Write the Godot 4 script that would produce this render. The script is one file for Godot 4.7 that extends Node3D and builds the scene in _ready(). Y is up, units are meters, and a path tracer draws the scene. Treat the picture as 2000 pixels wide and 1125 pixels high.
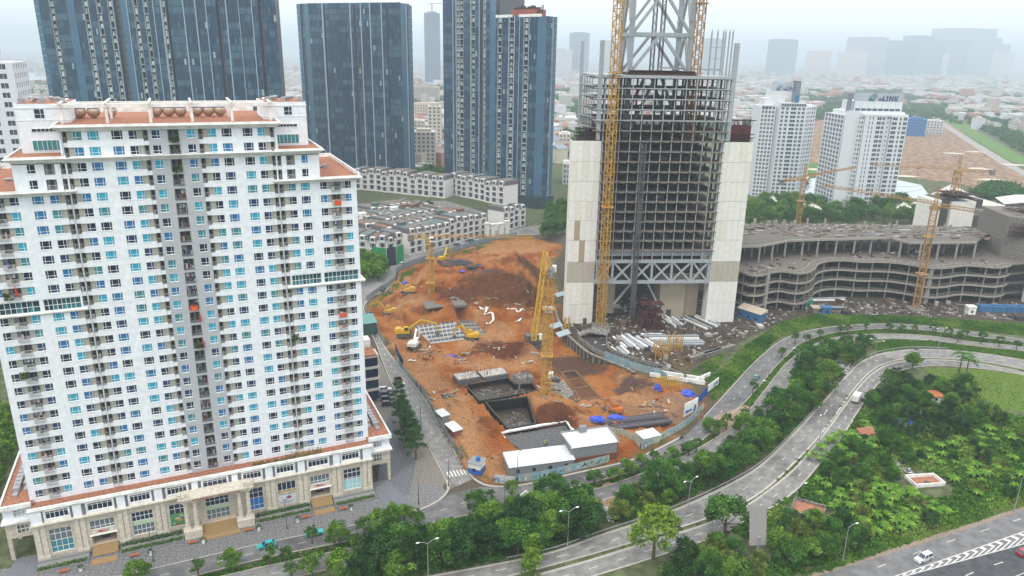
extends Node3D
# A city building site in haze: a white apartment block,glass towers,an unfinished steel skyscraper,an excavation,roads and planting.

var rng := RandomNumberGenerator.new()
var M := {}
var taken := {}

class MB extends RefCounted:
	var v := PackedVector3Array()
	var n := PackedVector3Array()
	var c := PackedColorArray()
	var i := PackedInt32Array()
	var col := Color.WHITE
	var t := Transform3D.IDENTITY
	func quad(a: Vector3,b: Vector3,e: Vector3,d: Vector3) -> void:
		a = t * a; b = t * b; e = t * e; d = t * d
		var nn := (e - a).cross(b - a)
		if nn.length_squared() < 1e-12:
			nn = (d - a).cross(e - a)
		nn = nn.normalized()
		var k := v.size()
		v.append(a); v.append(b); v.append(e); v.append(d)
		n.append(nn); n.append(nn); n.append(nn); n.append(nn)
		c.append(col); c.append(col); c.append(col); c.append(col)
		i.append(k); i.append(k + 1); i.append(k + 2); i.append(k); i.append(k + 2); i.append(k + 3)
	func tri(a: Vector3,b: Vector3,e: Vector3) -> void:
		a = t * a; b = t * b; e = t * e
		var nn := (e - a).cross(b - a).normalized()
		var k := v.size()
		v.append(a); v.append(b); v.append(e)
		n.append(nn); n.append(nn); n.append(nn)
		c.append(col); c.append(col); c.append(col)
		i.append(k); i.append(k + 1); i.append(k + 2)
	func hexa(p: Array) -> void: # 4 bottom corners anticlockwise from above (x-z-,x-z+,x+z+,x+z-),then 4 top
		quad(p[4],p[7],p[6],p[5])
		quad(p[0],p[1],p[2],p[3])
		for k in 4:
			var m := (k + 1) % 4
			quad(p[m],p[k],p[4 + k],p[4 + m])
	func box(x0: float,x1: float,y0: float,y1: float,z0: float,z1: float) -> void:
		hexa([Vector3(x0,y0,z0),Vector3(x0,y0,z1),Vector3(x1,y0,z1),Vector3(x1,y0,z0),Vector3(x0,y1,z0),Vector3(x0,y1,z1),Vector3(x1,y1,z1),Vector3(x1,y1,z0)])
	func cube(p: Vector3,s: Vector3,yaw := 0.0) -> void: # centred on p
		var keep := t
		t = t * Transform3D(Basis(Vector3.UP,yaw),p)
		box(-s.x / 2,s.x / 2,-s.y / 2,s.y / 2,-s.z / 2,s.z / 2)
		t = keep
	func bar(a: Vector3,b: Vector3,w: float,h := -1.0) -> void:
		if h < 0: h = w
		var d := b - a
		var l := d.length()
		if l < 1e-5: return
		d /= l
		var side := d.cross(Vector3.UP)
		side = Vector3.RIGHT if side.length() < 1e-3 else side.normalized()
		var up := side.cross(d).normalized()
		var s := side * w / 2
		var u := up * h / 2
		var p := [a - s - u,a + s - u,a + s + u,a - s + u,b - s - u,b + s - u,b + s + u,b - s + u]
		quad(p[0],p[3],p[2],p[1]); quad(p[4],p[5],p[6],p[7])
		quad(p[0],p[1],p[5],p[4]); quad(p[2],p[3],p[7],p[6]); quad(p[1],p[2],p[6],p[5]); quad(p[3],p[0],p[4],p[7])
	func rod(a: Vector3,b: Vector3,r: float,sides := 6,r2 := -1.0,caps := true) -> void:
		if r2 < 0: r2 = r
		var d := (b - a).normalized()
		var x := d.cross(Vector3.UP)
		x = Vector3.RIGHT if x.length() < 1e-3 else x.normalized()
		var y := d.cross(x)
		var k := v.size()
		for q in sides:
			var o := x * cos(TAU * q / sides) + y * sin(TAU * q / sides)
			v.append(t * (a + o * r)); v.append(t * (b + o * r2))
			var nn := (t.basis * o).normalized()
			n.append(nn); n.append(nn); c.append(col); c.append(col)
		for q in sides:
			var e := k + q * 2
			var f := k + ((q + 1) % sides) * 2
			i.append(e); i.append(e + 1); i.append(f + 1); i.append(e); i.append(f + 1); i.append(f)
		if caps:
			for q in range(1,sides - 1):
				var o1 := x * cos(TAU * q / sides) + y * sin(TAU * q / sides)
				var o2 := x * cos(TAU * (q + 1) / sides) + y * sin(TAU * (q + 1) / sides)
				tri(b + x * r2,b + o1 * r2,b + o2 * r2)
				tri(a + x * r,a + o2 * r,a + o1 * r)
	func ball(p: Vector3,r: Vector3,seg := 10,rings := 6,top_only := false) -> void:
		var k := v.size()
		var lo := 0.0 if top_only else -PI / 2
		for j in rings + 1:
			var la := lo + (PI / 2 - lo) * j / rings
			for q in seg + 1:
				var lo2 := TAU * q / seg
				var o := Vector3(cos(la) * cos(lo2),sin(la),cos(la) * sin(lo2))
				v.append(t * (p + o * r)); n.append((t.basis * (o / r)).normalized()); c.append(col)
		for j in rings:
			for q in seg:
				var e := k + j * (seg + 1) + q
				var f := e + seg + 1
				i.append(e); i.append(e + 1); i.append(f + 1); i.append(e); i.append(f + 1); i.append(f)
	func prism(poly: PackedVector2Array,y0: float,y1: float,bottom := false) -> void: # footprint in x,z
		var q := poly
		if Geometry2D.is_polygon_clockwise(q):
			q = q.duplicate(); q.reverse()
		var m := q.size()
		for k in m:
			var a := q[k]
			var b := q[(k + 1) % m]
			quad(Vector3(a.x,y0,a.y),Vector3(a.x,y1,a.y),Vector3(b.x,y1,b.y),Vector3(b.x,y0,b.y))
		sheet(q,y1)
		if bottom: sheet(q,y0,true)
	func sheet(poly: PackedVector2Array,y: float,down := false) -> void:
		var ix := Geometry2D.triangulate_polygon(poly)
		for k in range(0,ix.size(),3):
			var a := Vector3(poly[ix[k]].x,y,poly[ix[k]].y)
			var b := Vector3(poly[ix[k + 1]].x,y,poly[ix[k + 1]].y)
			var e := Vector3(poly[ix[k + 2]].x,y,poly[ix[k + 2]].y)
			if ((e - a).cross(b - a).y < 0) != down:
				tri(a,e,b)
			else:
				tri(a,b,e)
	func ribbon(l: PackedVector3Array,r: PackedVector3Array) -> void: # seen from above,l on the left when walking along it
		for k in l.size() - 1:
			quad(l[k],l[k + 1],r[k + 1],r[k])
	func mesh() -> ArrayMesh:
		var m := ArrayMesh.new()
		if v.is_empty(): return m
		var a := []
		a.resize(Mesh.ARRAY_MAX)
		a[Mesh.ARRAY_VERTEX] = v; a[Mesh.ARRAY_NORMAL] = n; a[Mesh.ARRAY_COLOR] = c; a[Mesh.ARRAY_INDEX] = i
		m.add_surface_from_arrays(Mesh.PRIMITIVE_TRIANGLES,a)
		return m

func nm(called: String,parent: Node) -> String:
	var key := str(parent.get_instance_id()) + called
	var k: int = taken.get(key,0)
	taken[key] = k + 1
	return called if k == 0 else "%s_%03d" % [called,k]

func put(called: String,b,material: Material,parent: Node = self) -> MeshInstance3D:
	var o := MeshInstance3D.new()
	o.mesh = b.mesh() if b is MB else b
	o.name = nm(called,parent)
	o.material_override = material
	parent.add_child(o,true)
	return o

func tag(o: Node,label: String,category: String,group := "",kind := "") -> Node:
	if label: o.set_meta("label",label)
	if category: o.set_meta("category",category)
	if group: o.set_meta("group",group)
	if kind: o.set_meta("kind",kind)
	return o

func thing(called: String,label: String,category: String,at := Vector3.ZERO,turn := 0.0,group := "") -> Node3D:
	var o := Node3D.new()
	o.name = nm(called,self)
	add_child(o,true)
	o.position = at
	o.rotation.y = turn
	tag(o,label,category,group)
	return o

func struct(called: String,b,material: Material) -> MeshInstance3D:
	var o := put(called,b,material)
	o.set_meta("kind","structure")
	return o

func stuff(called: String,b,material: Material,parent: Node = self,label := "",category := "") -> MeshInstance3D:
	var o := put(called,b,material,parent)
	o.set_meta("kind","stuff")
	tag(o,label,category)
	return o

func dup(root: Node3D,at: Vector3,turn := 0.0,label := "",group := "") -> Node3D: # a copy of a thing with its parts
	var r: Node3D = root.duplicate()
	r.name = nm(str(root.name).rstrip("0123456789").trim_suffix("_"),self)
	add_child(r,true)
	r.position = at
	r.rotation.y = turn
	if label: r.set_meta("label",label)
	if group: r.set_meta("group",group)
	return r

func V(x: float,z: float,y := 0.0) -> Vector3:
	return Vector3(x,y,z)

func path3(p: Array,y: float,step := 2.0) -> PackedVector3Array: # a smooth curve through ground points
	var cv := Curve3D.new()
	for k in p.size():
		var a: Vector3 = p[maxi(k - 1,0)]
		var b: Vector3 = p[mini(k + 1,p.size() - 1)]
		var q: Vector3 = p[k]
		var d := (b - a).normalized()
		var l0 := (q - a).length() / 3
		var l1 := (b - q).length() / 3
		cv.add_point(Vector3(q.x,y,q.z),-d * l0,d * l1)
	var out := PackedVector3Array()
	var L := cv.get_baked_length()
	var m := maxi(2,int(L / step))
	for k in m + 1:
		out.append(cv.sample_baked(L * k / m))
	return out

func even(p: PackedVector3Array,m: int) -> PackedVector3Array: # m+1 points spread evenly along a polyline
	var cv := Curve3D.new()
	for q in p: cv.add_point(q)
	var out := PackedVector3Array()
	var L := cv.get_baked_length()
	for k in m + 1: out.append(cv.sample_baked(L * k / m))
	return out

func poly2(p: Array) -> PackedVector2Array:
	var o := PackedVector2Array()
	for q in p: o.append(Vector2(q.x,q.z))
	return o

func inside(p: Vector2,q: PackedVector2Array) -> bool:
	return Geometry2D.is_point_in_polygon(p,q)

# ---------------------------------------------------------------- materials
func lin(r: float,g: float,b: float) -> Color:
	return Color(r,g,b).linear_to_srgb()

var noise_tex := {}
func noisy(kind: String) -> Texture2D:
	if noise_tex.has(kind): return noise_tex[kind]
	var f := FastNoiseLite.new()
	var lo := 0.85
	var hi := 1.0
	f.seed = 11 + noise_tex.size() * 7
	f.fractal_octaves = 5
	f.frequency = 0.012
	var sq := Vector2(1,1)
	match kind:
		"grain": f.frequency = 0.06; lo = 0.88
		"blotch": f.frequency = 0.012; lo = 0.84
		"strong": f.frequency = 0.018; lo = 0.58
		"faint": f.frequency = 0.02; lo = 0.94
		"rough": f.frequency = 0.03; lo = 0.72
	var g := f.get_seamless_image(512,512)
	if kind == "streak": # stains that run down a wall
		g = Image.create(512,512,false,Image.FORMAT_L8)
		f.frequency = 0.02
		var src := f.get_seamless_image(512,512)
		src.resize(512,24,Image.INTERPOLATE_CUBIC)
		src.resize(512,512,Image.INTERPOLATE_CUBIC)
		g = src
		lo = 0.92
	g.convert(Image.FORMAT_RGB8)
	var a := g.get_data()
	for k in a.size():
		a[k] = int(lerpf(lo,hi,smoothstep(0.05,0.95,a[k] / 255.0)) * 255)
	g = Image.create_from_data(g.get_width(),g.get_height(),false,Image.FORMAT_RGB8,a)
	noise_tex[kind] = ImageTexture.create_from_image(g)
	return noise_tex[kind]

func mat(key: String,c: Color,rough := 0.8,kind := "",size := 10.0,vc := false,metal := 0.0) -> StandardMaterial3D:
	var m := StandardMaterial3D.new()
	m.resource_name = key
	m.albedo_color = c.linear_to_srgb()
	m.roughness = rough
	m.metallic = metal
	if rough > 0.84: m.metallic_specular = 0.2
	m.vertex_color_use_as_albedo = vc
	if kind:
		m.albedo_texture = noisy(kind)
		m.uv1_triplanar = true
		m.uv1_world_triplanar = true
		m.uv1_scale = Vector3.ONE / size
	M[key] = m
	return m

func leafy(key: String,c: Color) -> StandardMaterial3D:
	var m := mat(key,c,0.75,"",1,true)
	m.metallic_specular = 0.15
	m.backlight_enabled = true
	m.backlight = Color(0.5,0.55,0.15)
	m.cull_mode = BaseMaterial3D.CULL_DISABLED
	return m

func materials() -> void:
	mat("white",Color(0.76,0.80,0.85),0.7,"streak",16)
	mat("white_trim",Color(0.82,0.82,0.80),0.7,"blotch",14)
	mat("wall_grey",Color(0.42,0.44,0.47),0.8,"faint",9)
	mat("wall_mid",Color(0.20,0.21,0.23),0.8,"faint",9)
	mat("beige",Color(0.36,0.36,0.31),0.8,"faint",6)
	mat("slot_grey",Color(0.70,0.72,0.75),0.8,"faint",6)
	mat("loggia",Color(0.50,0.50,0.50),0.85,"rough",5)
	mat("door_dark",Color(0.05,0.05,0.055),0.4)
	mat("frame",Color(0.75,0.77,0.78),0.5)
	mat("terracotta",Color(0.40,0.185,0.12),0.85,"rough",12)
	mat("cream",Color(0.55,0.50,0.41),0.8,"blotch",7)
	mat("cream_light",Color(0.62,0.57,0.48),0.8,"blotch",7)
	mat("metal_grey",Color(0.35,0.36,0.38),0.5,"grain",3,false,0.3)
	mat("steel_dark",Color(0.09,0.09,0.10),0.5)
	mat("railing",Color(0.42,0.42,0.43),0.5)
	for g in [["glass_dark",0.016,0.026,0.055],["glass_navy",0.02,0.05,0.12],["glass_blue",0.03,0.15,0.33],["glass_cyan",0.035,0.32,0.46],["glass_teal",0.05,0.21,0.25],["glass_grey",0.12,0.15,0.17]]:
		var m := mat(g[0],Color(g[1],g[2],g[3]),0.12)
		m.metallic_specular = 0.6
	mat("vc",Color.WHITE,0.8,"faint",6,true)
	mat("vc_rough",Color.WHITE,0.9,"rough",8,true)
	mat("vc_paint",Color.WHITE,0.35,"",1,true)
	mat("vc_plain",Color.WHITE,0.75,"",1,true)
	var gv := mat("vc_glass",Color.WHITE,0.1,"",1,true)
	gv.metallic_specular = 0.42
	mat("concrete",Color(0.30,0.285,0.26),0.9,"strong",16)
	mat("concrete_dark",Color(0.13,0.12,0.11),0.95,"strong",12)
	mat("clad_white",Color(0.72,0.71,0.66),0.75,"faint",24)
	mat("steel_pale",Color(0.42,0.46,0.49),0.55,"rough",9)
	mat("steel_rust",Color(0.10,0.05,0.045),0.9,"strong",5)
	mat("crane_yellow",Color(0.55,0.31,0.05),0.6,"rough",4)
	mat("crane_faded",Color(0.47,0.27,0.09),0.7,"rough",4)
	mat("yellow",Color(0.68,0.42,0.02),0.45,"rough",4)
	mat("asphalt",Color(0.17,0.17,0.175),0.95,"blotch",23,true)
	mat("asphalt_pale",Color(0.235,0.232,0.228),0.95,"blotch",19,true)
	mat("asphalt_dark",Color(0.075,0.08,0.088),0.9,"blotch",19)
	mat("paint_white",Color(0.72,0.72,0.70),0.8,"rough",5)
	mat("kerb",Color(0.48,0.45,0.40),0.9,"rough",4)
	mat("rubber",Color(0.02,0.02,0.02),0.9)
	mat("bark",Color(0.11,0.085,0.06),0.95)
	leafy("leaf",Color.WHITE)
	mat("sign_blue",Color(0.02,0.06,0.30),0.5)
	mat("sign_red",Color(0.35,0.04,0.03),0.5)

func _ready() -> void:
	rng.seed = 20
	var cam := Camera3D.new()
	cam.name = "camera"
	cam.position = Vector3(0,112.5,0)
	cam.rotation = Vector3(-0.307236,0,0.018231)
	cam.fov = 42.852
	cam.near = 1.0
	cam.far = 60000.0
	add_child(cam)
	cam.make_current()
	var sky_mat := ProceduralSkyMaterial.new() # an overcast sky: brighter overhead than at the horizon
	sky_mat.sky_top_color = Color(1.0,1.0,1.0)
	sky_mat.sky_horizon_color = Color(0.705,0.72,0.73)
	sky_mat.sky_curve = 0.6
	sky_mat.sky_energy_multiplier = 1.6
	sky_mat.ground_bottom_color = Color(0.3,0.31,0.3)
	sky_mat.ground_horizon_color = Color(0.705,0.72,0.73)
	sky_mat.sun_angle_max = 1.0
	var env := Environment.new()
	env.background_mode = Environment.BG_SKY
	env.sky = Sky.new()
	env.sky.sky_material = sky_mat
	env.tonemap_mode = Environment.TONE_MAPPER_LINEAR
	env.tonemap_exposure = 0.96
	env.sdfgi_enabled = true
	env.ssao_enabled = true
	env.ssil_enabled = true
	env.fog_enabled = true
	env.fog_density = 0.0002
	env.fog_light_color = Color(0.89,0.955,1.0)
	var we := WorldEnvironment.new()
	we.name = "environment"
	we.environment = env
	add_child(we)
	var sun := DirectionalLight3D.new()
	sun.name = "sun"
	sun.light_energy = 0.5
	sun.light_color = Color(1.0,0.97,0.92)
	sun.light_angular_distance = 10.0
	sun.shadow_enabled = true
	add_child(sun)
	sun.look_at_from_position(Vector3.ZERO,Vector3(0.25,-0.8,-0.5))
	materials()
	build_ground()
	build_roads()
	build_apartment()
	build_skyscraper()
	build_mall()
	build_glass_towers()
	build_link_towers()
	build_townhouses()
	build_far_city()
	build_site()
	build_cranes()
	build_yard()
	build_planting()
	build_street()
	build_vehicles()

# ---------------------------------------------------------------- ground
var site := PackedVector2Array()
var nz := FastNoiseLite.new()
var nz2 := FastNoiseLite.new()
var pits := [] # [polygon,depth,edge width]

func edge_dist(p: Vector2,q: PackedVector2Array) -> float: # positive inside
	var best := 1e9
	for k in q.size():
		var s := Geometry2D.get_closest_point_to_segment(p,q[k],q[(k + 1) % q.size()])
		best = minf(best,s.distance_to(p))
	return best if Geometry2D.is_point_in_polygon(p,q) else -best

func site_height(p: Vector2) -> float:
	var e := edge_dist(p,site)
	if e <= 0: return 0.0
	var h := (nz.get_noise_2d(p.x * 2.2,p.y * 2.2) * 1.5 + nz.get_noise_2d(p.x * 9,p.y * 9) * 0.9 + absf(nz2.get_noise_2d(p.x * 7,p.y * 7)) * 1.5 - 0.5) * smoothstep(0,8,e)
	if p.y < -270:
		var hill := 9.0 * smoothstep(-275.0,-345.0,p.y) * smoothstep(-430.0,-370.0,p.y) * smoothstep(2.0,22.0,e)
		var st := hill / 2.2 + nz.get_noise_2d(p.x * 3,p.y * 3) * 0.5
		h += (floorf(st) + smoothstep(0.55,1.0,st - floorf(st))) * 2.2 * smoothstep(0.3,1.5,hill)
	for m in mounds:
		var d: float = p.distance_to(Vector2(m[0].x,m[0].z))
		d += nz.get_noise_2d(p.x * 8 + 30,p.y * 8) * m[1] * 0.3
		if d < m[1]: h += m[2] * 1.25 * pow(1.0 - clampf(d / m[1],0,1),1.2)
	for q in pits:
		var w: float = q[2]
		if not q[3].grow(w + 1).has_point(p): continue
		var s := smoothstep(-w,0.3,edge_dist(p,q[0]))
		if s > 0: h = lerpf(h,-q[1],s)
	return h

var mounds := []

func build_ground() -> void:
	nz.seed = 3; nz.frequency = 0.02; nz.fractal_octaves = 4
	nz2.seed = 8; nz2.frequency = 0.03; nz2.fractal_octaves = 3
	site = poly2([V(-68.0,-320.3),V(-50.5,-273.1),V(-44.5,-258.9),V(-29.9,-228.7),V(-20.1,-203.0),V(-12.4,-182.9),V(-9.8,-179.8),V(-4.6,-175.6),V(4.2,-176.4),V(17.9,-182.3),V(34.8,-189.8),V(43.2,-196.0),V(53.8,-205.7),V(63.9,-219.5),V(69.2,-231.9),V(65.4,-242.6),V(55.6,-249.7),V(47.0,-255.3),V(40.2,-262.8),V(34.1,-270.7),V(27.5,-282.4),V(24.0,-294.0),V(23.3,-318.9),V(23.6,-358.2),V(20.4,-396.2),V(30.0,-421.2),V(29.9,-445.8),V(15.9,-460.9),V(2.7,-465.5),V(-13.5,-451.8),V(-36.8,-421.2),V(-56.9,-391.0),V(-61.3,-380.6),V(-59.5,-361.9),V(-61.6,-342.9),V(-67.5,-330.0)])
	mounds = [[V(-3.5,-332.1),22.0,3.0],[V(-27.9,-316.1),12.0,2.0],[V(2.6,-375.1),25.0,3.5],[V(-11.4,-263.4),14.0,2.2],[V(16.7,-215.9),13.0,3.0],[V(-9.5,-203.1),14.0,2.6],[V(2.5,-269.2),20.0,1.5],[V(-13.8,-186.5),8.0,1.5],[V(11.0,-223.0),12.0,1.4],[V(-46.8,-301.7),14.0,2.5]]
	for q in [
		[[V(-16.0,-238.7),V(-0.7,-245.4),V(1.7,-239.9),V(8.0,-241.0),V(9.7,-235.2),V(-10.4,-226.3)],1.9,0.7],
		[[V(-8.3,-226.0),V(6.0,-230.9),V(8.6,-209.7),V(-0.6,-206.0)],3.8,1.0],
		[[V(-2.4,-204.3),V(18.3,-212.8),V(19.9,-205.5),V(16.4,-197.7),V(4.9,-193.7)],1.2,1.0],
		[[V(19.1,-258.9),V(24.8,-261.1),V(32.2,-239.0),V(25.0,-235.4)],4.8,1.0],
		[[V(17.0,-298.6),V(22.6,-292.7),V(25.6,-280.1),V(30.7,-266.9),V(35.3,-254.8),V(42.2,-246.0),V(40.1,-240.2),V(31.5,-236.9),V(24.1,-234.9),V(17.2,-259.8),V(13.0,-280.6)],3.6,7.0],
		[[V(-42.6,-296.8),V(-17.9,-305.8),V(-10.7,-284.0),V(-32.5,-277.3)],0.0,2.0],
		[[V(-23.8,-308.2),V(-17.0,-305.9),V(-10.4,-288.1),V(-18.0,-285.9)],0.0,2.0]]:
		var pp := poly2(q[0])
		var bx := Rect2(pp[0],Vector2.ZERO)
		for a in pp: bx = bx.expand(a)
		pits.append([pp,q[1],q[2],bx])
	var bb := Rect2(site[0],Vector2.ZERO)
	for p in site: bb = bb.expand(p)
	bb = bb.grow(6)
	# outer ground,out to the horizon,with the site left open
	var g := MB.new()
	var far := 30000.0
	g.col = Color(0.115,0.135,0.07)
	var xs := [-far,bb.position.x,bb.end.x,far]
	var zs := [-far,bb.position.y,bb.end.y,far]
	for a in 3:
		for b in 3:
			if a == 1 and b == 1: continue
			g.quad(V(xs[a],zs[b]),V(xs[a + 1],zs[b]),V(xs[a + 1],zs[b + 1]),V(xs[a],zs[b + 1]))
	struct("ground",g,mat("land",Color.WHITE,1.0,"rough",60,true))
	# the site: graded earth with heaps,wheel ruts and pits
	var step := 0.7
	var nx := int(bb.size.x / step) + 1
	var ny := int(bb.size.y / step) + 1
	step = bb.size.x / nx
	var stepz := bb.size.y / ny
	var tv := PackedVector3Array(); var tc := PackedColorArray(); var ti := PackedInt32Array()
	var ruts := [poly2(path3([V(-50.8,-266.7),V(-37.1,-247.9),V(-25.9,-231.2),V(-14.7,-209.5),V(-9.5,-188.0)],0)),poly2(path3([V(-44.2,-283.5),V(-25.3,-262.8),V(-7.1,-253.9),V(8.5,-264.4),V(13.6,-298.5)],0)),poly2(path3([V(-39.8,-267.2),V(-27.3,-243.8),V(-17.1,-220.0),V(-12.1,-193.7),V(-4.8,-181.3)],0)),poly2(path3([V(0.7,-224.5),V(16.3,-225.1),V(36.2,-231.8),V(53.0,-226.6)],0)),poly2(path3([V(-50.6,-345.2),V(-34.4,-392.5),V(-6.6,-428.1),V(18.4,-436.1)],0))]
	for b in ny + 1:
		for a in nx + 1:
			var p := Vector2(bb.position.x + a * step,bb.position.y + b * stepz)
			var h := site_height(p)
			var into := edge_dist(p,site)
			var k := nz.get_noise_2d(p.x * 1.3 + 50,p.y * 1.3) * 0.5 + 0.5
			var k2 := nz2.get_noise_2d(p.x * 2,p.y * 2 + 90) * 0.5 + 0.5
			var c := Color(0.37,0.105,0.022).lerp(Color(0.50,0.19,0.05),smoothstep(0.35,0.65,k))
			c = c.lerp(Color(0.18,0.055,0.02),smoothstep(0.52,0.74,k2) * 0.72)
			c = c.lerp(Color(0.55,0.29,0.12),smoothstep(0.62,0.8,nz.get_noise_2d(p.x * 4,p.y * 4 + 7) * 0.5 + 0.5) * 0.7)
			c = c.lerp(Color(0.60,0.36,0.17),smoothstep(0.5,0.85,nz2.get_noise_2d(p.x * 0.9 + 40,p.y * 0.9) * 0.5 + 0.5) * 0.55)
			c = c * (0.86 + 0.28 * (nz.get_noise_2d(p.x * 14,p.y * 14) * 0.5 + 0.5))
			for m in browns:
				var d: float = p.distance_to(Vector2(m[0].x,m[0].z)) + nz.get_noise_2d(p.x * 6,p.y * 6) * 5.0
				if d < m[1]: c = c.lerp(m[2],smoothstep(m[1],m[1] * 0.6,d))
			for r in ruts:
				var dd := 1e9
				for q in r: dd = minf(dd,q.distance_squared_to(p))
				dd = sqrt(dd) + nz.get_noise_2d(p.x * 5,p.y * 5) * 2.5
				if dd < 6.5:
					c = c.lerp(Color(0.55,0.27,0.105),smoothstep(6.5,2.0,dd) * 0.75)
					h -= 0.45 * absf(sin(dd * 1.9)) * smoothstep(6.5,3.0,dd)
			for q in pits:
				if q[1] > 1.0 and q[3].grow(1.0).has_point(p) and q[2] < 2.0:
					c = c.lerp(Color(0.045,0.038,0.034),smoothstep(-0.5,0.2,edge_dist(p,q[0])) * (0.95 if q[1] < 4.5 else 0.6))
			if into < 0: c = Color(0.16,0.12,0.075)
			elif into < 3.0: c = c.lerp(Color(0.13,0.13,0.05),smoothstep(0.3,0.6,k2) * 0.8)
			c = Color(c.r * 0.78,c.g * 0.83,c.b * 1.0)
			tv.append(Vector3(p.x,h,p.y)); tc.append(c)
	for b in ny:
		for a in nx:
			var k := b * (nx + 1) + a
			ti.append_array([k,k + 1,k + nx + 2,k,k + nx + 2,k + nx + 1])
	var st := SurfaceTool.new()
	var arr := []
	arr.resize(Mesh.ARRAY_MAX)
	arr[Mesh.ARRAY_VERTEX] = tv; arr[Mesh.ARRAY_COLOR] = tc; arr[Mesh.ARRAY_INDEX] = ti
	st.create_from_arrays(arr)
	st.generate_normals()
	var dirt := mat("dirt",Color.WHITE,1.0,"rough",12,true)
	dirt.detail_enabled = true
	dirt.detail_blend_mode = BaseMaterial3D.BLEND_MODE_MUL
	dirt.detail_albedo = noisy("faint")
	var dm := struct("site_earth",st.commit(),dirt)
	dm.set_meta("label","bare orange and brown earth of the building site")
	# lots and yards round it,each a thin sheet on the ground
	var lots := [
		["yard_ground","mud",0.03,[V(25.7,-358.3),V(24.5,-295.3),V(28.0,-283.6),V(41.3,-263.9),V(56.2,-250.6),V(79.6,-267.7),V(103.3,-293.8),V(121.8,-309.2),V(143.3,-317.1),V(179.4,-319.0),V(258.2,-301.5),V(396.9,-484.2),V(335.3,-526.1),V(154.1,-487.5),V(33.0,-443.5),V(22.8,-396.3)]],
		["pond_ground","pond",0.06,[V(62.4,-266.9),V(70.7,-270.3),V(72.1,-263.3),V(65.4,-255.2),V(61.4,-257.9)]],
		["street_island","soil",0.03,[V(22.2,-174.5),V(32.0,-181.2),V(32.2,-175.6),V(26.6,-166.3),V(22.5,-165.7)]],
		["paved_tongue","tan_paving",0.16,[V(68.5,-219.0),V(79.5,-226.5),V(81.6,-225.8),V(76.2,-217.5),V(66.5,-206.5),V(62.6,-205.7)]],
		["lawn","lawn_green",0.04,[V(158.5,-261.3),V(175.0,-262.5),V(188.5,-258.8),V(220.8,-252.3),V(194.3,-217.4),V(168.6,-227.4),V(166.4,-241.3),V(160.8,-251.1)]],
		["grass_bank","bank_green",0.035,[V(97.6,-268.5),V(113.4,-291.3),V(125.0,-299.2),V(138.9,-306.2),V(159.7,-311.9),V(176.3,-312.7),V(190.8,-309.5),V(250.2,-291.0),V(265.7,-311.4),V(180.9,-321.8),V(142.6,-321.2),V(122.3,-310.6),V(95.6,-279.0),V(72.7,-245.9),V(70.3,-229.2),V(80.4,-243.2)]],
		["side_pavement","pave_tan",0.035,[V(-46.2,-230.4),V(-43.6,-237.9),V(-41.5,-236.3),V(-33.8,-217.9),V(-27.1,-201.5),V(-22.6,-191.0),V(-17.1,-176.7),V(-18.2,-173.2),V(-26.4,-170.3),V(-26.8,-186.0),V(-38.5,-214.8),V(-39.9,-204.5)]],
		["parking_court","pave_tan",0.033,[V(-55.8,-266.5),V(-52.2,-266.7),V(-44.8,-245.3),V(-41.5,-236.3),V(-39.7,-214.8),V(-40.7,-204.5),V(-47.5,-218.8)]],
		["townhouse_court","asphalt_pale",0.03,[V(-101.6,-388.0),V(-143.3,-558.1),V(-54.8,-583.3),V(-6.5,-523.1),V(-0.7,-485.8),V(39.6,-518.4),V(38.6,-478.4),V(2.7,-468.3),V(-15.3,-455.8),V(-40.1,-423.3),V(-58.6,-393.0),V(-62.7,-382.5),V(-60.8,-361.8),V(-64.9,-340.3),V(-73.2,-332.0)]],
	]
	mat("mud",Color(0.105,0.088,0.07),1.0,"strong",11)
	mat("pond",Color(0.12,0.085,0.035),0.3,"rough",8)
	mat("soil",Color(0.36,0.25,0.17),1.0,"strong",7)
	mat("tan_paving",Color(0.40,0.30,0.22),1.0,"strong",6)
	mat("pave_tan",Color(0.27,0.25,0.22),0.95,"strong",4)
	mat("lawn_green",Color(0.12,0.19,0.035),1.0,"rough",14)
	mat("bank_green",Color(0.07,0.13,0.03),1.0,"strong",9)
	for l in lots:
		var b := MB.new()
		b.sheet(poly2(l[3]),l[2])
		struct(l[0],b,M[l[1]])

var browns := [
	[V(-3.5,-332.1),24.0,Color(0.17,0.07,0.026)],[V(-23.7,-323.5),14.0,Color(0.17,0.062,0.03)],[V(13.4,-371.0),16.0,Color(0.17,0.075,0.03)],[V(-2.6,-270.1),15.0,Color(0.16,0.055,0.02)],[V(8.6,-269.5),12.0,Color(0.14,0.045,0.02)],
	[V(14.8,-212.3),9.0,Color(0.17,0.06,0.025)],[V(-12.8,-204.6),9.0,Color(0.19,0.06,0.02)],[V(25.5,-265.2),13.0,Color(0.15,0.08,0.04)],[V(43.5,-244.7),9.0,Color(0.15,0.085,0.055)],[V(38.7,-229.9),12.0,Color(0.38,0.19,0.075)],[V(47.8,-226.4),14.0,Color(0.37,0.19,0.085)],[V(55.8,-222.9),12.0,Color(0.33,0.19,0.11)],
	[V(-20.2,-393.5),22.0,Color(0.42,0.17,0.05)],[V(2.7,-441.3),20.0,Color(0.46,0.21,0.07)],[V(14.1,-232.9),9.0,Color(0.45,0.21,0.06)]]

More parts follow.
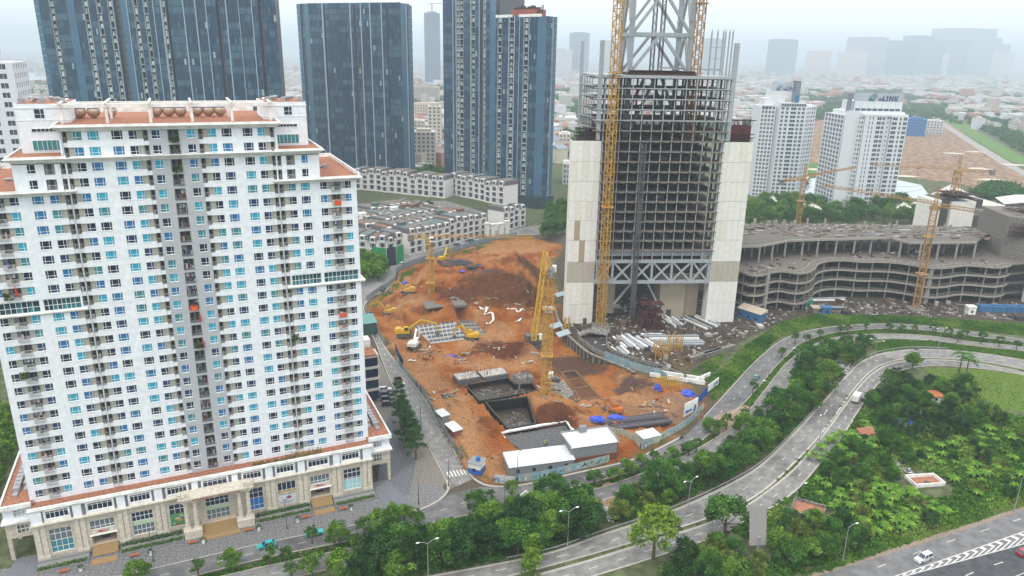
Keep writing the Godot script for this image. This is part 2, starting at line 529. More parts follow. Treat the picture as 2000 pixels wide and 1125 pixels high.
# ---------------------------------------------------------------- roads
func road(called: String,l: Array,r: Array,y: float,m: String) -> Array:
	var a := path3(l,y)
	var b := path3(r,y)
	var k := maxi(a.size(),b.size())
	a = even(a,k); b = even(b,k)
	var s := MB.new()
	var n := 12
	for q in k:
		for u in n: # worn wheel tracks,patches and oil,lane by lane
			var p := a[q].lerp(b[q],(u + 0.5) / n)
			var wear := 0.5 + 0.5 * cos(TAU * 4.0 * (u + 0.5) / n)
			var v := 1.0 - 0.10 * wear + 0.16 * nz2.get_noise_2d(p.x * 1.6,p.z * 1.6) - 0.30 * smoothstep(0.2,0.45,nz.get_noise_2d(p.x * 1.1 + 200,p.z * 1.1))
			if u == 0 or u == n - 1: v *= 0.88
			s.col = Color(v,v * 0.995,v * 0.985)
			s.quad(a[q].lerp(b[q],float(u) / n),a[q + 1].lerp(b[q + 1],float(u) / n),a[q + 1].lerp(b[q + 1],float(u + 1) / n),a[q].lerp(b[q],float(u + 1) / n))
	struct(called,s,M[m])
	return [a,b]

func along(e: Array,f: float,dy: float) -> PackedVector3Array: # a line between a road's two edges
	var o := PackedVector3Array()
	for k in e[0].size(): o.append(e[0][k].lerp(e[1][k],f) + Vector3(0,dy,0))
	return o

func stripe(b: MB,line: PackedVector3Array,w: float,on := 0.0,off := 0.0) -> void: # a painted line,dashed if on > 0
	var cv := Curve3D.new()
	for q in line: cv.add_point(q)
	var L := cv.get_baked_length()
	var step := on + off if on > 0 else 2.0
	var seg := on if on > 0 else 2.0
	var x := 0.0
	while x < L - seg:
		var p := cv.sample_baked(x)
		var q := cv.sample_baked(x + seg)
		var s := (q - p).normalized().cross(Vector3.UP) * w / 2
		b.quad(p - s,q - s,q + s,p + s)
		x += step

func kerb(b: MB,line: PackedVector3Array,w := 0.3,h := 0.14) -> void:
	for k in line.size() - 1:
		b.bar(line[k] + Vector3(0,h / 2,0),line[k + 1] + Vector3(0,h / 2,0),w,h)

func build_roads() -> void:
	var kb := MB.new()
	var pm := MB.new()
	# the street along the left of the site
	var ra := road("side_street",[V(-16.4,-172.5),V(-17.1,-176.7),V(-22.6,-191.3),V(-27.1,-201.8),V(-33.9,-218.6),V(-41.6,-237.2),V(-49.1,-259.2),V(-55.3,-278.4),V(-61.6,-294.6),V(-69.2,-312.5),V(-73.6,-322.2),V(-84.7,-339.2)],[V(-9.7,-178.5),V(-13.0,-184.5),V(-20.1,-203.3),V(-29.8,-228.5),V(-37.4,-244.7),V(-45.6,-261.9),V(-51.1,-274.2),V(-59.2,-294.7),V(-68.2,-318.9),V(-68.6,-328.4),V(-66.2,-340.3),V(-63.3,-348.6)],0.05,"asphalt_pale")
	stripe(pm,along(ra,0.5,0.012),0.14,2.0,4.0)
	kerb(kb,along(ra,0.0,0.0)); kerb(kb,along(ra,1.0,0.0),0.45)
	var rt := road("court_street",[V(-68.4,-352.6),V(-68.2,-365.9),V(-67.7,-382.2),V(-58.7,-403.7),V(-38.5,-440.8),V(-14.1,-469.9),V(2.7,-486.1),V(39.4,-514.9)],[V(-62.6,-344.5),V(-60.6,-360.1),V(-62.4,-380.6),V(-57.2,-393.1),V(-37.0,-423.5),V(-13.6,-454.5),V(2.7,-468.3),V(37.2,-482.8)],0.05,"asphalt_pale")
	kerb(kb,along(rt,1.0,0.0))
	# the street in front of the apartment block and along the site
	var rb := road("front_street",[V(-102.0,-129.5),V(-79.0,-139.6),V(-59.5,-148.2),V(-32.5,-158.7),V(-21.9,-163.7),V(-16.8,-170.1),V(-6.0,-174.8),V(4.2,-175.7),V(17.9,-181.5),V(34.7,-189.0),V(43.0,-194.8),V(54.2,-204.5),V(63.9,-217.7),V(70.9,-228.1),V(80.9,-243.2),V(92.2,-260.3),V(101.2,-272.8),V(111.8,-286.0),V(124.3,-297.3),V(138.8,-304.6),V(158.1,-309.8),V(174.6,-310.7),V(188.4,-308.1),V(205.1,-301.4),V(220.1,-294.8),V(242.2,-280.5)],
		[V(-97.2,-124.4),V(-74.7,-134.6),V(-56.0,-143.4),V(-30.3,-153.2),V(-19.5,-157.6),V(-4.3,-164.2),V(1.0,-166.7),V(7.9,-169.9),V(17.8,-175.1),V(35.5,-183.5),V(44.4,-188.5),V(55.0,-197.0),V(65.4,-209.8),V(72.5,-218.8),V(79.8,-228.0),V(88.8,-241.0),V(100.9,-259.2),V(108.8,-270.0),V(119.5,-284.1),V(130.1,-292.7),V(140.4,-298.7),V(155.1,-303.2),V(171.9,-305.3),V(185.6,-302.9),V(202.1,-296.3),V(216.9,-290.0),V(238.0,-275.0)],0.045,"asphalt")
	stripe(pm,along(rb,0.5,0.012),0.15,2.0,4.0)
	kerb(kb,along(rb,1.0,0.0))
	kerb(kb,path3([V(-32.5,-158.7),V(-59.5,-148.2),V(-79.0,-139.6),V(-102.0,-129.5)],0.0))
	kerb(kb,path3([V(-32.5,-158.7),V(-25.3,-162.2),V(-21.9,-164.1),V(-18.6,-167.4),V(-16.6,-171.3),V(-16.3,-175.5),V(-17.2,-177.5)],0.0),0.6)
	kerb(kb,path3([V(-9.7,-178.5),V(-6.7,-175.6),V(-2.2,-174.7),V(4.2,-175.9),V(17.9,-181.8),V(34.7,-189.2),V(43.1,-195.1),V(54.2,-204.8)],0.0),0.7)
	kerb(kb,path3([V(63.9,-217.7),V(70.9,-228.1),V(80.9,-243.2),V(92.2,-260.3),V(101.2,-272.8),V(111.8,-286.0),V(124.3,-297.3),V(138.8,-304.6),V(158.1,-309.8),V(174.6,-310.7),V(188.4,-308.1),V(205.1,-301.4),V(220.1,-294.8)],0.0),0.35)
	var rc := road("second_street",[V(-81.0,-129.3),V(-57.5,-139.5),V(-32.3,-149.4),V(-11.8,-158.1),V(7.8,-166.9),V(29.3,-177.3),V(50.9,-192.1),V(66.6,-206.2),V(76.0,-216.8),V(81.5,-224.7),V(93.1,-242.5),V(105.0,-260.8),V(116.8,-275.2),V(131.5,-288.7),V(145.0,-295.5),V(162.9,-298.3),V(179.2,-297.2),V(195.4,-290.7),V(214.2,-285.8),V(236.0,-272.3)],
		[V(-76.7,-124.9),V(-53.2,-134.8),V(-29.9,-144.2),V(-10.2,-153.0),V(8.9,-161.7),V(30.0,-171.8),V(52.0,-186.8),V(70.7,-204.1),V(80.6,-214.5),V(87.5,-223.8),V(98.4,-240.1),V(106.1,-252.4),V(113.9,-265.2),V(124.0,-277.1),V(131.2,-284.3),V(145.9,-290.0),V(163.8,-292.9),V(179.1,-291.0),V(195.6,-285.5),V(211.2,-281.2),V(232.4,-267.6)],0.04,"asphalt_pale")
	stripe(pm,along(rc,0.5,0.012),0.13,2.0,5.0)
	kerb(kb,along(rc,0.0,0.0)); kerb(kb,along(rc,1.0,0.0))
	# the ramp road: two carriageways with a narrow planted median
	var c1 := road("ramp_road",[V(224.4,-257.1),V(204.6,-271.4),V(193.7,-277.2),V(180.0,-280.9),V(164.1,-280.7),V(148.8,-275.1),V(136.1,-265.2),V(125.0,-251.8),V(104.3,-225.6),V(86.8,-204.0),V(71.8,-186.9),V(58.4,-175.8),V(40.8,-163.7),V(22.6,-154.1),V(11.2,-147.6),V(-0.3,-143.4),V(-15.6,-138.7),V(-32.6,-133.7),V(-52.8,-127.0)],
		[V(217.3,-247.7),V(198.5,-262.1),V(188.3,-268.3),V(174.8,-271.6),V(158.4,-270.8),V(145.7,-264.9),V(135.1,-255.0),V(122.7,-239.9),V(112.4,-225.9),V(96.1,-204.4),V(81.9,-187.8),V(69.3,-174.4),V(60.4,-167.4),V(50.9,-161.7),V(32.0,-152.3),V(19.6,-146.6),V(10.1,-142.5),V(2.2,-139.2),V(-12.3,-133.9),V(-31.3,-127.5)],0.05,"asphalt_pale")
	var c2 := road("ramp_road_far_side",[V(214.9,-244.6),V(196.6,-259.1),V(186.9,-266.0),V(173.9,-270.0),V(158.1,-269.0),V(146.6,-264.2),V(136.3,-255.1),V(126.7,-243.9),V(115.0,-228.5),V(98.3,-206.4),V(82.4,-186.7),V(70.3,-174.5),V(61.7,-166.9),V(51.9,-160.4),V(32.4,-151.0),V(20.4,-145.2),V(10.9,-141.0),V(3.5,-138.0),V(-10.0,-132.7)],
		[V(212.9,-242.0),V(195.0,-256.7),V(186.6,-260.8),V(176.3,-263.3),V(164.6,-264.3),V(152.7,-260.7),V(142.2,-253.9),V(131.7,-242.8),V(120.9,-228.7),V(105.7,-207.7),V(88.8,-187.0),V(79.9,-176.5),V(71.3,-168.6),V(66.4,-165.3),V(51.8,-154.8),V(32.5,-145.0),V(21.0,-139.7),V(8.0,-134.0),V(-4.2,-129.0)],0.055,"asphalt_pale")
	for e in [c1,c2]:
		stripe(pm,along(e,0.5,0.012),0.16,2.6,5.0)
		stripe(pm,along(e,0.05,0.012),0.16)
		stripe(pm,along(e,0.95,0.012),0.16)
		kerb(kb,along(e,0.0,0.0)); kerb(kb,along(e,1.0,0.0),0.35)
	# the highway in the corner,with a hatched wedge between its carriageways
	var hw := MB.new()
	hw.sheet(poly2([V(55.5,-134.4),V(71.2,-140.7),V(89.1,-148.0),V(111.6,-157.6),V(136.7,-168.3),V(167.0,-181.5),V(150.0,-159.1),V(124.2,-149.4),V(79.2,-131.9)]),0.05)
	var hp := struct("highway",hw,M["asphalt"])
	var hd := MB.new()
	hd.sheet(poly2([V(81.9,-137.6),V(92.0,-141.3),V(127.1,-153.8),V(158.5,-164.9),V(143.2,-145.3),V(114.8,-135.2),V(73.8,-120.1)]),0.075)
	put("inner_carriageway",hd,M["asphalt_dark"],hp)
	var sh := MB.new()
	sh.ribbon(even(path3([V(66.6,-140.1),V(89.8,-149.6),V(112.6,-159.3),V(137.8,-170.0),V(168.3,-183.1)],0.07),60),even(path3([V(68.1,-139.4),V(89.0,-147.9),V(111.5,-157.3),V(136.5,-168.1),V(166.8,-181.2)],0.07),60))
	put("sandy_verge",sh,mat("sand",Color(0.34,0.28,0.22),1.0,"strong",4),hp)
	var top := path3([V(80.5,-137.2),V(89.6,-141.2),V(113.0,-151.2),V(130.4,-158.8),V(159.5,-171.6)],0.09)
	var low := path3([V(80.4,-136.9),V(92.0,-141.3),V(111.1,-148.1),V(127.1,-153.8),V(153.0,-163.0)],0.09)
	var hm := MB.new()
	stripe(hm,top,0.22); stripe(hm,low,0.22)
	stripe(hm,path3([V(96.6,-137.1),V(110.9,-144.1),V(124.1,-149.2),V(150.7,-160.0)],0.09),0.2,3.0,7.0)
	stripe(hm,path3([V(108.3,-137.4),V(119.9,-142.9),V(136.6,-149.6)],0.09),0.2)
	stripe(hm,path3([V(75.5,-138.9),V(105.0,-152.5),V(134.3,-164.7),V(153.4,-172.6)],0.09),0.16,3.0,9.0)
	put("lane_line",hm,M["paint_white"],hp)
	top = even(top,30); low = even(low,30)
	for k in range(3,30): # each chevron of the wedge
		var a := top[k]; var b := low[k]
		var dirn := (top[k] - top[k - 1]).normalized()
		var mid := a.lerp(b,0.5) + dirn * a.distance_to(b) * 0.55
		var s := MB.new()
		var w := dirn * 1.1
		s.quad(a,a + w,mid + w,mid)
		s.quad(mid,mid + w,b + w,b)
		put("chevron_marking",s,M["paint_white"],hp)
	# zebra crossings at the corner
	for z in [[V(-17.3,-180.1),V(-11.9,-182.1),0.0],[V(3.8,-172.2),V(8.1,-169.2),0.0],[V(-28.6,-158.4),V(-25.4,-153.9),0.0]]:
		var a: Vector3 = z[0]; var b: Vector3 = z[1]
		var dirn := (b - a).normalized()
		var acr := dirn.cross(Vector3.UP).normalized()
		for k in 6:
			var s := MB.new()
			var p := a.lerp(b,(k + 0.2) / 6.0) + Vector3(0,0.075,0)
			s.quad(p - acr * 1.5,p + dirn * 0.45 - acr * 1.5,p + dirn * 0.45 + acr * 1.5,p + acr * 1.5)
			struct("crossing_stripe",s,M["paint_white"])
	struct("kerb",kb,M["kerb"])
	struct("road_markings",pm,M["paint_white"])

# ---------------------------------------------------------------- the white apartment block
const APT_AT := Vector3(-73.5,0,-160.17)
const APT_TURN := 0.42175

func apt(s: float,n: float,y := 0.0) -> Vector3:
	return Transform3D(Basis(Vector3.UP,APT_TURN),APT_AT) * Vector3(s,y,n)

func text_mesh(words: String,size: float,depth := 0.06) -> TextMesh:
	var tm := TextMesh.new()
	tm.text = words
	var fn := SystemFont.new()
	fn.font_names = PackedStringArray(["Droid Sans"])
	fn.font_weight = 700
	tm.font = fn
	tm.font_size = 32
	tm.pixel_size = size / 24.0
	tm.depth = depth
	return tm

func window_frame(w: float,h: float,mull: Array,trans: Array,d := 0.1,fw := 0.07) -> MB: # a casement with its bars,back at z = 0
	var b := MB.new()
	b.box(0,w,0,fw,0,d); b.box(0,w,h - fw,h,0,d)
	b.box(0,fw,fw,h - fw,0,d); b.box(w - fw,w,fw,h - fw,0,d)
	for m in mull: b.box(w * m - fw / 2,w * m + fw / 2,fw,h - fw,0,d - 0.004)
	for q in trans: b.box(fw,w - fw,h * q - fw / 2,h * q + fw / 2,0,d - 0.008)
	return b

func pane_mesh(w: float,h: float) -> MB:
	var b := MB.new()
	b.box(0.04,w - 0.04,0.04,h - 0.04,0.012,0.04)
	return b

# half of the facade,from the middle outwards: [outer edge,kind]
const HALF := [[1.1,"B"],[2.6,"G"],[4.3,"g"],[4.95,"G"],[5.85,"s"],[7.0,"b"],[8.65,"w"],[9.7,"P"],[11.85,"W"],[14.1,"P"],[16.25,"W"],[17.2,"P"],[18.9,"v"],[20.0,"b"],[20.75,"s"],[21.05,"p"],[21.95,"s"],[23.1,"b"],[24.8,"w"],[25.85,"P"],[28.0,"W"],[30.3,"P"],[31.95,"w"],[32.9,"b"],[35.05,"B"],[36.1,"b"],[37.65,"v"],[38.9,"P"]]
const HALF_MID := [[21.05,"P"],[21.95,"s"],[23.0,"P"],[24.9,"L"],[26.4,"P"],[27.9,"v"],[30.45,"P"]]
const HALF_SKY := [[21.95,"s"],[22.3,"P"],[29.3,"Z"],[30.0,"P"],[38.4,"Z"],[38.9,"P"]]

func build_apartment() -> void:
	var r := RandomNumberGenerator.new()
	r.seed = 5
	var a := thing("apartment_block","tall white apartment block with stepped terracotta roofs above a cream podium","building",APT_AT,APT_TURN)
	var wall := MB.new(); var grey := MB.new(); var beige := MB.new(); var back := MB.new(); var trim := MB.new(); var dark := MB.new()
	var rail := MB.new(); var slot_rail := MB.new(); var slot := MB.new(); var clutter := MB.new(); var sills := MB.new()
	var far_frames := MB.new(); var far_panes := MB.new()
	var DEEP := 1.7
	# solid body behind the facade
	wall.box(-21.4,21.4,0,96.2,-38,-DEEP)
	for q in [-1,1]:
		wall.box(minf(q * 21.4,q * 30.45),maxf(q * 21.4,q * 30.45),0,90.2,-37.9,-DEEP - 0.01)
		wall.box(minf(q * 30.45,q * 38.9),maxf(q * 30.45,q * 38.9),0,83.4,-37.8,-DEEP - 0.02)
	var frames := {}
	var panes := {}
	var glass := ["glass_dark","glass_dark","glass_dark","glass_dark","glass_navy","glass_navy","glass_cyan","glass_cyan","glass_cyan","glass_blue","glass_blue","glass_teal"]
	var glass_col := {"glass_dark": Color(0.016,0.026,0.055),"glass_navy": Color(0.02,0.05,0.12),"glass_cyan": Color(0.035,0.32,0.46),"glass_blue": Color(0.03,0.15,0.33),"glass_teal": Color(0.05,0.21,0.25)}
	for fl in range(-4,22):
		var sill := 81.35 - 3.2 * fl
		var y0 := sill - 1.35
		var cols := []
		for c in HALF:
			if fl == 7 and c[0] > 21.4: continue
			if fl < -2 and c[0] > 21.1: continue
			if fl < 0 and fl >= -2 and c[0] > 20.9: continue
			cols.append(c)
		if fl < -2: cols.append([21.4,"P"])
		elif fl < 0: cols.append_array(HALF_MID)
		elif fl == 7: cols.append_array(HALF_SKY)
		for side in [-1,1]:
			var prev := 0.0
			for ci in cols.size():
				var c = cols[ci]
				var lo: float = prev
				var hi: float = c[0]
				prev = hi
				var x0 = lo * side if side > 0 else -hi
				var x1 = hi * side if side > 0 else -lo
				var kind: String = c[1]
				var grey_zone := hi <= 4.96
				var wm := grey if grey_zone else wall
				var deep := 0.0
				var low := 0.0
				var top := 1.85
				var bm := back
				match kind:
					"W","w","v","g": deep = 0.2; bm = dark
					"b": deep = 0.24; bm = beige
					"s": deep = 1.45; low = 0.4; top = 1.9
					"B": deep = 1.3; low = 0.45; top = 1.9
					"L": deep = 1.3; low = 0.4; top = 1.9
					"Z": deep = 0.5; low = 0.75; top = 2.05; bm = dark
				var ya := sill - low
				var yb := sill + top
				var sp := 0.18 if kind == "s" else 0.0
				var wq := slot if kind == "s" and not grey_zone and lo > 19 else wm
				# spandrel and the strip above
				if kind == "p":
					slot.quad(V(x0,-0.17,y0),V(x0,-0.17,y0 + 3.2),V(x1,-0.17,y0 + 3.2),V(x1,-0.17,y0))
					wall.quad(V(x0 + 0.06,-0.13,ya - 0.4),V(x0 + 0.06,-0.13,yb),V(x1 - 0.06,-0.13,yb),V(x1 - 0.06,-0.13,ya - 0.4))
					continue
				if deep == 0.0:
					wq.quad(V(x0,0,y0),V(x0,0,y0 + 3.2),V(x1,0,y0 + 3.2),V(x1,0,y0))
					continue
				wq.quad(V(x0,-sp,y0),V(x0,-sp,ya),V(x1,-sp,ya),V(x1,-sp,y0))
				wq.quad(V(x0,-sp,yb),V(x0,-sp,y0 + 3.2),V(x1,-sp,y0 + 3.2),V(x1,-sp,yb))
				bm.quad(V(x0,-deep,ya),V(x0,-deep,yb),V(x1,-deep,yb),V(x1,-deep,ya))
				# reveals
				wq.quad(V(x0,-sp,ya),V(x0,-deep,ya),V(x1,-deep,ya),V(x1,-sp,ya))
				wq.quad(V(x0,-deep,yb),V(x0,-sp,yb),V(x1,-sp,yb),V(x1,-deep,yb))
				var rv := bm if bm != dark else wq
				if bm != beige:
					rv.quad(V(x0,0,ya),V(x0,0,yb),V(x0,-deep,yb),V(x0,-deep,ya))
					rv.quad(V(x1,-deep,ya),V(x1,-deep,yb),V(x1,0,yb),V(x1,0,ya))
				else:
					rv.quad(V(x0,0,ya),V(x0,0,yb),V(x0,-deep,yb),V(x0,-deep,ya))
					rv.quad(V(x1,-deep,ya),V(x1,-deep,yb),V(x1,0,yb),V(x1,0,ya))
				if sp > 0:
					wq.quad(V(x0,0,y0),V(x0,0,ya),V(x0,-sp,ya),V(x0,-sp,y0))
					wq.quad(V(x1,-sp,y0),V(x1,-sp,ya),V(x1,0,ya),V(x1,0,y0))
				if kind in ["W","w","v","g"]:
					var w = x1 - x0
					var h := 1.85
					var g: String = glass[r.randi() % glass.size()]
					var ms := [0.22,0.78] if kind == "W" else ([0.66] if (side > 0) == (kind != "w") else [0.34])
					if kind == "g": ms = [0.66]
					if fl >= 6:
						var key := "%s%.2f%.2f" % [kind,w,ms[0]]
						if not frames.has(key):
							frames[key] = window_frame(w,h,ms,[0.34],0.11).mesh()
							panes[key] = pane_mesh(w,h).mesh()
						var f := put("window",frames[key],M.frame,a)
						f.position = Vector3(x0,sill,-0.19)
						put("pane",panes[key],M[g],f)
					else:
						far_frames.t = Transform3D(Basis(),Vector3(x0,sill,-0.19))
						var fb := window_frame(w,h,ms,[0.34],0.11)
						var base := far_frames.v.size()
						for q in fb.v.size():
							far_frames.v.append(fb.v[q] + far_frames.t.origin); far_frames.n.append(fb.n[q]); far_frames.c.append(Color.WHITE)
						for q in fb.i: far_frames.i.append(base + q)
						far_panes.col = glass_col[g]
						far_panes.box(x0 + 0.04,x1 - 0.04,sill + 0.04,sill + h - 0.04,-0.178,-0.15)
					sills.box(x0 - 0.06,x1 + 0.06,sill - 0.1,sill - 0.002,-0.19,0.07)
				elif kind == "Z":
					var w = x1 - x0
					var f := put("glazed_band",window_frame(w,2.8,[0.12,0.24,0.36,0.48,0.6,0.72,0.84],[0.45],0.2,0.08),M.frame,a)
					f.position = Vector3(x0,ya,-0.42)
					var p := MB.new()
					for q in 8:
						p.col = [Color(0.05,0.17,0.19),Color(0.03,0.09,0.11),Color(0.05,0.2,0.24),Color(0.02,0.05,0.07)][r.randi() % 4]
						p.box(w * q / 8 + 0.05,w * (q + 1) / 8 - 0.002,0.05,1.26,0.05,0.07)
						p.col = p.col.lerp(Color(0.02,0.03,0.05),0.5)
						p.box(w * q / 8 + 0.05,w * (q + 1) / 8 - 0.002,1.26,2.75,0.03,0.05)
					put("pane",p,M.vc_glass,f)
				elif kind == "s" or kind == "B" or kind == "L":
					# door at the back,a rail in front,and what stands on the floor
					var dw := minf(0.75,(x1 - x0) * 0.5)
					var dx = x0 + (x1 - x0) * (0.5 if kind == "s" else 0.45) - dw / 2
					dark.box(dx,dx + dw,ya + 0.02,ya + 2.05,-deep,-deep + 0.05)
					if kind == "B":
						dark.box(dx + dw + 0.12,x1 - 0.1,sill + 0.3,ya + 2.0,-deep,-deep + 0.04)
						var b := MB.new() # slab lip,bars and top rail
						var pz := 0.28 if not grey_zone else 0.12
						b.box(x0 - 0.05,x1 + 0.05,ya - 0.16,ya - 0.01,-0.1,pz)
						b.box(x0,x1,ya + 0.98,ya + 1.06,pz - 0.1,pz - 0.03)
						b.box(x0,x1,ya + 0.1,ya + 0.15,pz - 0.1,pz - 0.03)
						var nb := int((x1 - x0) / 0.16)
						for q in nb + 1:
							var bx = x0 + (x1 - x0) * q / nb
							b.box(bx - 0.016,bx + 0.016,ya + 0.15,ya + 0.98,pz - 0.08,pz - 0.05)
						if not grey_zone or r.randf() < 0.4:
							b.box(x0,x0 + (x1 - x0) * 0.33,ya + 0.16,ya + 0.97,pz - 0.075,pz - 0.06)
						put("balcony_railing",b,M.railing if not grey_zone else M.steel_dark,a)
						if r.randf() < 0.75:
							for q in r.randi_range(1,4):
								var cx := r.randf_range(x0 + 0.2,x1 - 0.3)
								clutter.col = [Color(0.5,0.5,0.5),Color(0.6,0.6,0.62),Color(0.3,0.06,0.05),Color(0.06,0.12,0.04),Color(0.06,0.12,0.04),Color(0.1,0.16,0.35),Color(0.55,0.45,0.35)][r.randi() % 7]
								clutter.box(cx,cx + r.randf_range(0.15,0.5),ya,ya + r.randf_range(0.4,1.4),-0.9,-0.9 + r.randf_range(0.1,0.5))
							if r.randf() < 0.5:
								for q in 5: # washing on a line
									clutter.col = [Color(0.6,0.6,0.6),Color(0.12,0.13,0.2),Color(0.4,0.25,0.22),Color(0.25,0.3,0.4)][r.randi() % 4]
									var cx = x0 + 0.2 + q * (x1 - x0 - 0.4) / 5
									clutter.box(cx,cx + 0.25,sill + 1.0 - r.randf() * 0.3,sill + 1.6,-0.45,-0.42)
					else:
						slot_rail.box(x0,x1,ya + 0.98,ya + 1.05,-0.16,-0.1)
						var nb := maxi(3,int((x1 - x0) / 0.18))
						for q in nb + 1:
							var bx = x0 + (x1 - x0) * q / nb
							slot_rail.box(bx - 0.015,bx + 0.015,ya,ya + 0.98,-0.145,-0.115)
						if r.randf() < 0.5:
							clutter.col = [Color(0.5,0.5,0.5),Color(0.35,0.33,0.3),Color(0.1,0.1,0.1),Color(0.07,0.14,0.05)][r.randi() % 4]
							clutter.box(x0 + 0.1,x0 + 0.5,ya,ya + r.randf_range(0.5,1.2),-0.9,-0.5)
	# closing strips at the facade's outer edges
	for q in [-1,1]:
		for e in [[21.4,90.0,96.2],[30.45,83.2,90.2],[38.9,12.6,83.4]]:
			wall.box(q * e[0] - 0.03,q * e[0] + 0.03,e[1],e[2],-DEEP - 0.2,0.0)
	put("wall",wall,M.white,a)
	put("slot_wall",slot,M.slot_grey,a).set_meta("kind","stuff")
	put("grey_wall",grey,M.wall_grey,a)
	put("recessed_panel",beige,M.beige,a).set_meta("kind","stuff")
	put("loggia_back",back,M.loggia,a).set_meta("kind","stuff")
	put("dark_opening",dark,M.door_dark,a).set_meta("kind","stuff")
	put("slot_railing",slot_rail,M.railing,a).set_meta("kind","stuff")
	put("window_sill",sills,M.white_trim,a).set_meta("kind","stuff")
	put("upper_window",far_frames,M.frame,a).set_meta("kind","stuff")
	put("upper_pane",far_panes,M.vc_glass,a).set_meta("kind","stuff")
	stuff("balcony_clutter",clutter,M.vc_plain,a)
	# cornices: stacked mouldings,each stepping out
	var cornice := func(x0: float,x1: float,y: float,z1 := -38.0,grow := 1.0) -> MB:
		var b := MB.new()
		for st in [[0.25,-0.9,-0.55],[0.6,-0.55,-0.3],[1.0,-0.3,-0.06],[1.3,-0.06,0.0]]:
			var o: float = st[0] * grow
			b.box(x0 - o,x1 + o,y + st[1],y + st[2],z1,o)
		return b
	put("cornice",cornice.call(-21.4,21.4,97.0),M.white_trim,a)
	put("cornice",cornice.call(-30.45,30.45,90.75),M.white_trim,a)
	put("cornice",cornice.call(-38.9,-21.06,84.0),M.white_trim,a)
	put("cornice",cornice.call(21.06,38.9,84.0),M.white_trim,a)
	for q in [-1,1]: # rounded moulding under the glazed bands
		var b := MB.new()
		b.rod(Vector3(q * 21.2,58.0,0.05),Vector3(q * 40.0,58.0,0.05),0.42,10)
		b.rod(Vector3(q * 39.6,58.0,0.35),Vector3(q * 39.6,58.0,-36),0.4,10)
		put("round_moulding",b,M.white_trim,a)
	# terraces with parapets
	var ter := func(x0: float,x1: float,y: float,z1: float) -> void:
		var f := MB.new()
		f.box(x0 - 0.6,x1 + 0.6,y + 0.01,y + 0.06,z1 + 0.3,0.62)
		put("terrace_floor",f,M.terracotta,a)
		var p := MB.new()
		p.box(x0 - 0.6,x1 + 0.6,y + 0.005,y + 0.42,0.62,0.95)
		p.box(x0 - 0.9,x0 - 0.6,y + 0.005,y + 0.42,z1,0.95)
		p.box(x1 + 0.6,x1 + 0.9,y + 0.005,y + 0.42,z1,0.95)
		put("parapet",p,M.white_trim,a)
	ter.call(-21.4,21.4,97.0,-37.5)
	ter.call(-38.9,-30.5,84.0,-37.5); ter.call(30.5,38.9,84.0,-37.5)
	ter.call(-30.45,-21.5,90.75,-37.4); ter.call(21.5,30.45,90.75,-37.4)
	for q in [-1,1]: # inner face of the outer parapets is seen as a pale strip
		var b := MB.new()
		b.box(q * 39.6 - 0.14,q * 39.6 + 0.14,84.0,85.0,-37.6,0.7)
		b.box(minf(q * 30.6,q * 39.6),maxf(q * 30.6,q * 39.6),84.0,85.0,-37.9,-37.6)
		put("parapet",b,M.white_trim,a)
	# rooftop rooms on both sides
	for q in [-1,1]:
		var b := MB.new()
		var xa := minf(q * 19.8,q * 29.6)
		var xb := maxf(q * 19.8,q * 29.6)
		b.box(xa,xb,90.4,101.0,-24,-9)
		b.box(xa - 0.12,xb + 0.12,97.6,97.72,-24.1,-8.9)
		b.box(xa - 0.15,xb + 0.15,100.1,100.3,-24.1,-8.85)
		put("rooftop_room",b,M.white,a)
		var rf := MB.new()
		rf.box(xa + 0.3,xb - 0.3,101.0,101.1,-23.7,-9.3)
		put("roof",rf,M.terracotta,a)
		for wd in [[24.4,1.9,98.0,2.0,[0.62],[0.45]],[22.3,5.0,95.2,0.75,[0.2,0.35,0.5,0.65,0.8],[]],[22.1,5.4,91.3,2.2,[0.17,0.34,0.5,0.66,0.83],[]]]:
			var f := put("window",window_frame(wd[1],wd[3],wd[4],wd[5],0.12),M.frame,a)
			f.position = Vector3(wd[0] if q > 0 else -wd[0] - wd[1],wd[2],-9.0)
			put("pane",pane_mesh(wd[1],wd[3]),M.glass_teal if wd[3] > 2.1 else M.glass_dark,f)
	# pergola of white beams over the middle terrace
	for k in 6:
		var x := -21.0 + 8.4 * k
		var b := MB.new()
		b.box(x - 0.28,x + 0.28,96.8,100.3,-6.3,-5.7)
		b.box(x - 0.28,x + 0.28,96.8,100.3,-18.3,-17.7)
		put("pergola_post",b,M.white_trim,a)
		var c := MB.new()
		c.box(x - 0.2,x + 0.2,101.15,101.5,-20.0,-4.6)
		put("pergola_crossbeam",c,M.white_trim,a)
	for z in [-6.0,-13.0]:
		var b := MB.new()
		b.box(-22.5,22.5,100.3,101.15,z - 0.45,z + 0.45)
		put("pergola_beam",b,M.white_trim,a)
	var rw := MB.new()
	rw.box(-20,20,96.8,98.4,-37.6,-37.2)
	put("rear_parapet",rw,M.white_trim,a)
	apartment_podium(a,r)
	# things on the roofs: the steel water tanks,and the ducts on the rooftop rooms
	var tank := thing("water_tank","","water tank",Vector3.ZERO,0,"steel water tanks on the apartment roof")
	var tb := MB.new(); tb.ball(Vector3(0,1.5,0),Vector3(1.4,1.4,1.4),14,9); put("tank_shell",tb,mat("tank",Color(0.58,0.46,0.35),0.35,"grain",2,false,0.5),tank)
	tb = MB.new()
	for k in 10:
		var an := TAU * k / 10
		tb.bar(Vector3(cos(an) * 1.16,2.35,sin(an) * 1.16),Vector3(cos(an + TAU / 10) * 1.16,2.35,sin(an + TAU / 10) * 1.16),0.3,0.36)
	put("tank_band",tb,mat("band_blue",Color(0.05,0.1,0.3),0.5),tank)
	tb = MB.new()
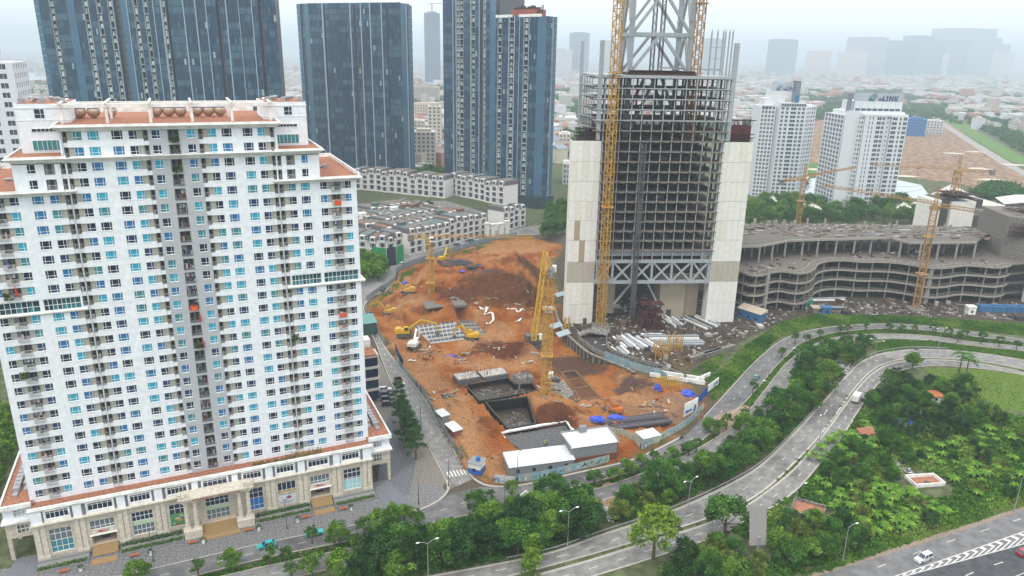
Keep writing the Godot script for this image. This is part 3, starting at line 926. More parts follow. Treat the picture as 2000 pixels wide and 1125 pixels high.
	for k in 4: tb.rod(Vector3(cos(TAU * k / 4) * 0.7,-0.3,sin(TAU * k / 4) * 0.7),Vector3(cos(TAU * k / 4) * 0.7,0.8,sin(TAU * k / 4) * 0.7),0.06)
	put("tank_leg",tb,M.metal_grey,tank)
	var tn := 0
	var ord := ["leftmost of the nine","second of the left three","third of the left three, beside the first post","first of the three in the middle bay","middle one of the three in the middle bay","last of the three in the middle bay","first of the three in the right bay","middle one of the three in the right bay","rightmost of the nine"]
	for s in [-19.0,-16.2,-13.4 + 0.6,-3.3,-0.6,2.0,5.6,8.2,10.8]:
		var lb = "round steel roof water tank, " + ord[tn]
		if tn == 0:
			tank.position = apt(s,-19.5,97.1); tank.rotation.y = APT_TURN; tank.set_meta("label",lb)
		else: dup(tank,apt(s,-19.5,97.1),APT_TURN + tn,lb)
		tn += 1
	var du := 0
	for q in [-1,1]:
		for k in 7:
			var d := MB.new()
			var x = q * (21.0 + k * 1.25)
			var z := -11.0 - (k % 3) * 2.2
			var y := 101.1
			if k % 3 == 0:
				d.box(-0.55,0.55,0,0.9,-0.4,0.4); d.rod(Vector3(0,0.9,0),Vector3(0,1.05,0),0.35,8)
			elif k % 3 == 1:
				d.rod(Vector3(-0.9,0.8,0),Vector3(0.7,0.8,0),0.33,8); d.rod(Vector3(0.7,0.8,0),Vector3(1.1,0.2,0.3),0.33,8); d.box(-0.8,-0.6,0,0.6,-0.2,0.2); d.box(0.2,0.4,0,0.6,-0.2,0.2)
			else:
				d.rod(Vector3(0,0,0),Vector3(0,0.7,0),0.3,8); d.ball(Vector3(0,0.8,0),Vector3(0.55,0.4,0.55),8,5)
			var o := put(["condenser_box","duct_pipe","roof_cowl"][k % 3],d,M.metal_grey)
			o.position = apt(x,z,y); o.rotation.y = APT_TURN + k
			tag(o,"%s on the %s rooftop room of the white apartment block" % [["grey condenser box","bent metal duct","mushroom shaped roof cowl"][k % 3],"left" if q < 0 else "right"],["condenser","duct","cowl"][k % 3],"%ss on the %s rooftop room" % [["condenser","duct","cowl"][k % 3],"left" if q < 0 else "right"])
			du += 1
	for q in [-1,1]:
		var d := MB.new()
		d.rod(Vector3(-2.0,0.7,0),Vector3(1.2,0.7,0),0.3,8); d.box(0.8,1.9,0.3,1.2,-0.5,0.5); d.box(-1.6,-1.4,0,0.5,-0.3,0.3); d.box(0.9,1.1,0,0.4,-0.3,0.3)
		var o := put("fan_duct",d,M.metal_grey)
		o.position = apt(q * 33.0,-16,83.82); o.rotation.y = APT_TURN
		tag(o,"white fan duct lying on the terracotta %s wing roof" % ("left" if q < 0 else "right"),"duct")
	# flags and red cloths that hang from balconies
	for fg in [[-33.8,66.9 - 3.4,"red flag on a pole above a left wing balcony rail",0],[1.0,53.0,"red flag hanging at the right edge of a grey middle balcony",0],[1.0,46.6,"second red flag hanging lower beside a grey middle balcony",0],[0.0,55.4,"red flag with a yellow star draped on a middle balcony rail",1],[34.2,77.9,"orange red cloth draped over the topmost right wing balcony",1],[34.0,49.4,"orange red cloth over a right wing balcony below the glazed band",1]]:
		var o: Node3D = thing("balcony_flag",fg[2],"flag",apt(fg[0],0.42,fg[1]),APT_TURN)
		var b := MB.new()
		if fg[3] == 0:
			b.hexa([Vector3(-0.1,-1.0,0),Vector3(-0.1,-1.0,0.03),Vector3(0.35,-0.8,0.03),Vector3(0.35,-0.8,0),Vector3(-0.02,1.3,0),Vector3(-0.02,1.3,0.03),Vector3(0.25,0.5,0.03),Vector3(0.25,0.5,0)])
			put("cloth",b,mat("flag_red",Color(0.5,0.03,0.03),0.8),o)
			b = MB.new(); b.rod(Vector3(-0.05,-1.4,-0.4),Vector3(-0.05,1.5,0.0),0.03)
			put("pole",b,M.metal_grey,o)
		else:
			b.box(-0.8,0.8,-0.5,0.55,0,0.03); b.box(-0.8,0.8,0.5,0.55,-0.3,0.0)
			put("cloth",b,mat("cloth_orange",Color(0.62,0.07,0.02),0.8),o)
			if fg[1] > 54 and fg[1] < 57:
				b = MB.new()
				for k in 5:
					var an := TAU * k / 5 + PI / 2
					b.tri(Vector3(cos(an) * 0.3,sin(an) * 0.3,0.04),Vector3(cos(an - 0.63) * 0.12,sin(an - 0.63) * 0.12,0.04),Vector3(0,0,0.04))
					b.tri(Vector3(cos(an) * 0.3,sin(an) * 0.3,0.04),Vector3(0,0,0.04),Vector3(cos(an + 0.63) * 0.12,sin(an + 0.63) * 0.12,0.04))
				put("star",b,M.yellow,o)

func big_window(a: Node3D,x0: float,x1: float,y0: float,y1: float,z: float,nx: int,trans: Array,lower: String,upper: String) -> void:
	var ms := []
	for k in range(1,nx): ms.append(float(k) / nx)
	var f := put("window",window_frame(x1 - x0,y1 - y0,ms,trans,0.12,0.09),M.frame,a)
	f.position = Vector3(x0,y0,z)
	if trans.size() > 0 and lower != upper:
		var b := MB.new(); b.box(0.05,x1 - x0 - 0.05,0.05,(y1 - y0) * 0.48,0.02,0.05)
		put("pane",b,M[lower],f)
		b = MB.new(); b.box(0.05,x1 - x0 - 0.05,(y1 - y0) * 0.48 + 0.002,y1 - y0 - 0.05,0.02,0.05)
		put("pane",b,M[upper],f)
	else:
		put("pane",pane_mesh(x1 - x0,y1 - y0),M[lower],f)

func apartment_podium(a: Node3D,r: RandomNumberGenerator) -> void:
	var F := 4.6
	var low := MB.new(); var up := MB.new(); var gry := MB.new(); var trim := MB.new(); var dark := MB.new()
	# openings per bay: [x0,x1,kind]
	var bays := [[-35.7,-31.2,"win"],[-27.5,-22.4,"door"],[-18.9,-14.3,"mint"],[-10.8,-7.2,"poster"],[-2.7,2.7,"mint"],[7.2,10.8,"blue"],[14.3,18.8,"banner"],[22.4,27.4,"door"],[31.0,35.5,"cyan"]]
	# ground storey wall between openings
	var x := -38.6
	for b in bays:
		low.box(x,b[0],0,9.6,F - 0.6,F)
		x = b[1]
		var h: float = 8.0
		var base: float = 1.8
		low.box(b[0],b[1],h,9.6,F - 0.6,F)
		if b[2] != "door": low.box(b[0],b[1],0,base,F - 0.6,F)
	low.box(x,38.6,0,9.6,F - 0.6,F)
	low.box(-38.6,-38.0,0,9.6,-30,F - 0.6); low.box(38.0,38.6,0,9.6,-30,F - 0.6)
	# piers with a moulded base between bays
	for px in [-37.3,-29.4,-20.6,-12.6,12.6,20.6,29.2,37.2]:
		var p := MB.new()
		for o in [-0.62,0.62]: p.box(px + o - 0.5,px + o + 0.5,1.6,9.2,F,F + 0.22)
		p.box(px - 1.3,px + 1.3,0.0,1.6,F,F + 0.36)
		p.box(px - 1.25,px + 1.25,9.2,9.6,F,F + 0.32)
		put("pier",p,M.cream_light,a)
	for k in 9:
		var b = bays[k]
		var x0: float = b[0]; var x1: float = b[1]
		match b[2]:
			"win": big_window(a,x0,x1,1.8,8.0,F - 0.4,4,[0.22,0.5,0.78],"glass_teal","glass_grey")
			"mint":
				big_window(a,x0,x1,1.8,8.0,F - 0.4,5,[0.2,0.42,0.6,0.8],"glass_grey","glass_dark")
				var s := MB.new(); s.box(x0 + 0.1,x1 - 0.1,4.4,5.5,F - 0.26,F - 0.2)
				put("frosted_band",s,mat("mint",Color(0.38,0.5,0.36),0.4),a)
			"poster":
				big_window(a,x0,x1,1.8,8.0,F - 0.4,3,[0.55,0.78],"glass_grey","glass_dark")
				var s := MB.new()
				s.box(x0 + 0.1,x1 - 0.1,2.0,5.4,F - 0.25,F - 0.2)
				put("shop_poster",s,mat("poster_green",Color(0.12,0.38,0.16),0.5,"strong",1.3),a)
				for q in 12:
					var t := MB.new()
					var px := r.randf_range(x0 + 0.2,x1 - 1.2); var py := r.randf_range(2.1,5.0)
					t.box(px,px + r.randf_range(0.4,1.1),py,py + r.randf_range(0.15,0.4),F - 0.199,F - 0.19 + q * 0.001)
					put("poster_print",t,[M.sign_red,M.paint_white,M.yellow][q % 3],a)
			"blue":
				big_window(a,x0,x1,1.8,8.0,F - 0.4,3,[0.2,0.55,0.78],"glass_blue","glass_dark")
				var s := MB.new(); s.box(x0 + 0.08,x1 - 0.08,1.9,5.0,F - 0.345,F - 0.33)
				put("blue_film",s,mat("film_blue",Color(0.02,0.16,0.42),0.3),a)
			"cyan":
				big_window(a,x0,x1,1.8,8.0,F - 0.4,4,[0.2,0.5,0.56,0.8],"glass_cyan","glass_dark")
				var s := MB.new(); s.box(x0 + 0.08,x1 - 0.08,1.9,4.8,F - 0.345,F - 0.33)
				put("pale_film",s,mat("film_cyan",Color(0.3,0.56,0.6),0.3),a)
			"banner":
				big_window(a,x0,x1,4.6,8.0,F - 0.4,4,[0.3],"glass_dark","glass_dark")
				var s := MB.new(); s.box(x0 + 0.05,x1 - 0.05,1.8,5.0,F - 0.12,F - 0.04)
				var bn := put("clinic_banner",s,M.paint_white,a)
				var t := put("banner_lettering",text_mesh("PHÒNG KHÁM MH",0.36,0.02),M.sign_blue,bn)
				t.position = Vector3((x0 + x1) / 2,4.68,F - 0.02)
				s = MB.new(); s.ball(Vector3((x0 + x1) / 2 + 0.3,3.5,F - 0.03),Vector3(0.62,0.42,0.02),12,6)
				put("banner_emblem",s,M.sign_red,bn)
				s = MB.new(); s.ball(Vector3((x0 + x1) / 2 + 0.75,3.5,F - 0.025),Vector3(0.22,0.36,0.02),10,6)
				s.rod(Vector3(x0 + 1.1,3.0,F - 0.02),Vector3(x0 + 2.2,2.75,F - 0.02),0.09)
				s.ball(Vector3(x0 + 1.05,3.1,F - 0.02),Vector3(0.14,0.14,0.02),8,5)
				for q in 4: s.box(x0 + 0.4,x1 - 0.5 - q * 0.3,2.45 - q * 0.16,2.5 - q * 0.16,F - 0.04,F - 0.025)
				put("banner_print",s,M.sign_blue,bn)
				s = MB.new(); s.box(x0 + 0.05,x1 - 0.05,5.0,5.5,F - 0.2,F - 0.1)
				put("yellow_strip",s,mat("ochre",Color(0.4,0.27,0.05),0.6),a)
			"door":
				big_window(a,x0,x1,5.6,8.0,F - 0.4,5,[0.3],"glass_grey","glass_grey")
				var s := MB.new(); s.box(x0,x1,4.4,5.6,F - 0.5,F - 0.1)
				put("door_lintel",s,M.cream_light,a)
				s = MB.new(); s.box(x0 - 0.3,x1 + 0.3,4.25,4.4,F - 0.6,F + 0.4)
				put("door_canopy",s,M.white_trim,a)
				var t := put("lobby_lettering",text_mesh("SẢNH 2" if x0 < 0 else "SẢNH 1",0.5,0.06),M.sign_red,a)
				t.position = Vector3((x0 + x1) / 2,4.95,F - 0.06)
				s = MB.new()
				s.box(x0,x1,0,1.75,-3,F)
				s.box(x0 - 0.02,x0 + 0.1,1.75,4.4,-2,F - 0.4); s.box(x1 - 0.1,x1 + 0.02,1.75,4.4,-2,F - 0.4)
				put("lobby_floor",s,mat("porch",Color(0.55,0.46,0.36),0.7,"blotch",3),a)
				s = MB.new(); s.box(x0,x1,1.75,4.4,-2.3,-2.0); s.box((x0 + x1) / 2 - 0.9,(x0 + x1) / 2 + 0.9,1.76,1.78,1.6,2.6)
				put("lobby_door",s,M.steel_dark,a)
				var f := put("door_frame",window_frame(x1 - x0,2.6,[0.2,0.4,0.6,0.8],[],0.12,0.08),M.metal_grey,a)
				f.position = Vector3(x0,1.75,-1.98)
				for q in 9:
					s = MB.new(); s.box(x0 - 0.1,x1 + 0.1,1.6 - 0.155 * (q + 1),1.6 - 0.155 * q,F + 0.28 * q,F + 0.28 * (q + 1))
					put("step",s,mat("step_wood",Color(0.42,0.28,0.13),0.7,"rough",2) if not M.has("step_wood") else M.step_wood,a)
				for q in 5:
					s = MB.new(); s.box(x0 - 0.1,x1 + 0.1,0.0,0.5 - 0.1 * q,8.6 + 0.36 * q,8.6 + 0.36 * (q + 1))
					put("step",s,M.step_wood,a)
	# entablature between the storeys
	put("podium_wall",low,M.cream,a)
	var e := MB.new()
	e.box(-38.7,38.7,9.6,9.85,F - 0.6,F + 0.45); e.box(-38.8,38.8,9.85,10.05,F - 0.6,F + 0.8)
	put("string_course",e,M.cream_light,a)
	# upper storey: white piers,grey bays,framed windows
	gry.box(-38.6,38.6,10.05,13.15,F - 0.7,F - 0.35)
	put("upper_wall",gry,M.wall_mid,a)
	for px in [-37.5,-29.4,-20.5,-12.6,-4.55,4.55,12.6,20.5,29.4,37.4]:
		var w := 1.75 if absf(px) < 37 else 2.2
		if absf(px) < 5: w = 1.4
		var p := MB.new(); p.box(px - w / 2,px + w / 2,10.05,13.1,F - 0.35,F + 0.1)
		put("upper_pier",p,M.white,a)
	for b in [[-36.0,-30.8],[-27.7,-21.9],[-19.0,-14.0],[-11.0,-6.0],[-3.1,3.1],[6.1,11.1],[14.1,19.0],[21.9,27.6],[30.5,35.6]]:
		var s := MB.new()
		s.box(b[0],b[1],10.05,10.75,F - 0.35,F + 0.02); s.box(b[0],b[1],12.75,13.1,F - 0.35,F + 0.02)
		s.box(b[0],b[0] + 0.35,10.75,12.75,F - 0.35,F + 0.02); s.box(b[1] - 0.35,b[1],10.75,12.75,F - 0.35,F + 0.02)
		put("window_surround",s,M.white_trim,a)
		big_window(a,b[0] + 0.36,b[1] - 0.36,10.76,12.74,F - 0.34,5,[0.75],"glass_dark","glass_dark")
	var pc := MB.new()
	for st in [[0.12,13.15,13.35],[0.26,13.35,13.55],[0.42,13.55,13.75]]:
		pc.box(-38.7 - st[0] * 0.5,38.7 + st[0] * 0.5,st[1],st[2],F - 0.25,F + st[0])
	pc.box(-38.9,38.9,13.75,14.12,F - 0.2,F + 0.3)
	put("podium_cornice",pc,M.white_trim,a)
	var tf := MB.new(); tf.box(-38.6,38.6,12.95,13.05,-1.0,F - 0.2)
	put("podium_terrace",tf,M.terracotta,a)
	# side pavilions with drive-through gates
	for q in [-1,1]:
		var p := MB.new()
		var xa := 38.6; var xb := 44.4
		var bx := func(m: MB,x0: float,x1: float,y0: float,y1: float,z0: float,z1: float) -> void:
			m.box(minf(q * x0,q * x1),maxf(q * x0,q * x1),y0,y1,z0,z1)
		bx.call(p,xa,xb,5.6,9.6,0.6,1.2); bx.call(p,xb - 0.8,xb,0,5.6,0.2,1.2); bx.call(p,xb - 0.7,xb,5.0,9.6,-30,0.6)
		bx.call(p,xb - 0.8,xb,0,5.6,-8.2,-7.2); bx.call(p,xb - 0.8,xb,0,5.6,-30,-20)
		bx.call(p,xa,xb,5.3,5.6,-30,0.6)
		put("gate_wall",p,M.cream,a)
		var w := MB.new()
		bx.call(w,xa,xb,10.05,13.1,0.2,0.9); bx.call(w,xb - 0.6,xb,10.05,13.1,-30,0.2)
		put("pavilion_wall",w,M.white,a)
		var c := MB.new()
		bx.call(c,xa,xb + 0.5,9.6,10.05,-30.2,1.9)
		bx.call(c,xa,xb + 0.5,13.1,13.75,-30.2,1.7); bx.call(c,xa,xb + 0.5,13.75,14.2,1.2,1.7); bx.call(c,xb + 0.1,xb + 0.5,13.75,14.2,-30.2,1.2)
		put("pavilion_cornice",c,M.white_trim,a)
		var t := MB.new(); bx.call(t,xa - 0.4,xb + 0.1,13.75,13.85,-30,1.2)
		put("pavilion_roof",t,M.terracotta,a)
		big_window(a,40.0 * q - (2.4 if q < 0 else 0.0),40.0 * q + (2.4 if q > 0 else 0.0),10.7,12.6,0.86,3,[0.7],"glass_grey","glass_grey")
		big_window(a,39.8 * q - (2.4 if q < 0 else 0.0),39.8 * q + (2.4 if q > 0 else 0.0),6.6,8.9,1.16,3,[0.5],"glass_grey","glass_grey")
		for k in 2:
			var d := MB.new()
			for u in 9: d.box(-0.7,0.7,0.15,0.95,-9.0 + u * 1.9 - 0.8,-9.0 + u * 1.9 + 0.8)
			d.box(-0.5,0.5,0.0,0.3,-10,9)
			var o := put("air_conditioning_rack",d,M.metal_grey)
			o.position = apt(q * (40.4 + k * 1.9),-14.0 + k * 2.0,13.85); o.rotation.y = APT_TURN
			tag(o,"long grey row of roof ducts on the %s podium roof, %s one" % ["left" if q < 0 else "right","inner" if k == 0 else "outer"],"ducts")
	# portico
	var po := MB.new()
	po.box(-7.9,7.9,10.0,10.3,F - 0.1,8.2); po.box(-8.2,8.2,10.3,10.9,F - 0.1,8.5); po.box(-8.5,8.5,10.9,11.2,F - 0.1,8.8)
	put("portico_entablature",po,M.cream_light,a)
	for q in [-8.0,-6.6,6.6,8.0]:
		var b := MB.new(); b.box(q - 0.35,q + 0.35,11.2,12.2,7.9,8.6); b.ball(Vector3(q,12.4,8.25),Vector3(0.4,0.35,0.4),8,5)
		put("portico_finial",b,M.cream_light,a)
	for q in [-7.0,-5.0,5.0,7.0]:
		var b := MB.new()
		b.rod(Vector3(q,2.3,7.3),Vector3(q,9.6,7.3),0.55,14,0.47); b.box(q - 0.75,q + 0.75,9.55,10.0,6.6,8.0); b.box(q - 0.7,q + 0.7,2.3,2.7,6.65,7.95)
		put("column",b,M.cream_light,a)
	for q in [-6.0,6.0]:
		var b := MB.new(); b.box(q - 2.0,q + 2.0,0,2.3,6.2,8.5); b.box(q - 2.1,q + 2.1,1.95,2.15,6.1,8.6)
		put("pedestal",b,M.cream_light,a)
	var pf := MB.new(); pf.box(-4.0,4.0,0.0,1.9,F - 0.6,6.0)
	put("porch_floor",pf,mat("porch_pale",Color(0.58,0.5,0.4),0.7,"blotch",4),a)
	for q in 12:
		var s := MB.new(); s.box(-4.0,4.0,0,1.9 - 0.125 * (q + 1),6.0 + 0.21 * q,6.0 + 0.21 * (q + 1))
		put("step",s,M.step_wood,a)
	for q in 5:
		var s := MB.new(); s.box(-4.5,4.5,0.0,0.5 - 0.1 * q,8.9 + 0.3 * q,8.9 + 0.3 * (q + 1))
		put("step",s,M.step_wood,a)
	var tx := put("sign_lettering",text_mesh("TÒA NHÀ A1 - IA20 CIPUTRA",0.62,0.08),M.sign_red,a)
	tx.position = Vector3(0,10.62,8.55)
	var inner := MB.new(); inner.box(-38,38,0,9.6,-0.5,-0.3)
	put("inner_wall",inner,M.wall_mid,a)
	# plinth and planting walls in front
	mat("plinth_stone",Color(0.26,0.26,0.26),0.85,"blotch",3)
	for s in [[-38.6,-28.3],[-21.8,-8.2],[8.2,21.8],[27.8,38.6]]:
		var pl := MB.new()
		pl.box(s[0],s[1],0,0.55,F + 0.36,8.8)
		pl.box(s[0],s[1],0,0.95,F + 0.36,F + 1.0)
		put("plinth",pl,M.plinth_stone,a)

	# forecourt in front,laid with grey pavers,and the grey deck at the side
	var fc := MB.new()
	fc.sheet(poly2([apt(-75,4),apt(46,4),apt(50,6),V(-18.3,-174.4),V(-16.4,-171.5),V(-18.6,-167.4),V(-21.9,-164.1),V(-25.3,-162.2),V(-32.5,-158.7),V(-59.5,-148.2),V(-79.0,-139.6),V(-102.0,-129.5),apt(-75,22)]),0.1)
	struct("forecourt_paving",fc,mat("pavers",Color(0.25,0.25,0.255),0.95,"strong",5))
	var sd := MB.new()
	sd.sheet(poly2([V(-39.9,-204.5),V(-38.5,-214.8),V(-26.8,-186.0),V(-26.4,-170.5),V(-30.8,-165.7),V(-34.8,-167.9)]),0.13)
	struct("tile_deck",sd,mat("deck",Color(0.19,0.20,0.22),0.9,"strong",4))
	var dw := MB.new()
	for q in [-1,1]:
		dw.sheet(poly2([apt(q * 38.7,1.0),apt(q * 43.6,1.0),apt(q * 46.5,16.3),apt(q * 39.5,16.0)]),0.16)
	struct("driveway",dw,mat("drive_grey",Color(0.17,0.18,0.2),0.9,"blotch",4))

# ---------------------------------------------------------------- the unfinished skyscraper
func lattice(b: MB,from: Vector3,to: Vector3,w: float,step: float,th: float,side := Vector3.ZERO,tri_section := false) -> void:
	# a square (or three-chord) lattice girder between two points
	var d := (to - from)
	var L := d.length()
	d /= L
	var s := side if side != Vector3.ZERO else (d.cross(Vector3.UP) if absf(d.y) < 0.9 else Vector3.RIGHT)
	s = (s - d * s.dot(d)).normalized()
	var u := s.cross(d).normalized()
	var cs := []
	if tri_section:
		cs = [s * w / 2,-s * w / 2,(u if u.y > 0 else -u) * w * 0.95]
	else:
		cs = [(s + u) * w / 2,(s - u) * w / 2,(-s - u) * w / 2,(-s + u) * w / 2]
	for c in cs: b.bar(from + c,to + c,th)
	var k := maxi(1,int(L / step))
	for q in k:
		var a := from + d * (L * q / k)
		var e := from + d * (L * (q + 1) / k)
		for f in cs.size():
			var c1: Vector3 = cs[f]
			var c2: Vector3 = cs[(f + 1) % cs.size()]
			b.bar(a + c1,a + c2,th * 0.6)
			if (q + f) % 2 == 0: b.bar(a + c1,e + c2,th * 0.6)
			else: b.bar(a + c2,e + c1,th * 0.6)

func build_skyscraper() -> void:
	var r := RandomNumberGenerator.new()
	r.seed = 9
	var a := thing("skyscraper","unfinished steel skyscraper frame between two tall white clad legs","skyscraper",Vector3(23.52,0,-303.55),0.0848)
	# legs: a core wearing pale panels,some weathered,some missing
	var rows := [0.0,9.1,19.1,28.3,37.8,46.4,54.7,63.0,71.2,79.7]
	var tints := [M.clad_white,mat("clad_light",Color(0.72,0.72,0.69),0.7,"faint",20),mat("clad_cream",Color(0.68,0.665,0.60),0.75,"faint",18),mat("clad_old",Color(0.44,0.41,0.35),0.8,"streak",15),mat("clad_tan",Color(0.40,0.33,0.24),0.85,"streak",12)]
	for leg in [[0.0,12.1],[63.5,76.3]]:
		var c := MB.new()
		c.box(leg[0] + 0.3,leg[1] - 0.3,0,79.6,-5.7,-0.3)
		put("leg_core",c,M.concrete_dark,a)
		for k in 9:
			var n := 5
			var old: int = 3 if (k == 2) else 0
			for q in n:
				var x0: float = leg[0] + (leg[1] - leg[0]) * q / n
				var x1: float = leg[0] + (leg[1] - leg[0]) * (q + 1) / n
				var m: Material = tints[[0,0,0,1,1,2][r.randi() % 6]]
				if old: m = tints[3]
				if leg[0] == 0.0 and ((k == 4 and q == 1) or (k == 3 and q == 2) ): m = tints[4]
				if leg[0] > 1.0 and k == 0: m = tints[1]
				var p := MB.new()
				var y0: float = rows[k]
				if leg[0] == 0.0 and k == 0 and q == 3:
					p.box(x0 + 0.03,x1 - 0.03,2.6,rows[1] - 0.12,-0.3,0.0); p.box(x0 + 0.03,x0 + 0.8,0,2.6,-0.3,0.0)
				else:
					var steps := 6 # a folded sheet
					for f in steps:
						var u0 := x0 + 0.03 + (x1 - x0 - 0.06) * f / steps
						var u1 := x0 + 0.03 + (x1 - x0 - 0.06) * (f + 1) / steps
						p.box(u0,u1,y0 + 0.06,rows[k + 1] - 0.06,-0.3,0.0 if f % 2 == 0 else -0.09)
				put("cladding_panel",p,m,a)
			for q in 2: # the leg's flank
				var p := MB.new()
				p.box(leg[0] - 0.06,leg[0] + 0.2,rows[k] + 0.06,rows[k + 1] - 0.06,-5.9 + q * 2.95,-5.9 + (q + 1) * 2.95 - 0.05)
				put("flank_panel",p,tints[[0,2,2][r.randi() % 3]],a)
	# floors with a folded front edge,held by pale mullions
	var mx := []
	for k in 11: mx.append(15.1 + 4.4 * k)
	for k in 18:
		var y := 33.6 + 4.2 * k
		var x0 := 12.2 if y < 80 else 8.0
		var x1 := 63.4 if y < 80 else 64.6
		var s := MB.new()
		var depth := 40.0 if y < 88 else 32.0
		s.box(x0,x1,y - 0.22,y,-depth if y > 85 else -46.0,-0.6)
		put("floor_slab",s,mat("slab",Color(0.21,0.175,0.15),0.95,"strong",7) if not M.has("slab") else M.slab,a)
		var e := MB.new()
		var pts := [x0]
		for m in mx:
			pts.append(m - 2.2 if m - 2.2 > x0 else m - 1.0)
			pts.append(m)
		pts.append(x1)
		for q in pts.size() - 1:
			var pa: float = pts[q]
			var pb: float = pts[q + 1]
			var za := 0.1 if (q % 2 == 0) else 1.9
			var zb := 1.9 if (q % 2 == 0) else 0.1
			if y > 90: za *= 0.2; zb *= 0.2
			e.hexa([Vector3(pa,y - 0.4,-0.7),Vector3(pa,y - 0.4,za),Vector3(pb,y - 0.4,zb),Vector3(pb,y - 0.4,-0.7),Vector3(pa,y + 0.02,-0.7),Vector3(pa,y + 0.02,za),Vector3(pb,y + 0.02,zb),Vector3(pb,y + 0.02,-0.7)])
		put("slab_edge",e,M.steel_pale if y > 88 else mat("slab_edge_grey",Color(0.30,0.27,0.245),0.85,"strong",5) if not M.has("slab_edge_grey") else (M.steel_pale if y > 88 else M.slab_edge_grey),a)
		# beams and columns inside each storey
		if k < 17:
			var b := MB.new()
			for q in 7:
				var cx := 14.0 + 8.2 * q
				for z in [-9.0,-20.0,-31.0]:
					if y > 88 and z < -30: continue
					b.box(cx - 0.35,cx + 0.35,y,y + 3.98,z - 0.35,z + 0.35)
			for z in [-3.0,-9.0,-20.0]: b.box(x0,x1,y + 3.4,y + 3.9,z - 0.2,z + 0.2)
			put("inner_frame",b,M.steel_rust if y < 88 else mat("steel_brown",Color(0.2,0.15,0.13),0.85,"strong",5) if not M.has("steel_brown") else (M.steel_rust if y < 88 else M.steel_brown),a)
			if y < 84:
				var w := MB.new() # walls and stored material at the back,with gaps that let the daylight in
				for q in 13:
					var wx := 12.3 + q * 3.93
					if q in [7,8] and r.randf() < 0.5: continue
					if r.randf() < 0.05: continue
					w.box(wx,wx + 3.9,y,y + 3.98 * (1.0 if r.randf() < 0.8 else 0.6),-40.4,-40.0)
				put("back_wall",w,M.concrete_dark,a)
				var h := MB.new()
				for q in 10:
					var hx := r.randf_range(14,60)
					h.box(hx,hx + r.randf_range(0.5,2.5),y,y + r.randf_range(0.3,1.6),-8 - r.randf() * 10,-6.5)
				put("stored_material",h,M.steel_dark if k % 2 else M.steel_rust,a).set_meta("kind","stuff")
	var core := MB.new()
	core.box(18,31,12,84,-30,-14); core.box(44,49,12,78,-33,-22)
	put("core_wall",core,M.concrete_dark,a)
	for m in mx:
		var b := MB.new()
		b.box(m - 0.13,m + 0.13,28.6,105.0,-0.9,-0.55)
		b.box(m - 0.05,m + 0.05,28.6,105.0,-0.55,-0.2)
		put("mullion",b,mat("mullion_pale",Color(0.52,0.55,0.57),0.5) if not M.has("mullion_pale") else M.mullion_pale,a)
	for m in [12.6,62.9]:
		var b := MB.new(); b.box(m - 0.3,m + 0.3,28.6,105.0,-1.2,-0.4)
		put("mullion",b,M.steel_pale,a)
	# belt truss
	var t := MB.new()
	t.box(12.2,63.4,27.7,29.0,-1.6,0.1); t.box(12.2,63.4,18.4,19.6,-1.6,0.1)
	t.box(12.2,63.4,30.6,33.2,-1.5,-1.2)
	put("truss_chord",t,M.steel_pale,a)
	var nd := [13.1,20.0,28.7,37.4,46.2,55.0,62.7]
	for q in nd.size():
		var b := MB.new(); b.box(nd[q] - 0.45,nd[q] + 0.45,19.6,27.7,-1.3,-0.3)
		put("truss_post",b,M.steel_pale,a)
		if q < 6:
			b = MB.new(); b.bar(Vector3(nd[q] + 0.5,19.5,-0.7),Vector3(nd[q + 1] - 0.5,27.8,-0.7),0.8)
			b.bar(Vector3(nd[q] + 0.5,27.8,-0.9),Vector3(nd[q + 1] - 0.5,19.5,-0.9),0.8)
			put("truss_brace",b,M.steel_pale,a)
			b = MB.new()
			for s in [-1,1]: b.prism(PackedVector2Array([Vector2(0,0),Vector2(2.4,0),Vector2(0.6,1.6),Vector2(-0.6,1.6),Vector2(-2.4,0)]),0,0.1) if false else b.box(nd[q] - 1.5,nd[q] + 1.5,19.4 if s < 0 else 26.9,20.4 if s < 0 else 27.9,-0.5,-0.2)
			put("gusset_plate",b,M.steel_pale,a)
	var db := MB.new()
	db.box(12.3,63.3,18.8,28.4,-14.3,-14.0)
	put("truss_backing",db,M.steel_rust,a)
	# concrete cores and braces under the truss
	var cc := MB.new()
	cc.box(43.5,55.0,0,18.3,-16,-6); cc.box(55.0,62,0,18.3,-18,-9)
	put("concrete_core",cc,mat("core_tan",Color(0.36,0.31,0.24),0.9,"streak",10),a)
	var cd := MB.new(); cd.box(47,49.3,1.0,4.2,-6.2,-5.9)
	put("core_doorway",cd,M.door_dark,a)
	cc = MB.new(); cc.box(19.0,23.4,2,18.3,-14,-8)
	put("concrete_core",cc,M.core_tan,a)
	for q in [[Vector3(30.8,18.4,-5),Vector3(22.6,7.5,-5)],[Vector3(36.4,18.4,-5),Vector3(43.2,6.0,-5)]]:
		var b := MB.new(); b.bar(q[0],q[1],0.8)
		put("brace",b,M.steel_pale,a)
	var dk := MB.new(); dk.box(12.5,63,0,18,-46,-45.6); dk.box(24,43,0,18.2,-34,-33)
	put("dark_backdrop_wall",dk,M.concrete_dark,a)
	# columns that rise past the roof line
	for q in [[9.7,11.3,80.0,118.7,-1.6,0.0],[5.5,6.8,84.0,118.6,-22,-20.6],[64.2,66.0,80.0,118.6,-1.4,0.0]]:
		var b := MB.new(); b.box(q[0],q[1],q[2],q[3],q[4],q[5])
		put("tall_column",b,M.steel_pale,a)
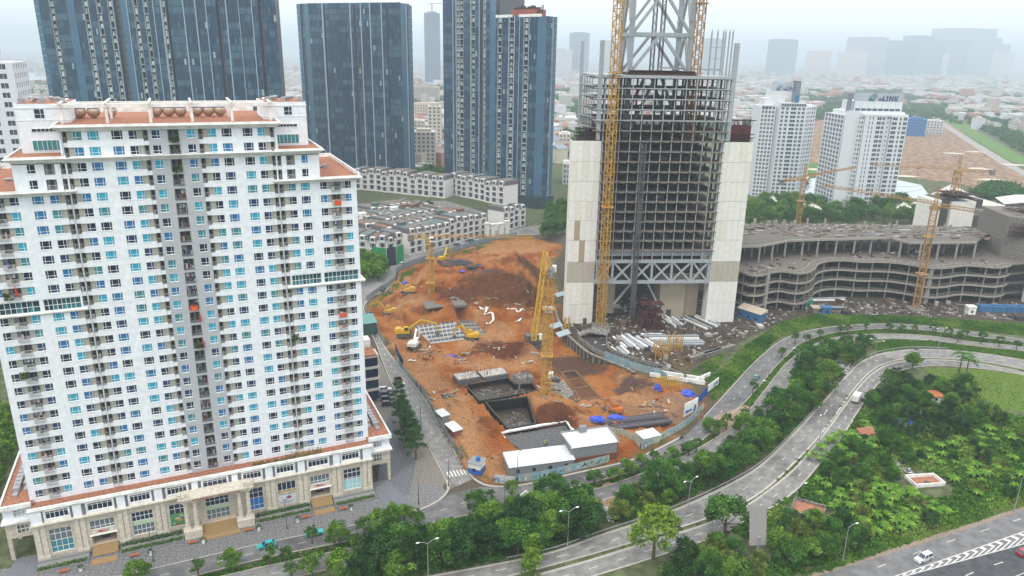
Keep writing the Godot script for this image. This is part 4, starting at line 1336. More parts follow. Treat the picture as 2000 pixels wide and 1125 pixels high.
	for q in [58.8,60.9,63.0,63.8,65.2,66.4]:
		var b := MB.new(); b.box(q - 0.25,q + 0.25,82.0,123.2,-14.3 + (q - 58) * 0.5,-13.8 + (q - 58) * 0.5)
		b.bar(Vector3(q,123.2,-14 + (q - 58) * 0.5),Vector3(q + 0.25,124.0,-14 + (q - 58) * 0.5),0.25)
		put("slender_post",b,M.steel_pale,a)
	var tie := MB.new()
	for y in [88.0,93.0,98.0,103.0,108.5,112.5,117.0]:
		tie.bar(Vector3(58.8,y,-13.6),Vector3(63.0,y,-11.6),0.22)
	tie.bar(Vector3(37,108.6,-14),Vector3(63.8,108.0,-12),0.6)
	for y in [84.5,88.7,92.9,97.1,101.3,104.8]:
		tie.bar(Vector3(6.1,y,-21),Vector3(10.5,y,-1),0.4)
	put("tie_beam",tie,M.steel_pale,a)
	# side bay columns to the left and right of the upper floors
	for q in 5:
		for s in [[8.2,9.4],[64.4,57.5]]:
			var b := MB.new(); b.box(s[0] - 0.2,s[0] + 0.2,80,105,-6.0 * (q + 1),-6.0 * (q + 1) + 0.4)
			put("side_column",b,M.steel_pale,a)
	var roof := MB.new()
	roof.box(8,64.5,105.0,105.7,-32,0.0)
	put("roof_edge",roof,M.steel_pale,a)
	roof = MB.new(); roof.box(22,50,105.7,106.5,-30,-2.5)
	for q in 24: roof.box(22 + r.randf() * 26,23 + r.randf() * 27,106.5,106.5 + r.randf_range(0.2,1.2),-4 - r.randf() * 3,-3)
	put("roof_deck",roof,M.steel_rust,a)
	# mega frame above the roof
	for z in [-12.0,-29.0]:
		for x in [24.6,49.6]:
			var b := MB.new(); b.box(x - 0.95,x + 0.95,80,148,z - 0.95,z + 0.95)
			put("mega_column",b,M.steel_pale,a)
			b = MB.new(); b.box(x - 1.25,x + 1.25,120.6,121.2,z - 1.25,z + 1.25); b.box(x - 1.25,x + 1.25,127,127.5,z - 1.25,z + 1.25)
			put("column_flange",b,M.steel_pale,a)
		for y in [121.6,137.5]:
			var b := MB.new(); b.box(25.5,48.7,y - 0.7,y + 0.7,z - 0.6,z + 0.6)
			put("mega_beam",b,M.steel_pale,a)
		for y in [[81.0,105.6],[107.0,121.0],[122.2,137.0]]:
			for s in [-1,1]:
				var b := MB.new(); b.bar(Vector3(37.1 + s * 11.8,y[0],z),Vector3(37.1 + s * 0.9,y[1],z),1.15)
				put("mega_brace",b,M.steel_pale,a)
	for x in [24.6,49.6]:
		for y in [121.6,137.5]:
			var b := MB.new(); b.box(x - 0.5,x + 0.5,y - 0.7,y + 0.7,-28.0,-13.0)
			put("mega_beam",b,M.steel_pale,a)
		for s in [[107.0,121.0],[122.2,137.0]]:
			for q in [-1,1]:
				var b := MB.new(); b.bar(Vector3(x,s[0],-20.5 + q * 7.8),Vector3(x,s[1],-20.5 + q * 0.8),1.0)
				put("mega_brace",b,M.steel_pale,a)
	for x in [34.9,38.4]: # hoist masts in the middle
		var b := MB.new(); lattice(b,Vector3(x,105,-16),Vector3(x,146,-16),1.5,1.6,0.2)
		put("hoist_mast",b,M.steel_rust,a)
	var hb := MB.new(); lattice(hb,Vector3(29.6,4,0.9),Vector3(29.6,79,0.9),1.7,1.7,0.24)
	hb.box(28.9,30.3,8,24,0.3,1.4); hb.box(28.9,30.3,40,56,0.3,1.3)
	put("hoist_mast",hb,M.steel_dark,a)
	# rusty scaffolds on the leg tops
	for q in [[1.5,11.5,80.0,84.6],[65.5,76.0,80.0,88.6]]:
		var b := MB.new()
		for k in 26:
			b.rod(Vector3(r.randf_range(q[0],q[1]),q[2],r.randf_range(-6,-0.4)),Vector3(r.randf_range(q[0],q[1]),q[3],r.randf_range(-6,-0.4)),0.09,4,-1,false)
		for y in [q[2] + 1.2,q[2] + 2.6,q[3] - 0.3]:
			b.box(q[0],q[1],y,y + 0.18,-6,-0.5)
			b.rod(Vector3(q[0] - 0.8,y + 0.3,-0.3),Vector3(q[1] + 0.6,y + 0.3,-0.3),0.1,4)
		for k in 50: b.rod(Vector3(q[0] + (q[1] - q[0]) * k / 50.0,q[2],-0.4),Vector3(q[0] + (q[1] - q[0]) * k / 50.0 + 0.1,q[2] + r.randf_range(0.6,1.6),-0.4),0.05,4,-1,false)
		put("rusty_scaffold",b,M.steel_rust,a)
	var mb := MB.new(); mb.box(66.6,74.8,79.7,86.2,-5.5,-0.9)
	put("shuttering_box",mb,mat("maroon",Color(0.14,0.045,0.05),0.85,"strong",4),a)

# ---------------------------------------------------------------- tower cranes
func tower_crane(called: String,label: String,base: Vector3,h: float,w: float,jib_yaw: float,jib: float,counter: float,apex: float,m: Material,foot := 0.0) -> Node3D:
	var a := thing(called,label,"tower crane",base,0,"tower cranes of the building sites")
	var b := MB.new()
	lattice(b,Vector3(0,foot,0),Vector3(0,h - 2.5,0),w,w * 0.95,w * 0.13,Vector3(cos(jib_yaw + 0.5),0,-sin(jib_yaw + 0.5)))
	put("mast",b,m,a)
	for y in [h * 0.35,h * 0.7]:
		b = MB.new(); b.box(-w * 0.85,w * 0.85,y,y + 0.35,-w * 0.85,w * 0.85)
		put("mast_collar",b,m,a)
	b = MB.new(); b.box(-w * 0.62,w * 0.62,h - 2.5,h - 0.9,-w * 0.62,w * 0.62); b.rod(Vector3(0,h - 0.9,0),Vector3(0,h - 0.4,0),w * 0.6,12)
	put("slewing_ring",b,m,a)
	if foot == 0.0:
		b = MB.new(); b.box(-w * 1.3,w * 1.3,0,0.9,-w * 1.3,w * 1.3)
		put("concrete_base",b,M.concrete,a)
	var d := Vector3(cos(jib_yaw),0,-sin(jib_yaw))
	var s := Vector3(-d.z,0,d.x)
	var top := Vector3(0,h,0)
	b = MB.new(); lattice(b,top + d * 0.6,top + d * jib,1.3,1.6,0.16,s,true)
	put("jib",b,m,a)
	b = MB.new(); lattice(b,top - d * 0.6,top - d * counter,1.4,1.9,0.18,s)
	b.t = Transform3D.IDENTITY
	put("counter_jib",b,m,a)
	b = MB.new(); b.t = Transform3D(Basis(Vector3.UP,jib_yaw),top - d * (counter - 1.4))
	for k in 3: b.box(-1.4 + k * 0.95,-1.4 + k * 0.95 + 0.85,-2.0,0.9,-0.9,0.9)
	put("counterweight",b,M.concrete,a)
	b = MB.new(); b.t = Transform3D(Basis(Vector3.UP,jib_yaw),top + s * 1.5 + d * 0.8)
	b.box(-0.8,0.9,-1.9,0.2,-0.7,0.7)
	var cab := put("cab",b,M.white_trim,a)
	b = MB.new(); b.t = Transform3D(Basis(Vector3.UP,jib_yaw),top + s * 1.5 + d * 0.8)
	b.box(0.905,0.93,-1.3,-0.1,-0.6,0.6); b.box(-0.5,0.8,-1.2,-0.2,0.705,0.73); b.box(-0.5,0.8,-1.2,-0.2,-0.73,-0.705)
	put("cab_window",b,M.glass_dark,cab)
	if apex > 0.5:
		b = MB.new()
		lattice(b,top,top + Vector3(0,apex,0),1.1,1.3,0.16,d)
		put("apex",b,m,a)
		b = MB.new()
		for f in [0.35,0.75]: b.bar(top + Vector3(0,apex,0),top + d * jib * f + Vector3(0,1.2,0),0.09)
		b.bar(top + Vector3(0,apex,0),top - d * (counter - 2.0) + Vector3(0,0.7,0),0.09)
		put("tie_rod",b,M.steel_dark,a)
	b = MB.new()
	var tp := top + d * jib * 0.45
	b.t = Transform3D(Basis(Vector3.UP,jib_yaw),tp); b.box(-0.7,0.7,-0.5,-0.1,-0.6,0.6); b.bar(Vector3(0,-0.5,0),Vector3(0,-7,0),0.07); b.box(-0.25,0.25,-7.8,-7.0,-0.2,0.2)
	put("hook_trolley",b,M.steel_dark,a)
	return a

func build_cranes() -> void:
	var sk := Transform3D(Basis(Vector3.UP,0.0848),Vector3(23.52,0,-303.55))
	tower_crane("tower_crane","tall orange lattice crane climbing the front left of the steel skyscraper",sk * Vector3(15.0,0,4.5),152,2.9,2.0,45,14,8,M.crane_yellow)
	tower_crane("tower_crane","thick orange crane mast rising from the skyscraper roof on its right",sk * Vector3(50.6,80,-5.5),76,2.9,0.4,45,14,8,mat("crane_orange",Color(0.42,0.22,0.07),0.7,"rough",4),0.01)
	tower_crane("tower_crane","faded yellow crane standing inside the curved concrete building on its left",Vector3(169.6,0,-429.2),47.5,2.7,0.72,66,26.4,8,M.crane_faded)
	tower_crane("tower_crane","faded yellow crane on a pad in front of the curved concrete building",Vector3(192.4,0,-331.6),51.0,2.6,2.223,57.4,19.6,8.5,M.crane_faded)
	tower_crane("tower_crane","most distant faded yellow crane, standing on top of a concrete core",Vector3(262,37,-435),15.6,2.8,2.866,48,19,8.5,M.crane_faded,0.01)
	tower_crane("tower_crane","small yellow flat topped crane at the left of the orange earth",Vector3(-37.5,0,-322.8),33.6,2.3,0.05,47,10,0.0,M.crane_yellow)
	# the yellow crane in the pit,with a sign on its mast
	var c := tower_crane("tower_crane","yellow crane in the middle of the pit with a white sign on its mast",Vector3(12.2,-1,-230),48.0,2.4,1.62,14,6,1.5,M.crane_yellow)
	var b := MB.new(); b.box(-1.25,1.25,32.6,34.9,1.36,1.46)
	var sg := put("mast_sign",b,M.paint_white,c)
	var tx := put("sign_lettering",text_mesh("TC1",0.95,0.04),M.sign_blue,sg)
	tx.position = Vector3(0,33.75,1.49)
	# crawler crane whose lattice boom leans against the sky
	var k := thing("crawler_crane","bright yellow lattice boom crane leaning beside the pit crane","crawler crane",Vector3(10.2,-0.2,-283),0.35)
	b = MB.new()
	for s in [-1,1]:
		b.box(-3.2,3.2,0,1.1,s * 2.0 - 0.5,s * 2.0 + 0.5); b.rod(Vector3(-3.2,0.55,s * 2.0 - 0.5),Vector3(-3.2,0.55,s * 2.0 + 0.5),0.55,10); b.rod(Vector3(3.2,0.55,s * 2.0 - 0.5),Vector3(3.2,0.55,s * 2.0 + 0.5),0.55,10)
	put("crawler_track",b,M.steel_dark,k)
	b = MB.new(); b.box(-3.4,1.6,1.2,3.0,-1.5,1.5); b.box(-4.4,-3.2,1.1,3.3,-1.7,1.7)
	put("upper_body",b,M.steel_dark,k)
	b = MB.new(); b.box(0.6,2.4,1.3,3.6,1.0,2.2)
	put("cab",b,M.white_trim,k)
	b = MB.new(); lattice(b,Vector3(-2.0,1.8,3.0),Vector3(5.2,37,-4.5),1.8,1.5,0.28,Vector3(0.8,0,0.6))
	put("boom",b,M.yellow,k)
	b = MB.new(); b.bar(Vector3(5.2,37,-4.5),Vector3(5.8,6,-4.5),0.09); b.box(5.5,6.1,5,6,-4.8,-4.2)
	put("hoist_line",b,M.steel_dark,k)

# ---------------------------------------------------------------- the blue glass towers
func glass_face(gl: MB,fin: MB,bx: MB,A: Vector2,B: Vector2,y0: float,y1: float,fh: float,strips: Array,r: RandomNumberGenerator) -> void:
	# one face of a curtain wall,A to B left to right as seen from outside; strips: [end fraction,kind]
	var L := A.distance_to(B)
	var d := (B - A) / L
	var yaw := atan2(-d.y,d.x)
	var tr := Transform3D(Basis(Vector3.UP,yaw),Vector3(A.x,0,A.y))
	gl.t = tr; fin.t = tr; bx.t = tr
	var nf := int((y1 - y0) / fh)
	fh = (y1 - y0) / nf
	var prev := 0.0
	for s in strips:
		var x0 := prev * L
		var x1: float = s[0] * L
		prev = s[0]
		match s[1]:
			"F":
				fin.col = Color(0.26,0.34,0.42)
				fin.box(x0,x1,y0,y1,-0.2,0.55)
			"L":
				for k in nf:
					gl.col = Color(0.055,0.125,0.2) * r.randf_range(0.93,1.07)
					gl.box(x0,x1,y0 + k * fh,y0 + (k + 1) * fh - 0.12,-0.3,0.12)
			"R":
				gl.col = Color(0.012,0.022,0.045)
				gl.box(x0,x1,y0,y1,-2.6,-2.4)
				fin.col = Color(0.05,0.085,0.13)
				fin.box(x0 - 0.1,x0 + 0.15,y0,y1,-2.4,0.2); fin.box(x1 - 0.15,x1 + 0.1,y0,y1,-2.4,0.2)
				for k in nf:
					fin.col = Color(0.03,0.05,0.08)
					fin.box(x0,x1,y0 + k * fh,y0 + k * fh + 0.4,-2.4,-1.6)
			"B":
				gl.col = Color(0.012,0.022,0.04)
				gl.box(x0,x1,y0,y1,-1.5,-1.3)
				for k in nf:
					var y := y0 + k * fh
					bx.col = Color(0.30,0.37,0.39) * r.randf_range(0.7,1.15)
					bx.box(x0,x1,y,y + 0.55,-1.2,0.3)
					bx.box(x0,x0 + 0.3,y + 0.55,y + fh - 0.1,-1.2,0.25)
					bx.box(x1 - 0.3,x1,y + 0.55,y + fh - 0.1,-1.2,0.25)
					if r.randf() < 0.7:
						bx.col = Color(0.42,0.47,0.44) * r.randf_range(0.6,1.2)
						bx.box(lerpf(x0,x1,0.3),lerpf(x0,x1,r.randf_range(0.5,0.75)),y + 0.6,y + fh * r.randf_range(0.5,0.8),-1.2,-0.2)
			_:
				var n := maxi(1,int(roundf((x1 - x0) / 1.7)))
				for k in nf:
					var y := y0 + k * fh
					fin.col = Color(0.012,0.026,0.05) * r.randf_range(0.8,1.2)
					fin.box(x0,x1,y,y + 0.75,-0.3,0.06)
					var paler := r.randf() < 0.34  # a whole storey of panels in a paler tone, picked at random
					for q in n:
						var c := Color(0.016,0.05,0.095) * r.randf_range(0.7,1.35)
						if paler or r.randf() < 0.1: c = Color(0.05,0.11,0.165) * r.randf_range(0.7,1.25)
						if r.randf() < 0.012: c = Color(0.3,0.36,0.38)
						gl.col = c
						var z := r.randf_range(-0.06,0.02)
						var u0 := x0 + (x1 - x0) * q / n
						var u1 := x0 + (x1 - x0) * (q + 1) / n
						gl.quad(Vector3(u0,y + 0.75,z),Vector3(u0,y + fh,z + 0.02),Vector3(u1 - 0.14,y + fh,z + 0.02),Vector3(u1 - 0.14,y + 0.75,z))
					fin.col = Color(0.05,0.085,0.125)
					fin.box(x0,x1,y + fh * 0.62,y + fh * 0.62 + 0.1,-0.25,0.05)
				if x1 - x0 > 3:
					fin.col = Color(0.07,0.115,0.165)
					for q in n + 1: fin.box(x0 + (x1 - x0) * q / n - 0.1,x0 + (x1 - x0) * q / n + 0.02,y0,y1,-0.3,0.1 if q % 3 else 0.22)

func glass_tower(called: String,label: String,faces: Array,foot: PackedVector2Array,h: float,fh: float,seed_: int) -> Node3D:
	var r := RandomNumberGenerator.new()
	r.seed = seed_
	var a := thing(called,label,"skyscraper",Vector3.ZERO,0,"blue glass towers")
	var gl := MB.new(); var fin := MB.new(); var bx := MB.new(); var core := MB.new()
	for f in faces: glass_face(gl,fin,bx,f[0],f[1],9.0,f[2],fh,f[3],r)
	put("glass_panel",gl,M.vc_glass,a).set_meta("kind","stuff")
	put("mullion",fin,M.vc_plain,a).set_meta("kind","stuff")
	if not bx.v.is_empty(): put("balcony",bx,M.vc_plain,a).set_meta("kind","stuff")
	core.prism(foot,0,h - 0.3)
	put("core",core,M.steel_dark,a)
	var pod := MB.new()
	for f in faces:
		var d: Vector2 = (f[1] - f[0]).normalized()
		var nn := Vector2(-d.y,d.x)
		pod.prism(PackedVector2Array([f[0] + nn * 1.5 - d,f[1] + nn * 1.5 + d,f[1] - nn * 3,f[0] - nn * 3]),0,8.9)
	put("podium",pod,mat("podium_dark",Color(0.025,0.04,0.055),0.35),a)
	return a

func strips_from(list: Array) -> Array: # [[edge,kind],...] to fractions of the last edge
	var lo: float = list[0]
	var hi: float = list[list.size() - 1][0]
	var out := []
	for k in range(1,list.size()): out.append([(list[k][0] - lo) / (hi - lo),list[k][1]])
	return out

func build_glass_towers() -> void:
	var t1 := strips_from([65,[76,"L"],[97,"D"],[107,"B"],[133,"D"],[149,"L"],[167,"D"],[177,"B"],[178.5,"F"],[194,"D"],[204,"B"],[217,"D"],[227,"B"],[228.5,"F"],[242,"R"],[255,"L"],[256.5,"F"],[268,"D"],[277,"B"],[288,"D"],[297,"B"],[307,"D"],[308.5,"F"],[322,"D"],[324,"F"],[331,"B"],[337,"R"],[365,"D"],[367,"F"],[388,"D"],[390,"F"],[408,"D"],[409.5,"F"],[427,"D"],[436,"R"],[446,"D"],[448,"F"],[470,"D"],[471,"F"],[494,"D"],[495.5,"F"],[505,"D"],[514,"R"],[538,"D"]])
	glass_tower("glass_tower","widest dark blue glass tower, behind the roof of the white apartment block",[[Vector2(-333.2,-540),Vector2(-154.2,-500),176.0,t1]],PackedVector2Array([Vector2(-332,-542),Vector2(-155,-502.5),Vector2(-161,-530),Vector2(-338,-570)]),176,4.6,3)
	var t2 := strips_from([600,[627,"D"],[630,"F"],[633,"R"],[642,"D"],[662,"D"],[683,"D"],[685,"F"],[690,"D"],[697,"R"],[704,"D"],[706,"F"],[722,"D"],[724,"F"],[744,"D"],[746,"F"],[754,"D"],[757,"R"],[781,"D"]])
	glass_tower("glass_tower","blue glass tower with two pale edges, standing alone left of the gap",[
		[Vector2(-186.5,-700.2),Vector2(-99.1,-665.4),153.5,t2],
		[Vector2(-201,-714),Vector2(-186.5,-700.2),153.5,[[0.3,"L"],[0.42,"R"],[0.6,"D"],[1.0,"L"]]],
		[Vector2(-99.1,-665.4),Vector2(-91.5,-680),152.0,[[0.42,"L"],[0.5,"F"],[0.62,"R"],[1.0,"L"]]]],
		PackedVector2Array([Vector2(-187,-702.5),Vector2(-100,-668),Vector2(-93.5,-680),Vector2(-110,-712),Vector2(-190,-735),Vector2(-199,-714)]),153.5,4.9,4)
	var u := Vector2(0.743,0.669)
	var w := Vector2(0.669,-0.743)
	var c := Vector2(19.2,-555.7)
	var t3 := glass_tower("glass_tower","twin blue glass tower left of the steel skyscraper, its lower half with a red crown",[
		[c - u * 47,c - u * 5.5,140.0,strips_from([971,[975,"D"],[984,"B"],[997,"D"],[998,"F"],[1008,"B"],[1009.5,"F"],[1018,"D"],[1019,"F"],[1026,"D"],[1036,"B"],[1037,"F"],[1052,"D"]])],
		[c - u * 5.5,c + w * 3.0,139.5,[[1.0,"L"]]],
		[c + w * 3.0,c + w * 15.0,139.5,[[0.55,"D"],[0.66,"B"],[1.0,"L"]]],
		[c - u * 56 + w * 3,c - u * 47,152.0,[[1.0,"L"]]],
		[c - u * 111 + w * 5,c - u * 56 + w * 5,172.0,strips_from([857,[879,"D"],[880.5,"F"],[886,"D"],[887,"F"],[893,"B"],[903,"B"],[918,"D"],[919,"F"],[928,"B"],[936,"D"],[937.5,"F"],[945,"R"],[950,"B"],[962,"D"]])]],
		PackedVector2Array([c - u * 46 + w * 1.5,c - u * 6 + w * 1.5,c + w * 4 - u * 1.5,c + w * 15 - u * 1.5,c + w * 30 - u * 25,c - u * 46 + w * 30]),139,4.3,5)
	var ex := MB.new()
	ex.prism(PackedVector2Array([c - u * 110 + w * 7,c - u * 55 + w * 7,c - u * 47 + w * 4,c - u * 47 + w * 32,c - u * 110 + w * 32]),0,171)
	put("taller_core",ex,M.steel_dark,t3)
	var cr := MB.new() # red crown and pale parapet on the lower half
	var yaw := atan2(-u.y,u.x)
	cr.t = Transform3D(Basis(Vector3.UP,yaw),Vector3(c.x,0,c.y))
	cr.box(-34,-10,139,144.5,-14,-3)
	put("red_crown",cr,mat("crown_red",Color(0.38,0.12,0.09),0.85,"rough",6),t3)
	cr = MB.new(); cr.t = Transform3D(Basis(Vector3.UP,yaw),Vector3(c.x,0,c.y))
	cr.box(-47,-31,139.0,141.0,-1.5,0.3); cr.box(-24,-3,139.0,141.0,-1.5,0.3)
	put("parapet",cr,M.white_trim,t3)
	cr = MB.new(); cr.t = Transform3D(Basis(Vector3.UP,yaw),Vector3(c.x,0,c.y))
	for k in 7: cr.box(-33 + k * 3.2,-31.5 + k * 3.2,144.5,146 + (k * 7 % 3) * 0.6,-9,-5)
	lattice(cr,Vector3(-9,141,-3),Vector3(-4,145.5,-1),1.0,1.0,0.18); lattice(cr,Vector3(-4,141,-2),Vector3(-2.5,147,-2),0.8,1.0,0.15)
	put("roof_plant",cr,M.steel_rust,t3)

# ---------------------------------------------------------------- plainer blocks
func punched(wall: MB,glass: MB,A: Vector2,B: Vector2,y0: float,fh: float,nf: int,cols: Array,low := 0.25,high := 0.8,deep := 0.25) -> void:
	# a wall from A to B (left to right seen from outside) with rows of recessed openings; cols: [start,end] fractions
	var L := A.distance_to(B)
	var d := (B - A) / L
	var tr := Transform3D(Basis(Vector3.UP,atan2(-d.y,d.x)),Vector3(A.x,0,A.y))
	wall.t = tr; glass.t = tr
	for k in nf:
		var ya := y0 + k * fh
		var yl := ya + fh * low
		var yh := ya + fh * high
		wall.quad(V(0,0,ya),V(0,0,yl),V(L,0,yl),V(L,0,ya))
		wall.quad(V(0,0,yh),V(0,0,ya + fh),V(L,0,ya + fh),V(L,0,yh))
		var x := 0.0
		for c in cols:
			var a: float = c[0] * L
			var b: float = c[1] * L
			if a > x: wall.quad(V(x,0,yl),V(x,0,yh),V(a,0,yh),V(a,0,yl))
			wall.quad(V(a,0,yl),V(a,0,yh),V(a,-deep,yh),V(a,-deep,yl))
			wall.quad(V(b,-deep,yl),V(b,-deep,yh),V(b,0,yh),V(b,0,yl))
			wall.quad(V(a,0,yl),V(a,-deep,yl),V(b,-deep,yl),V(b,0,yl))
			wall.quad(V(a,-deep,yh),V(a,0,yh),V(b,0,yh),V(b,-deep,yh))
			glass.quad(V(a,-deep,yl),V(a,-deep,yh),V(b,-deep,yh),V(b,-deep,yl))
			if b - a > 1.2:
				wall.box((a + b) / 2 - 0.06,(a + b) / 2 + 0.06,yl,yh,-deep,-deep + 0.08)
			x = b
		if x < L: wall.quad(V(x,0,yl),V(x,0,yh),V(L,0,yh),V(L,0,yl))

func regular(n: int,share := 0.55,pad := 0.03) -> Array:
	var o := []
	for k in n:
		var w := (1.0 - 2 * pad) / n
		o.append([pad + w * (k + 0.5 - share / 2),pad + w * (k + 0.5 + share / 2)])
	return o

func build_link_towers() -> void:
	var pale := mat("link_white",Color(0.62,0.65,0.68),0.75,"faint",12)
	var gd := mat("link_glass",Color(0.06,0.085,0.115),0.2)
	# the right hand one
	var a := thing("residential_tower","pale residential tower on the right with a large the LINK roof sign","tower block",Vector3(247,0,-565),0,"pale residential towers")
	var w := MB.new(); var g := MB.new()
	punched(w,g,Vector2(0,-36),Vector2(1.5,-3),0,3.35,22,regular(6,0.7),0.15,0.85)
	punched(w,g,Vector2(1.5,-1.5),Vector2(10,-1.0),0,3.35,23,[])
	punched(w,g,Vector2(10,-4),Vector2(14.5,1.6),0,3.35,22,regular(3,0.6))
	punched(w,g,Vector2(14.5,3),Vector2(30,3),0,3.35,22,[[0.2,0.25],[0.36,0.41],[0.58,0.78],[0.82,0.95]],0.2,0.85)
	punched(w,g,Vector2(30.6,2),Vector2(34,2),0,3.35,22,[[0.35,0.65]],0.45,0.75)
	punched(w,g,Vector2(34,4),Vector2(46,4),0,3.35,22,[[0.04,0.34],[0.48,0.6],[0.72,0.95]],0.2,0.85)
	w.t = Transform3D.IDENTITY
	w.box(1.8,45.5,0,73.6,-36,-1.6); w.box(14.8,29.8,0,73.6,-3,2.7); w.box(34.3,45.7,0,73.6,-3,3.7); w.box(10,14.8,0,73.6,-6,-2)
	w.box(13.5,46.5,73.7,75.2,-20,3.2); w.box(5,46,73.7,76.5,-34,-2)
	put("wall",w,pale,a)
	put("window",g,gd,a).set_meta("kind","stuff")
	var p := MB.new(); p.box(8,44,76.5,84,-26,-4)
	put("penthouse",p,pale,a)
	for k in 8:
		var b := MB.new(); b.box(9 + k * 4.3,12.6 + k * 4.3,77.2,78.9,-4.0,-3.85)
		put("penthouse_window",b,gd,a)
	for k in 7:
		var b := MB.new(); b.box(8.0 + k * 5.1,8.3 + k * 5.1,79.2,84,-4.0,-3.7)
		put("pilaster",b,pale,a)
	var sc := MB.new()
	sc.box(7.0,44,84,90.2,-4.4,-4.2)
	var sp := put("sign_screen",sc,mat("screen_grey",Color(0.36,0.42,0.46),0.6),a)
	sc = MB.new()
	for k in 19: sc.box(7.0 + k * 2.05,7.12 + k * 2.05,84,90.2,-4.2,-4.1)
	for k in 7: sc.box(7.0,44,84 + k * 1.02,84.1 + k * 1.02,-4.2,-4.08)
	put("screen_grid",sc,pale,sp)
	logo(sp,Vector3(18.0,84.4,-4.0),1.0)
	p = MB.new(); p.box(3.8,6.2,76,90,-8,-5)
	put("stair_shaft",p,mat("shaft_grey",Color(0.16,0.19,0.23),0.5),a)
	# the left hand one
	a = thing("residential_tower","pale residential tower beside the skyscraper with a small the LINK sign on its left","tower block",Vector3(205,0,-624),0,"pale residential towers")
	w = MB.new(); g = MB.new()
	punched(w,g,Vector2(0,-6),Vector2(11,-2),0,3.3,23,regular(4,0.62),0.2,0.85)
	punched(w,g,Vector2(11,-2),Vector2(12,-6),0,3.3,23,[])
	punched(w,g,Vector2(12,-6),Vector2(14,-4),0,3.3,24,[])
	punched(w,g,Vector2(14,0),Vector2(35,1.5),0,3.3,23,[[0.05,0.15],[0.22,0.33],[0.41,0.62],[0.68,0.78],[0.84,0.95]],0.2,0.85)
	punched(w,g,Vector2(35,1.5),Vector2(47,-8),0,3.3,23,[[0.06,0.14],[0.2,0.3],[0.36,0.46],[0.55,0.7],[0.78,0.92]],0.2,0.85)
	w.t = Transform3D.IDENTITY
	w.prism(PackedVector2Array([Vector2(0.4,-6.2),Vector2(10.8,-2.6),Vector2(12,-6.5),Vector2(14.2,-1),Vector2(34.8,0.8),Vector2(46.5,-8.4),Vector2(44,-34),Vector2(2,-34)]),0,75.7)
	w.box(14,35.5,75.7,79,-10,0.5); w.box(3,20,75.7,82,-24,-8)
	w.box(1,11,75.7,76.8,-9,-2.5); w.box(36,45,75.7,77.2,-20,-6)
	put("wall",w,pale,a)
	put("window",g,gd,a).set_meta("kind","stuff")
	for k in 10:
		var b := MB.new(); b.box(14.6 + k * 2.05,16.2 + k * 2.05,76.2,78.3,0.5,0.65)
		put("penthouse_window",b,gd,a)
	p = MB.new(); p.box(7,24,82,88,-20,-8)
	put("penthouse",p,pale,a)
	p = MB.new(); p.box(25,29,75.7,96,-8,-1); p.box(24,29.8,96,96.4,-8.4,-0.6)
	put("stair_shaft",p,M.shaft_grey,a)
	p = MB.new(); p.box(25.4,28.6,79,85,-1,-0.9)
	put("shaft_window",p,M.glass_blue,a)
	sc = MB.new(); sc.box(7,24,88,94.5,-8.3,-8.1)
	sp = put("sign_screen",sc,M.screen_grey,a)
	logo(sp,Vector3(11.5,88.4,-8.0),0.75)

func logo(parent: Node3D,at: Vector3,k: float) -> void:
	var b := MB.new() # two swept leaves over a bar
	b.t = Transform3D(Basis().scaled(Vector3(k,k,k)),at)
	b.box(0,4.4,0,1.0,0,0.2)
	for s in [[Vector3(0.2,1.4,0),Vector3(2.6,2.4,0),Vector3(5.2,5.6,0),Vector3(1.6,3.9,0)],[Vector3(0.4,1.2,0),Vector3(4.4,1.6,0),Vector3(6.4,4.2,0),Vector3(3.0,3.0,0)]]:
		for q in 4:
			var t0: Vector3 = s[q]
			var t1: Vector3 = s[(q + 1) % 4]
			b.bar(t0 + Vector3(0,0,0.1),t1 + Vector3(0,0,0.1),0.42,0.2)
	put("sign_emblem",b,mat("teal_logo",Color(0.03,0.14,0.22),0.5),parent)
	var t := put("sign_lettering",text_mesh("the",2.0 * k,0.2),mat("navy_letter",Color(0.05,0.07,0.2),0.5),parent)
	t.position = at + Vector3(9.4,1.3,0.15) * k
	t = put("sign_lettering",text_mesh("LINK",3.9 * k,0.2),M.navy_letter,parent)
	t.position = at + Vector3(16.0,1.9,0.15) * k

